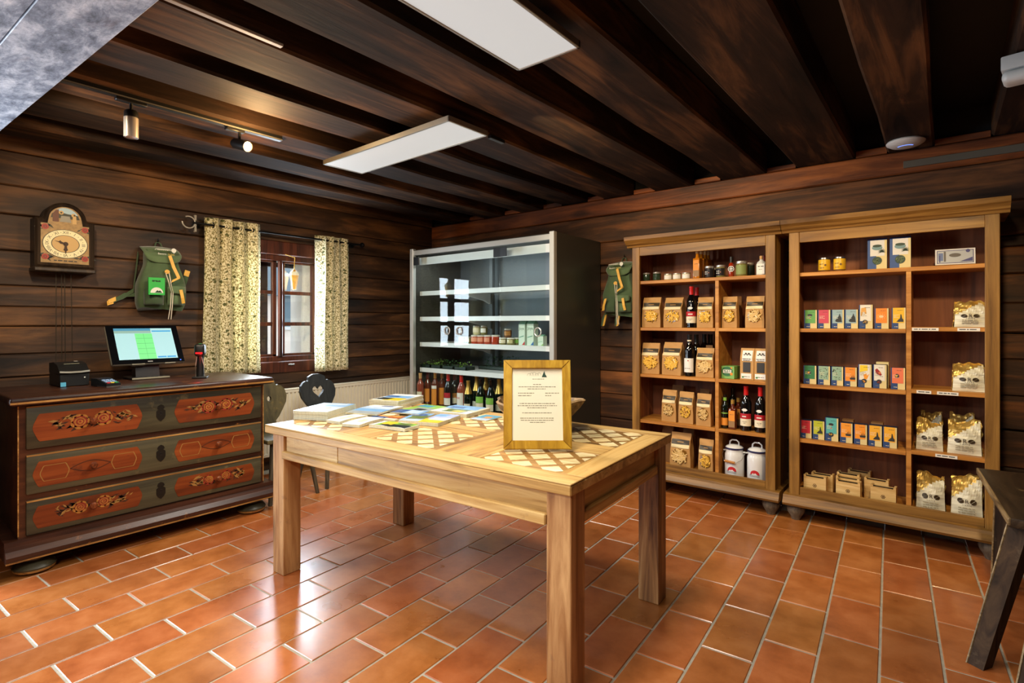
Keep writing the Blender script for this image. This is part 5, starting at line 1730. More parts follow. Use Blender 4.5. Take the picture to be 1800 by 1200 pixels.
def brochure(label, cx, cy, L_, W_, ang, z, t, base, art, curl=0, group=None, mast=None):
    """cx, cy in the table frame; L_ along x before turning; art = list of (u0,u1,v0,v1,colour)"""
    wx, wy = rot2(cx, cy)
    o = thing('brochure', label, 'brochure', (wx, wy, z), TH + radians(ang), group)
    nx, ny = 10, 2
    zt = lambda u: t + curl * (sin(pi * u) * .6 + max(0, .25 - u) * -1.2 * (1 if curl else 0))
    b = MB()
    b.grid(lambda u, v: ((u - .5) * L_, (v - .5) * W_, zt(u) * .96), nx, ny, 0)
    b.grid(lambda u, v: ((u - .5) * L_, (v - .5) * W_, (zt(u) - t) * .9 + .0004), nx, ny, 0)
    for v_ in (-.5, .5):
        b.grid(lambda u, v, v_=v_: ((u - .5) * L_, v_ * W_, (zt(u) - t) * .9 + .0004 + (t * .96) * v), nx, 1, 0, smooth=False)
    for u_ in (0, 1):
        b.grid(lambda u, v, u_=u_: ((u_ - .5) * L_, (u - .5) * W_, (zt(u_) - t) * .9 + .0004 + t * .96 * v), 1, 1, 0, smooth=False)
    b.build('pages', M_PAGES, o)
    b = MB()
    cols_ = [base] + [a[4] for a in art]
    b.grid(lambda u, v: ((u - .5) * L_, (v - .5) * W_, zt(u) + .0002), nx, ny, 0)
    # spine and fore edge of the cover on the long side facing the viewer
    for k, (u0, u1, v0, v1, c) in enumerate(art):
        blob = isinstance(c, str) and len(art[k]) == 5
        n = max(2, int((u1 - u0) * 10))
        b.grid(lambda u, v, u0=u0, u1=u1, v0=v0, v1=v1, k=k: ((u0 + (u1 - u0) * u - .5) * L_, (v0 + (v1 - v0) * v - .5) * W_ + (0 if v0 <= 0 and v1 >= 1 else .006 * sin(9 * u + k)), zt(u0 + (u1 - u0) * u) + .0004 + .0001 * k), n, 2, k + 1)
    if mast:
        b.text(mast, min(W_, L_) * .17, (L_ * .30, W_ * .05, zt(.8) + .0012), len(cols_), plane='xy', rot=pi / 2 * 0)
        cols_.append('deep')
    b.build('cover', [PMAT[c] for c in cols_], o, fix=False)
    return o


zt = TZ + .0006
# tall stack of pale blue brochures at the corner (A) - six copies
for k in range(6):
    nm = ['lowest', 'second from the bottom', 'third from the bottom', 'fourth from the bottom', 'fifth from the bottom', 'topmost'][k]
    brochure('pale blue brochure, %s of the tall stack by the chair' % nm, -2.655 + random.uniform(-.003, .003), 1.915 + random.uniform(-.003, .003), .30, .21, 112, zt + k * .0082, .0078, 'pale',
             [(0, .55, 0, 1, 'pale'), (.25, .5, .3, .7, 'grey'), (.6, 1, 0, 1, 'sky'), (.8, .95, .1, .9, 'pale')], 0, 'tall stack of pale blue brochures')
for k in range(4):
    nm = ['lowest', 'second', 'third', 'topmost'][k]
    brochure('magazine with yellow and blue cover, %s of the stack at the far table edge' % nm, -2.625 + random.uniform(-.003, .003), 2.435 + random.uniform(-.003, .003), .30, .215, 104, zt + k * .0122, .0118, 'white',
             [(.0, .08, 0, 1, 'cream'), (.08, .5, .05, .62, 'yellow'), (.15, .4, .5, .95, 'dark'), (.42, .75, .05, .95, 'sky'), (.55, .7, .5, .95, 'deep')], 0, 'stack of thick magazines', None)
brochure('curled white leaflet before the pale blue stack, left of the pair', -2.435, 1.895, .205, .10, 96, zt, .014, 'white', [(.2, .7, .3, .6, 'cream')], .006)
brochure('curled white leaflet before the pale blue stack, right of the pair', -2.290, 1.885, .215, .11, 104, zt, .014, 'white', [(.3, .6, .3, .6, 'cream')], .004)
brochure('white booklet with sunflower and dark field on its cover at the front', -2.065, 1.895, .235, .115, 6, zt, .016, 'white', [(.12, .98, .05, .97, 'green'), (.25, .98, .05, .55, 'dark'), (.18, .48, .35, .9, 'yellow'), (.55, .9, .6, .9, 'olive')], .002)
for k in range(2):
    brochure(['lower of two wavy blue sky magazines behind the white leaflets', 'upper of two wavy blue sky magazines behind the white leaflets'][k], -2.51 + .02 * k, 2.14, .29, .21, 112 - 6 * k, zt + k * .0145, .0085, 'white',
             [(0, .45, 0, 1, 'sky'), (.0, .2, .0, 1, 'grey'), (.45, .75, 0, 1, 'pale'), (.8, .95, .2, .6, 'deep')], .006)
brochure('green magazine with a mountain meadow cover below the thick stack', -2.335, 2.41, .225, .22, 92, zt, .008, 'green', [(.05, .5, .1, .75, 'grey'), (.1, .35, .35, .7, 'dark'), (.5, 1, 0, 1, 'green'), (.6, .9, .5, 1, 'teal')])
for k in range(2):
    brochure(['lower of two cream and blue magazines at the right of the brochures', 'upper of two cream and blue magazines at the right of the brochures'][k], -2.085, 2.435, .25, .26, 95, zt + k * .0105, .010, 'cream',
             [(0, .3, 0, 1, 'white'), (.1, .5, .2, .75, 'olive'), (.15, .35, .25, .5, 'yellow'), (.5, 1, .1, 1, 'sky'), (.6, .8, .5, .9, 'deep')])
for k in range(2):
    brochure(['lower of two lilac and yellow brochures at the front of the spread', 'upper of two lilac and yellow brochures at the front of the spread'][k], -1.99, 2.15, .255, .125, 104, zt + k * .0095, .009, 'lilac',
             [(.0, .4, 0, 1, 'yellow'), (.28, .55, 0, .8, 'white'), (.55, 1, 0, 1, 'lilac'), (.7, .95, .4, 1, 'sky')])
brochure('blue leaflet with dark forest slope beside the lilac brochures', -2.145, 2.14, .235, .118, 112, zt, .012, 'sky', [(.0, .25, 0, 1, 'pale'), (.2, .7, .0, .8, 'olive'), (.6, .9, .2, 1, 'deep')], .003)
brochure('orange and blue leaflet with a field on its cover', -2.335, 2.075, .13, .10, 100, zt, .010, 'deep', [(.25, 1, 0, 1, 'orange'), (.5, 1, .1, .8, 'cream')], .002)
brochure('red and ochre leaflet with food on its cover', -2.235, 2.055, .11, .08, 100, zt, .010, 'cream', [(.3, 1, 0, 1, 'red'), (.5, .95, .2, .9, 'orange')], .002)
brochure('blue leaflet with white wave lying across the middle of the spread', -2.285, 2.215, .20, .11, 12, zt + .0115, .006, 'sky', [(0, .4, 0, 1, 'deep'), (.45, .9, .1, .9, 'pale')], .002)
brochure('small teal leaflet with a portrait beside the wooden bowl', -1.845, 2.375, .155, .115, 92, zt, .005, 'teal', [(.0, .3, 0, 1, 'pale'), (.35, .7, .2, .6, 'orange')])
# ---------------------------------------------------------------- goods on the shelf units
YS = 3.985          # front line of the goods
def sx(px, y=YS): return on_y(px, 600, y).x


def far(x, y): return (-sin(YAW) * x + cos(YAW) * y) / 4.2   # goods nearer the viewer measure less per pixel


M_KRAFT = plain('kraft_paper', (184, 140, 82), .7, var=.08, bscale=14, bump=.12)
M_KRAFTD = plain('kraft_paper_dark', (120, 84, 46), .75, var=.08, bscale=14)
M_BAND = plain('dark_olive_label', (58, 50, 36), .5)
M_BANDC = plain('cream_label_strip', (222, 208, 164), .5)
M_FILM = plain('window_shadow', (120, 84, 30), .15)
M_PASTA = plain('yellow_pasta', (232, 186, 74), .35, coat=.4, var=.12, bscale=90)
M_PASTA2 = plain('pale_pasta', (222, 190, 126), .35, coat=.4, var=.12, bscale=90)


def pasta_bag(label, x, z, w, h, y=YS, tw=0, pasta=None, window='round', d=None, dark=False, size=1.0, group='pasta bags', back=False, twist=0):
    t = thing('pasta_bag', label, 'pasta bag', (x, y, z), tw, group)
    d = d or w * .62
    h *= far(x, y)
    sd = random.Random(int(x * 1e4) + int(z * 1e3))
    bulge = .010

    def front(u, v):
        X = (u - .5) * w * (1 - .05 * v + .025 * sin(7 * v + sd.random() * 0))
        yy = -bulge * sin(pi * u) * sin(pi * min(1, v * 1.25)) * (1 if v < .8 else 0) + (0 if v < .62 else (v - .62) / .38 * d * .42)
        cr = .004 * sin(23 * v + 5 * u + x * 40) * (v > .55)
        return X, yy + cr, v * h

    def back_(u, v):
        X = (u - .5) * w * (1 - .05 * v + .025 * sin(7 * v))
        yy = d - (0 if v < .62 else (v - .62) / .38 * (d * .58 - .004))
        return X, yy, v * h
    b = MB(); nu, nv = 8, 24
    b.grid(front, nu, nv); b.grid(back_, nu, nv)
    for u_ in (0, 1):
        def side(s, v, u_=u_):
            a, c = Vector(front(u_, v)), Vector(back_(u_, v))
            p = a.lerp(c, s)
            p.x += (1 if u_ == 0 else -1) * .012 * sin(pi * s) * (v > .3) * v
            return p
        b.grid(side, 3, nv, 0, smooth=False)
    b.face([front(0, 0), front(1, 0), back_(1, 0), back_(0, 0)])
    b.grid(lambda u, v: tuple(Vector(front(u, 1)).lerp(Vector(back_(u, 1)), v)), nu, 1)
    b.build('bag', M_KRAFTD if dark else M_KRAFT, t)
    if back:
        return t

    def onf(u, v, off):
        p = front(u, v); return (p[0], p[1] - off, p[2])
    b = MB()
    b.grid(lambda u, v: onf(.04 + .92 * u, .69 + .13 * v, .0035), 8, 8, 0)
    b.grid(lambda u, v: onf(.04 + .92 * u, .60 + .09 * v, .0035), 8, 6, 1)
    b.grid(lambda u, v: onf(.34 + .32 * u, .745 + .018 * v, .0042), 3, 1, 2)
    b.build('label', [M_BAND, M_BANDC, M_KRAFT], t, fix=False)
    b = MB()
    n = 18
    cw_, ch_ = .37, .195
    ring = []
    for i in range(n):
        a = 2 * pi * i / n
        k = 1 if window == 'round' else (abs(cos(a)) ** 6 + abs(sin(a)) ** 6) ** (-1 / 6) * .95
        ring.append(onf(.5 + cw_ * cos(a) * k, .375 + ch_ * sin(a) * k, .0025))
    b.face(ring)
    b.build('window', M_FILM, t, fix=False)
    b = MB()
    for _ in range(64):
        a, r = sd.uniform(0, 6.28), math.sqrt(sd.random()) * .88
        u, v = .5 + cw_ * r * cos(a), .375 + ch_ * r * sin(a)
        c = Vector(onf(u, v, .0045)); l = .013 * size; an = sd.uniform(0, pi)
        e = Vector((cos(an) * l, sd.uniform(-.002, .002), sin(an) * l))
        b.tube([c - e, c - Vector((-sin(an), 0, cos(an))) * l * .25, c + e], .0034 * size, 5)
    stuff(b.build('pasta', pasta or M_PASTA, t, fix=False))
    return t


Z1, Z2, Z3, Z4, Z5 = SH_Z[0] + .001, SH_Z[1] + .001, SH_Z[2] + .001, SH_Z[3] + .001, .187


def bag(label, p0, p1, z, h, **k):
    y = k.get('y', YS)
    x0, x1 = sx(p0, y), sx(p1, y)
    return pasta_bag(label, (x0 + x1) / 2, z, x1 - x0, h, **k)


bag('kraft pasta bag with spirals, first on the second shelf of the pasta unit', 1129, 1160, Z2, .235, tw=.08, window='round', size=1.15)
bag('kraft pasta bag with fusilli, second on the second shelf of the pasta unit', 1166, 1199, Z2, .235, tw=-.05, window='round')
bag('slim kraft pasta bag right of the red capped wine bottles', 1225, 1253, Z2, .24, window='square', y=3.975)
bag('slim kraft pasta bag left in the upper right compartment of the pasta unit', 1269, 1295, Z2, .245, window='square', size=.8)
bag('wide kraft pasta bag cut off by the post in the upper right compartment', 1310, 1343, Z2, .25, pasta=M_PASTA2, window='round')
bag('kraft pasta bag with ribbons, first on the third shelf of the pasta unit', 1128, 1158, Z3, .24, tw=.12, window='round', size=1.3)
bag('tall kraft pasta bag with shells, second on the third shelf of the pasta unit', 1163, 1197, Z3, .255, tw=-.08, window='square', size=1.35)
bag('kraft pasta bag with penne right of the white labelled wine', 1223, 1254, Z3, .228, pasta=M_PASTA2, window='round', size=1.3, y=3.975)
bag('kraft bag with small pale pasta, first of three on the fourth shelf', 1163, 1188, Z4, .245, pasta=M_PASTA2, window='round', size=.7)
bag('kraft bag with small yellow pasta, second of three on the fourth shelf', 1192.5, 1218, Z4, .245, window='round', size=.7)
bag('kraft bag with small pale pasta, third of three on the fourth shelf', 1223.5, 1249, Z4, .250, pasta=M_PASTA2, window='round', size=.7, y=3.97)
bag('wide kraft bag with shell pasta on the unit floor beside the table corner', 1178, 1213, Z5, .28, pasta=M_PASTA2, window='square', size=1.5, tw=.05)
bag('slim kraft bag with small pasta on the unit floor beside the divider', 1227.5, 1253, Z5, .265, window='square', size=.75)
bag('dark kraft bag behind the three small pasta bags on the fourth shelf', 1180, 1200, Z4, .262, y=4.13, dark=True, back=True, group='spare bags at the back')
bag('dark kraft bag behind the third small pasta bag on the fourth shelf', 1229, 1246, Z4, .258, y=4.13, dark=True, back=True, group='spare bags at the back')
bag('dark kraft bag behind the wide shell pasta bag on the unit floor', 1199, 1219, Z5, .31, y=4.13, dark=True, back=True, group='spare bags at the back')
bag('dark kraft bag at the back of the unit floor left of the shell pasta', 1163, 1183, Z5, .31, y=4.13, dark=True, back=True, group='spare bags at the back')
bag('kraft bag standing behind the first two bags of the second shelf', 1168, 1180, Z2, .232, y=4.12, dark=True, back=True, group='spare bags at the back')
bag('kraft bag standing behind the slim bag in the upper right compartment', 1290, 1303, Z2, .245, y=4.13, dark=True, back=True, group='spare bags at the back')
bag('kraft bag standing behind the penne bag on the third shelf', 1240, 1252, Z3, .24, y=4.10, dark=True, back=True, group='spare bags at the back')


def wine_red(label, px, z, y=YS, sc=1.0):
    t = bottle(label, (sx(px, y), y + .04, z), WINE, M_GLASSBLK, M_RED, .25, [(.035, .085, M_LABEL), (.0855, .122, M_REDLBL)], sc, 'red capped wine bottles on the shelves')
    b = MB(); b.prism([(-.020, .148), (-.008, .158), (.008, .158), (.020, .148), (.008, .138), (-.008, .138)], -.0386, -.0380); dashes(b, -.016, .018, -.0390, .102, .007, 0, random.Random(int(px)))
    dashes(b, -.014, .016, -.0390, .066, .0025, 1, random.Random(int(px) + 1)); dashes(b, -.008, .010, -.0390, .056, .0025, 1, random.Random(int(px) + 2)); stuff(b.build('label_print', [M_LABELW, M_INK], t, fix=False))
    return t


wine_red('black wine bottle with red capsule in front on the second shelf', 1212, Z2, 3.965, .99)
wine_red('black wine bottle with red capsule behind its twin on the second shelf', 1221.5, Z2, 4.09, .99)
wine_red('black wine bottle with red capsule above the bail handled can', 1308.5, Z4, 3.965, 1.0)
wine_red('black wine bottle with red capsule half behind the right post', 1334, Z4, 3.965, 1.0)
t = bottle('black wine bottle with a large white label on the third shelf', (sx(1211.5, 4.0), 4.005, Z3), WINE, M_GLASSBLK, M_BLACK, .25, [(.03, .135, M_LABELW)], 1.0, 'dark wine bottles on the third shelf')
b = MB(); b.disc((.006, -.0386, .118), .005, 8, 0); dashes(b, -.02, .02, -.0386, .06, .003, 1, random.Random(5)); b.build('label_print', [M_REDLBL, M_INK], t, fix=False)
b = MB(); cyl_label(b, .0163, .262, .272, 0, -1.5, 1.5); b.build('neck_band', M_LABEL, t)
for k, (px, y) in enumerate(((1224, 4.09), (1238, 4.21), (1249, 4.21))):
    bottle(['black wine bottle right behind the white labelled one', 'black wine bottle at the back behind the penne bag, first of two', 'black wine bottle at the back behind the penne bag, second of two'][k],
           (sx(px, y), y, Z3), WINE, M_GLASSBLK, M_BLACK, .25, [(.03, .135, M_BAND)], 1.0, 'dark wine bottles on the third shelf')

OILB = [(.024, 0), (.027, .004), (.027, .135), (.022, .15), (.012, .165), (.011, .185), (.0135, .187), (.0135, .208), (.0001, .208)]
t = bottle('slim dark oil bottle with green neck band on the fourth shelf', (sx(1273.5, 3.99), 4.0, Z4), SLIM, M_GLASSDK, M_GLASSBLK, .28, [(.03, .10, M_ORANGE), (.14, .15, M_GREENLBL)], .76, 'oil bottles on the fourth shelf', 'oil_bottle')
b = MB(); cyl_label(b, .0165, .262, .292, 0, -2.2, 2.2); b.build('neck_band', M_GREENLBL, t)
bottle('slim dark oil bottle at the back of the fourth shelf', (sx(1288, 4.16), 4.16, Z4), SLIM, M_GLASSDK, M_GLASSBLK, .28, [(.03, .10, M_BAND)], .86, 'oil bottles on the fourth shelf', 'oil_bottle')


def square_oil(label, px, z, y, hgt, lbl, group, cap=M_GOLD):
    t = thing('oil_bottle', label, 'bottle', (sx(px, y), y, z), random.uniform(-.1, .1), group)
    s = hgt / .22 * far(sx(px, y), y)
    w = .026 * s
    b = MB(); b.box(-w, w, 0, 2 * w, 0, .155 * s, bev=.005, seg=2); b.lathe([(.020 * s, .152 * s), (.013 * s, .168 * s), (.012 * s, .195 * s), (.0001, .197 * s)], 14, (0, w, 0), cap=False); b.build('glass_body', plain('golden_oil', (186, 112, 20), .06, coat=.5) if lbl == 'oil' else M_AMBER, t)
    b = MB(); b.lathe([(.0145 * s, .19 * s), (.0145 * s, .22 * s), (.0001, .2205 * s)], 14, (0, w, 0), cap=False); b.build('stopper', cap, t)
    b = MB(); b.face([(-w * .86, -.0006, .062 * s), (w * .86, -.0006, .062 * s), (w * .86, -.0006, .140 * s), (-w * .86, -.0006, .140 * s)], 0)
    b.face([(-w * .86, -.0006, .015 * s), (w * .86, -.0006, .015 * s), (w * .86, -.0006, .0615 * s), (-w * .86, -.0006, .0615 * s)], 1)
    dashes(b, -w * .5, w * .5, -.0009, .11 * s, .003, 2, random.Random(px)); b.build('label', [M_ORANGE, plain('brown_grey_label', (146, 112, 72), .6), M_INK], t, fix=False)
    return t


square_oil('square oil bottle with orange label and gold cap on the fourth shelf', 1286, Z4, 3.975, .228, 'amber', 'oil bottles on the fourth shelf')
square_oil('square oil bottle with orange label behind the other square one', 1295.5, Z4, 4.075, .228, 'amber', 'oil bottles on the fourth shelf')
square_oil('tall square golden oil bottle with cork in front on the top shelf', 1223.5, Z1, 3.965, .225, 'oil', 'golden oil bottles on the top shelf', M_CORK)
square_oil('square golden oil bottle, second in the row going back on the top shelf', 1231.5, Z1, 4.035, .225, 'oil', 'golden oil bottles on the top shelf', M_CORK)
square_oil('square golden oil bottle, third in the row going back on the top shelf', 1237.5, Z1, 4.105, .225, 'oil', 'golden oil bottles on the top shelf', M_CORK)
square_oil('square golden oil bottle at the very back of the row on the top shelf', 1243, Z1, 4.175, .225, 'oil', 'golden oil bottles on the top shelf', M_CORK)

M_JDARK = plain('dark_glaze_jar', (42, 38, 40), .15, coat=.4)
M_JGREEN = plain('dark_green_jar', (44, 58, 40), .15, coat=.4)
for px, h, r, body, lid, lb, y, lab in [
    (1134, .066, .028, M_JGREEN, M_LIDSIL, None, 3.99, 'small dark green jar with yellow label, first on the top shelf'),
    (1152, .068, .031, M_JGREEN, M_LIDSIL, M_JGREEN, 3.99, 'small dark green jar, second on the top shelf'),
    (1172, .050, .031, M_PALEP, M_LIDSIL, M_LABELW, 3.98, 'low white jar with silver lid, first of three low jars'),
    (1187.5, .051, .031, M_PALEP, M_LIDSIL, M_LABELW, 3.98, 'low white jar with silver lid, second of three low jars'),
    (1204, .052, .033, M_PALEP, M_LIDSIL, M_LABELW, 3.98, 'low white jar with silver lid, third of three low jars'),
    (1244.5, .092, .035, M_JDARK, M_LIDSIL, M_JDARK, 3.97, 'dark labelled jar with silver lid beside the golden oil bottles'),
    (1253, .084, .030, M_JDARK, M_LIDSIL, M_JDARK, 4.08, 'dark labelled jar behind the one beside the oil bottles'),
    (1264.5, .096, .036, M_OLIVEP, M_LIDSIL, M_JDARK, 3.975, 'dark labelled jar with yellow green spread over the divider'),
    (1301, .120, .042, M_OLIVEP, M_LIDSIL, plain('olive_green_label', (128, 142, 78), .6), 3.98, 'large jar with fresh green label beside the hot sauce'),
    (1315.5, .112, .038, M_JGREEN, M_LIDSIL, M_JGREEN, 4.09, 'large dark green jar behind the fresh green one')]:
    h *= far(sx(px, y), y); r *= far(sx(px, y), y)
    t = jar(lab, (sx(px, y), y + r, Z1), body, lid, lb, h, r, 'jars on the top shelf', lz=(.14, .74))
    if lb is M_JDARK:
        b = MB(); b.disc((.012, -r - .0012, h * .42), .003, 8, 1); dashes(b, -.018, .004, -r - .001, h * .5, .004, 0, random.Random(px)); dashes(b, -.018, .004, -r - .001, h * .34, .004, 0, random.Random(px)); b.build('label_print', [M_LABELW, M_PINKL], t, fix=False)
HS = [(.019, 0), (.021, .003), (.021, .095), (.012, .112), (.011, .12)]
t = thing('sauce_bottle', 'small red hot sauce bottle with black cap and round white emblem', 'bottle', (sx(1284, 3.99), 4.01, Z1)); t.scale = (.92, .92, .92)
b = MB(); b.lathe(HS, 16); b.build('glass_body', plain('red_sauce', (150, 44, 16), .08, coat=.5), t)
b = MB(); b.lathe([(.0125, .112), (.0125, .158), (.0001, .159)], 14, cap=False); b.build('cap', M_BLACK, t)
b = MB(); b.disc((.004, -.0222, .062), .023, 20, 0); b.disc((.004, -.0226, .062), .019, 20, 1); b.box(-.008, .016, -.0230, -.0228, .058, .066); b.box(-.002, .010, -.0230, -.0228, .048, .053); b.box(-.002, .010, -.0230, -.0228, .071, .076); b.build('emblem', [M_LABELW, M_BLACK], t, fix=False)
t = thing('spirit_bottle', 'clear white labelled flask bottle with cork beside the right post', 'bottle', (sx(1337, 3.98), 4.0, Z1)); t.scale = (.9, .9, .9)
b = MB(); b.lathe([(.030, 0), (.034, .004), (.034, .082), (.028, .102), (.012, .115), (.011, .125)], 18, sx=1.1, sy=.7); b.build('glass_body', plain('milky_glass', (206, 208, 204), .1, coat=.5), t)
b = MB(); b.lathe([(.013, .124), (.013, .150), (.0001, .151)], 12, cap=False); b.build('cork', M_CORK, t)
b = MB(); b.face([(-.028, -.0245, .01), (.028, -.0245, .01), (.028, -.0245, .088), (-.028, -.0245, .088)], 0); dashes(b, -.020, .022, -.0248, .068, .006, 1, random.Random(8)); dashes(b, -.012, .012, -.0248, .045, .003, 1, random.Random(9)); b.build('label', [M_LABELW, M_INK], t, fix=False)
b = MB(); b.lathe([(.014, 0), (.014, .15), (.0001, .151)], 10)
tag(b.build('sauce_bottle', M_DKRED, None, (sx(1342, 4.10), 4.11, Z1)), 'dark red bottle behind the clear flask at the right post', 'bottle')

# green tea box and two spice bags
M_TBOX = plain('tea_box_green', (120, 172, 90), .5)
x0, x1 = sx(1268.5), sx(1290)
t = thing('gift_box', 'square green cardboard box with dark round emblem above the wine bottles', 'box', ((x0 + x1) / 2, YS, Z3), radians(-6))
w = (x1 - x0) / 2 + .004
b = MB(); b.box(-w, w, 0, .11, 0, .090, bev=.001); b.build('box', [M_TBOX], t)
b = MB(); b.disc((-.004, -.0006, .052), .035, 20, 0, sx=1.15); b.face([(-.034, -.0010, .040), (.026, -.0010, .040), (.026, -.0010, .064), (-.034, -.0010, .064)], 1); dashes(b, -.028, .020, -.0014, .057, .006, 0, random.Random(4)); dashes(b, -.024, .018, -.0014, .047, .006, 0, random.Random(6)); b.build('print', [plain('emblem_green', (44, 104, 60), .5), M_LABELW], t, fix=False)
for zf, rf in ((.035, .011), (.078, .007)):
    b = MB(); b.disc((w - .020, -.0012, zf), rf, 6); b.build('printed_flower', M_ORANGE, t, fix=False)
for px, y, lab in ((1312.5, 3.985, 'slim brown spice bag with white label beside the green box'), (1337, 3.985, 'slim brown spice bag with white label cut off by the right post')):
    t = thing('spice_bag', lab, 'spice bag', (sx(px, y), y, Z3), radians(-4), 'spice bags')
    w, h, d = .046, .222, .06
    b = MB(); b.prism([(0, 0), (d, 0), (d, h * .6), (d * .55, h), (d * .4, h), (.004, h * .7)], -w, w, plane='yz'); b.build('bag', M_KRAFT, t)
    b = MB()
    b.face([(-w * .82, -.002, h * .04), (w * .7, -.002, h * .04), (w * .7, -.002, h * .20), (-w * .82, -.002, h * .20)], 0)
    f2 = lambda x, z: (x, -.003 + max(0, (z - h * .7)) / (h * .3) * d * .4 + z / (h * .7) * .004 * (z < h * .7) + .004 * (z >= h * .7), z)
    b.face([f2(-w * .7, h * .60), f2(w * .8, h * .60), f2(w * .8, h * .70), f2(-w * .7, h * .70)], 0)
    b.face([f2(-w * .7, h * .70), f2(w * .8, h * .70), f2(w * .8, h * .93), f2(-w * .7, h * .93)], 0)
    b.face([f2(-w * .55, h * .24), f2(w * .55, h * .24), f2(w * .55, h * .56), f2(-w * .55, h * .56)], 1)
    for k in range(5):
        b.disc((-w * .4 + k * w * .22, f2(0, h * .8)[1] - .002, h * (.78 + .05 * (k % 2))), .007, 6, 2 if k % 2 else 1)
    dashes(b, -w * .6, w * .6, -.0035, h * .665, .004, 2, random.Random(px)); dashes(b, -w * .5, w * .5, -.0035, h * .62, .003, 2, random.Random(px + 1)); dashes(b, -w * .4, w * .5, -.0026, h * .10, .004, 2, random.Random(px + 2))
    b.face([(-w * .7, -.0026, h * .06), (-w * .4, -.0026, h * .06), (-w * .4, -.0026, h * .11), (-w * .7, -.0026, h * .11)], 3)
    b.build('label', [M_LABELW, plain('dark_spice', (48, 42, 32), .3), M_INK, plain('eu_green', (56, 120, 60), .6)], t, fix=False)

# enamel milk cans
M_ENAM = plain('white_enamel', (224, 228, 232), .2, coat=.6)
M_ENBLUE = plain('blue_enamel_rim', (30, 40, 84), .25, coat=.5)


def milk_can(label, px, bail, ang):
    y = 4.032
    t = thing('milk_can', label, 'milk can', (sx(px, y), y, Z5), ang, 'enamel milk cans')
    r = .066
    b = MB(); b.lathe([(r * .95, 0), (r, .006), (r, .150), (r * .985, .168), (r * .90, .182), (r * .88, .188), (r * .88, .205), (r * .92, .207)], 28); b.build('can', M_ENAM, t)
    b = MB(); b.lathe([(r * .96, .205), (r * .985, .209), (r * .985, .214), (r * .94, .217)], 28); b.build('blue_rim', M_ENBLUE, t)
    b = MB(); b.lathe([(r * .93, .2165), (r * .80, .226), (r * .4, .236), (.0001, .238)], 28, cap=False)
    b.tube([(-.032, 0, .232), (-.030, 0, .255), (-.015, 0, .268), (.015, 0, .268), (.030, 0, .255), (.032, 0, .232)], .0055, 8); b.build('lid', M_ENAM, t)
    for s in ((-1, 1) if bail else (-1,)):
        b = MB(); b.tube([(s * (r * .9 + .008 - .008 * cos(k * pi / 6)), .010 * sin(k * pi / 6), .188) for k in range(12)], .004, 6, closed=True); b.build('ear', M_ENAM, t)
    b = MB()
    b.grid(lambda u, v: ((lambda x: (x, -math.sqrt((r + .0012) ** 2 - x * x), .056 + math.sqrt(max(0, .031 ** 2 - x * x)) * v))(-.031 + .062 * u)), 16, 4, 0)
    b.prism([(-.022, .055), (-.012, .066), (-.004, .060), (.003, .068), (.012, .060), (.022, .055)], -r - .0022, -r - .0012, 1)
    b.box(-.033, .033, -r - .0016, -r - .0010, .054, .0565, 2)
    b.text('Kärntnermilch', .014, (0, -r - .0020, .046), 2, sx=.8)
    b.build('emblem', [plain('emblem_red', (186, 34, 44), .4), M_ENAM, M_ENBLUE], t, fix=False)
    if bail:
        q = [(-r - .006, 0, .19), (-r - .010, -.035, .16), (-r * .75, -.072, .125), (r * .45, -.080, .120), (r * .95, -.05, .14), (r + .012, 0, .19)]
        b = MB(); b.tube(q[:3], .0016, 6); b.tube(q[3:], .0016, 6); b.tube([q[2], q[3]], .0016, 6); b.build('bail_wire', M_STEEL, t)
        b = MB(); b.tube([Vector(q[2]).lerp(Vector(q[3]), .05), Vector(q[2]).lerp(Vector(q[3]), .95)], .009, 10); b.build('wooden_grip', M_SHELF, t)
    return t


milk_can('white enamel milk can with wire bail and wooden grip on the unit floor', 1291, True, 0)
milk_can('white enamel milk can without visible bail beside the right post', 1331, False, 0)

# ---------------------------------------------------------------- tea boxes
M_NAVY = plain('navy_carton', (38, 66, 116), .5)
M_NAVYD = plain('dark_navy_carton', (30, 42, 70), .5)
M_TCREAM = plain('cream_carton', (214, 196, 138), .5)
TEACOL = {}


def tcol(c):
    if c not in TEACOL:
        TEACOL[c] = plain('tea_art_%02x%02x%02x' % c, c, .5)
    return TEACOL[c]


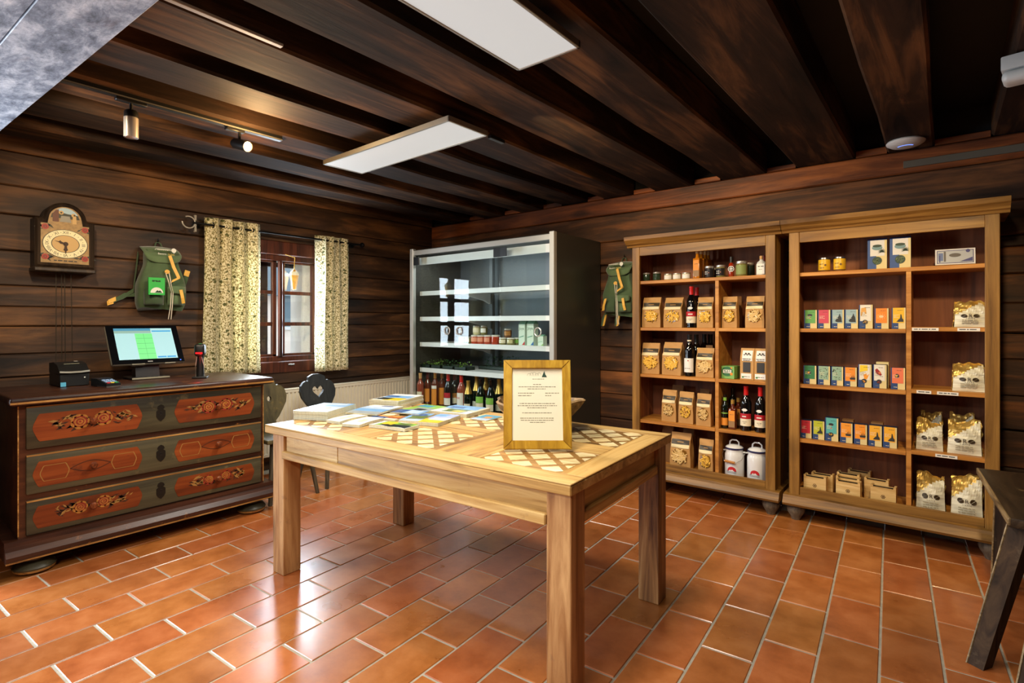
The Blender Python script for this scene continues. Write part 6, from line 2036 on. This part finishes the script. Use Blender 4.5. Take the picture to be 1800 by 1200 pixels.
def tea_box(label, p0, p1, z, h, art, kind, motif, y=YS, print_=None, tw=None, flap=False):
    x0, x1 = sx(p0, y), sx(p1, y)
    w = x1 - x0
    t = thing('tea_box', label, 'tea box', ((x0 + x1) / 2, y, z), random.uniform(-.05, .02) if tw is None else tw, 'tea boxes on the shelves')
    a = w / 2
    b = MB(); b.box(-a, a, 0, .062, 0, h, 0)
    b.build('carton', [M_NAVYD], t)
    b = MB()
    R = lambda u0, u1, v0, v1, k, m: b.face([(-a + w * u0, -.0004 * k, h * v0), (-a + w * u1, -.0004 * k, h * v0), (-a + w * u1, -.0004 * k, h * v1), (-a + w * u0, -.0004 * k, h * v1)], m)
    lo = .30 if kind == 'small' else .34
    R(0, 1, 0, 1, 1, 1); R(0, .12, 0, 1, 2, 0); R(0, .48, 0, lo, 3, 0)
    au0, au1 = (.08, .88)
    R(au0, au1, lo - .02, 1, 4, 2)
    cx = lambda u: -a + w * u
    rd = random.Random(int(p0 * 10))
    if kind == 'tall':
        b.disc((cx(.45), -.0022, h * lo * .82), w * .2, 14, 3)
        for _ in range(9):
            an, rr = rd.uniform(0, 6.28), rd.uniform(0, w * .15)
            b.disc((cx(.45) + rr * cos(an), -.0026, h * lo * .82 + rr * sin(an)), w * .035, 5, 4)
    m = motif
    if m == 'sun':
        b.disc((cx(.48), -.0022, h * .60), w * .17, 12, 4, sy=.7)
        for k in range(10):
            an = k * pi / 5
            b.disc((cx(.48) + w * .27 * cos(an), -.0022, h * .60 + w * .22 * sin(an)), w * .03, 5, 4)
    elif m == 'hill':
        b.face([(cx(.34), -.0022, h * .33), (cx(.86), -.0022, h * .33), (cx(.84), -.0022, h * .44), (cx(.76), -.0022, h * .50), (cx(.70), -.0022, h * .68), (cx(.64), -.0022, h * .70), (cx(.60), -.0022, h * .50), (cx(.48), -.0022, h * .44)], 3)
    elif m == 'ship':
        b.face([(cx(.48), -.0022, h * .36), (cx(.86), -.0022, h * .36), (cx(.90), -.0022, h * .46), (cx(.44), -.0022, h * .46)], 3)
        for k in range(3): b.face([(cx(.55 + .11 * k), -.0022, h * .46), (cx(.62 + .11 * k), -.0022, h * .46), (cx(.60 + .11 * k), -.0022, h * (.58 + .06 * (k == 1)))], 3)
    elif m == 'figure':
        b.face([(cx(.30), -.0022, h * .42), (cx(.55), -.0022, h * .62), (cx(.62), -.0022, h * .72), (cx(.70), -.0022, h * .72), (cx(.80), -.0022, h * .58), (cx(.84), -.0022, h * .34), (cx(.50), -.0022, h * .34), (cx(.36), -.0022, h * .36)], 3)
        b.disc((cx(.66), -.0022, h * .75), w * .05, 7, 3)
    elif m == 'leaf':
        for _ in range(26): b.disc((cx(rd.uniform(.12, .84)), -.0022, h * rd.uniform(lo, .94)), w * rd.uniform(.02, .05), 5, 3)
    elif m == 'fruit':
        b.face([(cx(.16), -.0022, h * .78), (cx(.30), -.0022, h * .84), (cx(.52), -.0022, h * .72), (cx(.66), -.0022, h * .58), (cx(.58), -.0022, h * .54), (cx(.34), -.0022, h * .58), (cx(.20), -.0022, h * .66)], 4)
        b.disc((cx(.5), -.0025, h * .66), w * .1, 8, 5)
        for k in range(3): b.disc((cx(.55 + .08 * k), -.0022, h * .50), w * .03, 5, 3)
    elif m == 'bear':
        b.face([(cx(.12), -.0022, h * .55), (cx(.16), -.0022, h * .86), (cx(.50), -.0022, h * .90), (cx(.56), -.0022, h * .62), (cx(.44), -.0022, h * .62), (cx(.40), -.0022, h * .70), (cx(.28), -.0022, h * .70), (cx(.22), -.0022, h * .55)], 4)
    elif m == 'person':
        b.face([(cx(.46), -.0022, h * .36), (cx(.66), -.0022, h * .36), (cx(.84), -.0022, h * .60), (cx(.66), -.0022, h * .52), (cx(.62), -.0022, h * .62), (cx(.52), -.0022, h * .58), (cx(.40), -.0022, h * .56)], 4)
        b.face([(cx(.12), -.0022, h * .66), (cx(.14), -.0022, h * .97), (cx(.7), -.0022, h * .97), (cx(.72), -.0022, h * .74)], 5)
    elif m == 'cup':
        b.disc((cx(.44), -.0022, h * .62), w * .16, 9, 3, sy=1.2); b.disc((cx(.40), -.0025, h * .62), w * .08, 7, 4)
    elif m == 'tree':
        b.disc((cx(.46), -.0022, h * .72), w * .2, 9, 3, sy=.6); b.disc((cx(.46), -.0025, h * .56), w * .05, 6, 5)
    for k, zf in enumerate((.88, .66, .60, .54)):
        dashes(b, cx(.42 if k == 0 else .14), cx(.80 if k == 0 else .14 + .3 + .12 * (k % 2)), -.0024, h * zf, h * .016, 6 if k else 3, rd)
    dashes(b, cx(.2), cx(.44), -.0024, h * .10, h * .02, 6, rd)
    m4, m5, m6 = print_ or ((220, 170, 60), (200, 60, 40), (236, 226, 196))
    b.build('printed_front', [M_NAVY, M_TCREAM, tcol(art), tcol((44, 46, 44)), tcol(m4), tcol(m5), tcol(m6)], t, fix=False)
    return t


G = (96, 160, 80); PINK = (196, 66, 84); BLU = (146, 172, 176); OR = (236, 132, 32); YE = (222, 176, 26); DG = (48, 120, 70); SG = (142, 172, 146); RD_ = (184, 34, 48); LIME = (180, 186, 40); TUR = (86, 172, 168); CORAL = (222, 116, 78); WHT = (222, 216, 200); AMB = (232, 168, 40)
hs, ht = .120, .148
tea_box('tea box with green front and dark tree, first on the upper tea shelf', 1413.5, 1436, Z2, hs, G, 'small', 'tree')
tea_box('tea box with raspberry red front, second on the upper tea shelf', 1437.5, 1459.5, Z2, hs, PINK, 'small', 'none')
tea_box('tea box with grey blue front and dark figure, left of the pair', 1461.5, 1483.5, Z2, hs, BLU, 'small', 'figure')
tea_box('tea box with grey blue front and dark figure, right of the pair', 1485, 1508, Z2, hs, BLU, 'small', 'figure')
tea_box('tall white tea box with ochre animal on the upper tea shelf', 1510, 1534, Z2, ht, WHT, 'tall', 'bear', print_=((214, 160, 80), (200, 60, 40), (120, 110, 90)))
tea_box('tea box with bright orange front and sun ornament on the upper tea shelf', 1537.5, 1562, Z2, hs + .005, OR, 'small', 'sun', print_=((236, 196, 150), (200, 60, 40), (236, 190, 90)))
tea_box('tea box with golden yellow front, last on the upper tea shelf', 1567.5, 1592, Z2, hs + .007, YE, 'small', 'hill')
tea_box('tea box with dark green front, first on the middle tea shelf', 1412.5, 1435, Z3, hs, DG, 'small', 'cup')
tea_box('tea box with sage leaf pattern, left of the sage pair', 1437.5, 1459, Z3, hs, SG, 'small', 'leaf')
tea_box('tea box with sage leaf pattern, right of the sage pair', 1461, 1482, Z3, hs, SG, 'small', 'leaf')
tea_box('tea box with orange front and dark ship on the middle tea shelf', 1484, 1506, Z3, hs, (228, 138, 36), 'small', 'ship')
tea_box('tall tea box with yellow and white front and orange figure', 1508.5, 1532, Z3, ht - .006, WHT, 'tall', 'person', print_=((232, 150, 40), (232, 200, 40), (120, 110, 60)))
tea_box('tall white tea box with dark red fruit on its front', 1534.5, 1558.5, Z3, ht - .004, WHT, 'tall', 'fruit', print_=((150, 34, 30), (206, 110, 60), (120, 110, 90)))
tea_box('tea box with coral front, last on the middle tea shelf', 1566, 1591, Z3, hs + .010, CORAL, 'small', 'cup')
tea_box('tea box with crimson front, first on the lower tea shelf', 1407, 1426.5, Z4, hs - .004, RD_, 'small', 'none')
tea_box('tea box with lime front and green sprig on the lower tea shelf', 1428.5, 1449, Z4, hs, LIME, 'small', 'hill', print_=((70, 110, 40), (200, 60, 40), (236, 226, 196)))
tea_box('tall tea box with turquoise and green front on the lower tea shelf', 1450.5, 1473.5, Z4, ht, TUR, 'tall', 'tree')
tea_box('tea box with orange front and dark ship, left of the lower pair', 1476.5, 1498.5, Z4, hs + .004, (232, 148, 40), 'small', 'ship')
tea_box('tea box with orange front and dark ship, right of the lower pair', 1501, 1524, Z4, hs + .004, (232, 144, 36), 'small', 'ship')
tea_box('tea box with amber front and small hare, left of the lower pair', 1526.5, 1550, Z4, hs + .006, AMB, 'small', 'hill')
tea_box('tea box with amber front and small hare, right of the lower pair', 1552, 1576.5, Z4, hs + .006, AMB, 'small', 'hill')
for p0, p1, z, h, y, lab in ((1540, 1562, Z3, ht + .008, 4.06, 'pale tea box lid showing behind the fruit tea'), (1480, 1500, Z4, hs + .014, 4.06, 'brown tea box behind the lower orange pair'), (1531, 1552, Z4, hs + .014, 4.06, 'brown tea box behind the lower amber pair')):
    x0, x1 = sx(p0, y), sx(p1, y)
    b = MB(); b.box(-(x1 - x0) / 2, (x1 - x0) / 2, 0, .06, 0, h)
    tag(b.build('tea_box', [M_TCREAM if z == Z3 else plain('brown_carton', (122, 86, 48), .6)], None, ((x0 + x1) / 2, y, z)), lab, 'tea box', 'tea boxes on the shelves')

# yellow tins, big leaf tea bags and the framed card on the top shelf
M_TINY = plain('yellow_tin_print', (222, 176, 34), .4)
for px, lab in ((1448, 'yellow drink tin with silver rims, left of the pair'), (1475, 'yellow drink tin with silver rims, right of the pair')):
    t = thing('drink_tin', lab, 'tin', (sx(px, 4.0), 4.02, Z1), 0, 'yellow tins'); t.scale = (.92, .92, .90)
    b = MB(); b.lathe([(.026, 0), (.033, .010), (.0365, .016), (.0365, .088), (.033, .094), (.033, .102), (.029, .102), (.0001, .100)], 22); b.build('tin', M_STEEL, t)
    b = MB(); b.lathe([(.036, .014), (.0373, .017), (.0373, .087), (.036, .090)], 22, cap=False); b.build('sleeve', M_TINY, t)
    b = MB(); b.disc((.012, -.0380, .050), .007, 8); dashes(b, -.025, .0, -.0380, .058, .004, 0, random.Random(px)); dashes(b, -.022, .004, -.0380, .030, .004, 0, random.Random(px)); b.build('print', plain('dark_tin_print', (90, 60, 20), .5), t, fix=False)
for p0, p1, h, lab in ((1525, 1559, .208, 'large blue and cream tea bag with palm motif, left of the pair'), (1564, 1601, .214, 'large blue and cream tea bag with palm motif, right of the pair')):
    y = 3.985; x0, x1 = sx(p0, y), sx(p1, y); w = x1 - x0; a = w / 2
    t = thing('leaf_tea_bag', lab, 'tea bag', ((x0 + x1) / 2, y, Z1), random.uniform(-.04, .04), 'large tea bags')
    h = min(h, 1.862 - Z1 - .04)
    b = MB(); b.prism([(0, 0), (.09, 0), (.088, h * .7), (.05, h), (.036, h), (.0, h * .93)], -a, a, plane='yz'); b.build('bag', plain('blue_bag_paper', (52, 82, 136), .55), t)
    b = MB()
    R = lambda u0, u1, v0, v1, k, m: b.face([(-a + w * u0, -.0004 * k, h * v0), (-a + w * u1, -.0004 * k, h * v0), (-a + w * u1, -.0004 * k, h * v1), (-a + w * u0, -.0004 * k, h * v1)], m)
    R(.46, 1, 0, .9, 1, 0); R(.88, 1, .9, .925, 1, 0); R(.14, .88, .42, .925, 2, 1)
    b.disc((-a + w * .5, -.0016, h * .68), w * .27, 18, 3, sy=.55); b.disc((-a + w * .5, -.002, h * .74), w * .24, 14, 2, sy=.35)
    b.disc((-a + w * .5, -.0016, h * .27), w * .25, 18, 2, sy=1.0)
    rd = random.Random(p0)
    for _ in range(22):
        an, rr = rd.uniform(0, 6.28), rd.uniform(0, w * .2)
        b.disc((-a + w * .5 + rr * cos(an), -.0022, h * .27 + rr * sin(an)), w * .035, 4, 4, sx=1.6)
    for k in range(9):
        an = radians(-20 + k * 28)
        c_ = (-a + w * .74, h * .55)
        b.face([(c_[0] - .004 * sin(an), -.0024, c_[1] + .004 * cos(an)), (c_[0] + w * .22 * cos(an), -.0024, c_[1] + w * .22 * sin(an)), (c_[0] + .004 * sin(an), -.0024, c_[1] - .004 * cos(an))], 2)
    b.build('printed_front', [M_TCREAM, tcol((214, 212, 206)), tcol((34, 60, 46)), tcol((108, 142, 146)), tcol((92, 110, 70))], t, fix=False)
y = 4.08
x0, x1 = sx(1644, y), sx(1715, y); w = x1 - x0; a = w / 2
t = thing('picture_card', 'framed silver blue picture card with a dark oval on the top shelf', 'card', ((x0 + x1) / 2, y, Z1 + .013), radians(3))
b = MB(); b.box(-a, a, 0, .008, 0, .093, M=Matrix.Rotation(radians(-8), 4, 'X')); b.build('card', M_LABELW, t)
b = MB()
R = lambda u0, u1, v0, v1, k, m: b.face([(-a + w * u0, -.0005 * k, .093 * v0), (-a + w * u1, -.0005 * k, .093 * v0), (-a + w * u1, -.0005 * k, .093 * v1), (-a + w * u0, -.0005 * k, .093 * v1)], m)
R(.04, .96, .08, .92, 1, 0); R(.06, .94, .12, .88, 2, 1); R(.08, .20, .25, .75, 3, 2); R(.22, .27, .2, .85, 3, 3); R(.10, .13, .15, .6, 4, 0)
b.disc((-a + w * .5, -.002, .055), w * .15, 16, 3, sy=.42); b.disc((-a + w * .82, -.002, .078), w * .055, 12, 0)
b.face([(-a + w * .62, -.002, .016), (-a + w * .93, -.002, .016), (-a + w * .93, -.002, .04)], 0)
bmesh.ops.transform(b.bm, matrix=Matrix.Rotation(radians(-8), 4, 'X'), verts=b.bm.verts)
b.build('printed_front', [tcol((52, 56, 120)), tcol((176, 182, 186)), tcol((86, 110, 160)), tcol((84, 80, 78))], t, fix=False)

# ---------------------------------------------------------------- crinkled coffee bags in gold and silver film
M_FGOLD = plain('gold_film', (206, 172, 92), .34, .55, var=.15, bscale=30)
M_FSILV = plain('pale_silver_film', (222, 218, 194), .36, .0)
M_BEAN = plain('dark_bean_print', (58, 46, 24), .45)


def coffee_bag(label, p0, p1, z, h, y=4.0, seed=0, slump=0.0, tw=0):
    x0, x1 = sx(p0, y), sx(p1, y)
    w = x1 - x0
    t = thing('coffee_bag', label, 'coffee bag', ((x0 + x1) / 2, y, z), tw, 'coffee bags')
    rd = random.Random(seed)
    d = w * .62
    ph = [rd.uniform(0, 6) for _ in range(8)]

    def crink(u, v):
        return .006 * sin(7 * u + ph[0] + 4 * v) * sin(6 * v + ph[1]) + .004 * abs(sin(13 * u + ph[2] + 9 * v)) * (v > .5) + .003 * sin(29 * v + ph[3] + 5 * u)

    def fr_(u, v):
        X = (u - .5) * w * (1.0 - .06 * v - .03 * sin(pi * v))
        top = max(0, v - .70) / .30
        fold = (.5 + .5 * sin(ph[4] + 5 * u)) * slump
        yy = -.016 * sin(pi * u) * sin(pi * min(1, v * 1.3)) + top ** 1.3 * d * (.34 + fold) + crink(u, v) * (.25 + v)
        zz = h * (v if v < .70 else .70 + (v - .70) * (1 - fold)) + (.010 * sin(6 * u + ph[5]) + .004 * sin(19 * u + ph[6])) * top
        return Vector((X, yy, max(0, zz)))

    def bk_(u, v):
        p = fr_(u, v)
        return Vector((p.x, d * (1 - .10 * v) - max(0, v - .70) / .30 * d * .40 + crink(1 - u, v) * .5, p.z + (.006 * (v > .9))))
    b = MB(); nu, nv = 16, 16
    grid_v = [[b.bm.verts.new(fr_(i / nu, j / nv)) for j in range(nv + 1)] for i in range(nu + 1)]
    for i in range(nu):
        for j in range(nv):
            fc = b.bm.faces.new([grid_v[i][j], grid_v[i + 1][j], grid_v[i + 1][j + 1], grid_v[i][j + 1]])
            u, v = (i + .5) / nu, (j + .5) / nv
            fc.smooth = False
            fc.material_index = 0 if v > .46 + .56 * u else 1
    b.grid(bk_, nu, nv, 0, smooth=False)
    for u_ in (0, 1):
        b.grid(lambda s, v, u_=u_: fr_(u_, v).lerp(bk_(u_, v), s) + Vector(((.016 if u_ == 0 else -.016) * sin(pi * s) * v + crink(s, v), 0, 0)), 6, nv, 0, smooth=False)
    b.grid(lambda u, v: fr_(u, 1).lerp(bk_(u, 1), v), nu, 2, 0, smooth=False)
    b.face([fr_(0, 0), fr_(1, 0), bk_(1, 0), bk_(0, 0)], 1)
    b.build('bag', [M_FGOLD, M_FSILV], t)
    b = MB()

    def P_(u, v, off=.0035):
        p = fr_(u, v); return (p.x, p.y - off, p.z)
    for cu_ in (.30, .72):
        n = 14
        for half in (0, 1):
            pts = []
            for i in range(n // 2 + 1):
                an = radians(40) + pi * half + pi * i / (n // 2)
                pts.append(P_(cu_ + .105 * cos(an) + .008 * (1 if half == 0 else -1) * -sin(radians(40)), .43 + .062 * sin(an) + .006 * (1 if half == 0 else -1) * cos(radians(40))))
            b.face(pts, 0)
    c = P_(.51, .43, .006); b.text('R', w * .22, c, 0)
    c = P_(.51, .335, .006); b.text('C A F F È', w * .075, c, 0)
    for k in range(3):
        z_ = fr_(.5, .27 - .06 * k)
        dashes(b, z_.x - w * .26, z_.x + w * .26, z_.y - .005, z_.z, .0045, 1, rd)
    b.raw([P_(.02, .47, .004), P_(.02, .485, .004), P_(.92, .985, .004), P_(.92, .97, .004)], [(0, 1, 2, 3)], 0)
    b.build('print', [M_BEAN, plain('grey_print', (150, 142, 116), .5)], t, fix=False)
    return t


coffee_bag('gold and silver coffee bag alone on the upper right shelf of the tea unit', 1677, 1733, Z2 + .012, .148, 4.0, 1, .35, .06)
coffee_bag('gold and silver coffee bag alone on the middle right shelf of the tea unit', 1674, 1732, Z3 + .012, .160, 4.0, 2, .30, .05)
coffee_bag('slumped coffee bag left of the pair on the lower right shelf', 1610, 1658, Z4 + .012, .172, 4.0, 3, .30, 0)
coffee_bag('upright coffee bag right of the pair on the lower right shelf', 1665, 1726, Z4 + .012, .184, 3.99, 4, .12, 0)
coffee_bag('slumped coffee bag left of the pair on the floor of the tea unit', 1610, 1662, Z5, .225, 4.0, 5, .35, .03)
coffee_bag('upright coffee bag right of the pair on the floor of the tea unit', 1671, 1728, Z5, .235, 4.0, 6, .12, -.03)
coffee_bag('gold coffee bag standing behind the slumped one on the lower right shelf', 1618, 1656, Z4 + .012, .200, 4.14, 7, .1, 0)
coffee_bag('gold coffee bag standing behind the upright one on the lower right shelf', 1668, 1712, Z4 + .012, .205, 4.14, 8, .1, 0)

# ---------------------------------------------------------------- pale wooden honey boxes on the floor of the tea unit
M_PALEW = wood('pale_new_pine', (176, 136, 78), (206, 170, 108), (226, 196, 140), 'X', 1.6, .5, .06, .05, .15)


def wood_box(label, p0, p1, z, y, h=.088):
    x0, x1 = sx(p0, y), sx(p1, y)
    w = x1 - x0; a = w / 2; d = .058
    t = thing('wooden_box', label, 'box', ((x0 + x1) / 2, y, z), radians(-3), 'pale wooden boxes')
    for y0, y1, nm in ((0, .008, 'front_board'), (d - .008, d, 'rear_board')):
        b = MB(); b.prism([(-a, 0), (a, 0), (a, h), (a - .012, h), (a - .014, h - .010), (-a + .014, h - .010), (-a + .012, h), (-a, h)], y0, y1); b.build(nm, M_PALEW, t)
    for xx in (-a, a - .008):
        b = MB(); b.box(xx, xx + .008, .0085, d - .0085, 0, h); b.build('end_board', M_PALEW, t)
    b = MB(); b.box(-a + .0085, a - .0085, .0085, d - .0085, h - .022, h - .012); b.build('dark_tray', M_BLACK, t)
    b = MB(); b.disc((0, -.0006, h * .46), .012, 6, 0); b.disc((0, -.0010, h * .46), .0085, 6, 1); b.disc((0, -.0014, h * .46), .005, 6, 0); b.build('burnt_emblem', [plain('burnt_mark', (70, 44, 24), .6), M_PALEW], t, fix=False)
    return t


hb = .090
wood_box('pale wooden box at the left of the boxes on the unit floor', 1412.5, 1452, Z5, 3.965, .114)
wood_box('pale wooden box behind the one at the left of the unit floor', 1426, 1464, Z5, 4.04, .118)
wood_box('pale wooden box in front of the middle stack of boxes', 1469, 1512, Z5, 3.965, .115)
wood_box('pale wooden box second from the front in the middle row of boxes', 1469, 1511, Z5, 4.03, .122)
wood_box('pale wooden box third from the front in the middle row of boxes', 1471, 1511, Z5, 4.095, .133)
wood_box('pale wooden box at the very back of the unit floor between the rows', 1490, 1530, Z5, 4.19, .138)
wood_box('pale wooden box with lowered front, frontmost right beside the divider', 1530, 1575, Z5, 3.962, .118)
wood_box('pale wooden box behind the frontmost right one beside the divider', 1519, 1562, Z5, 4.045, .135)
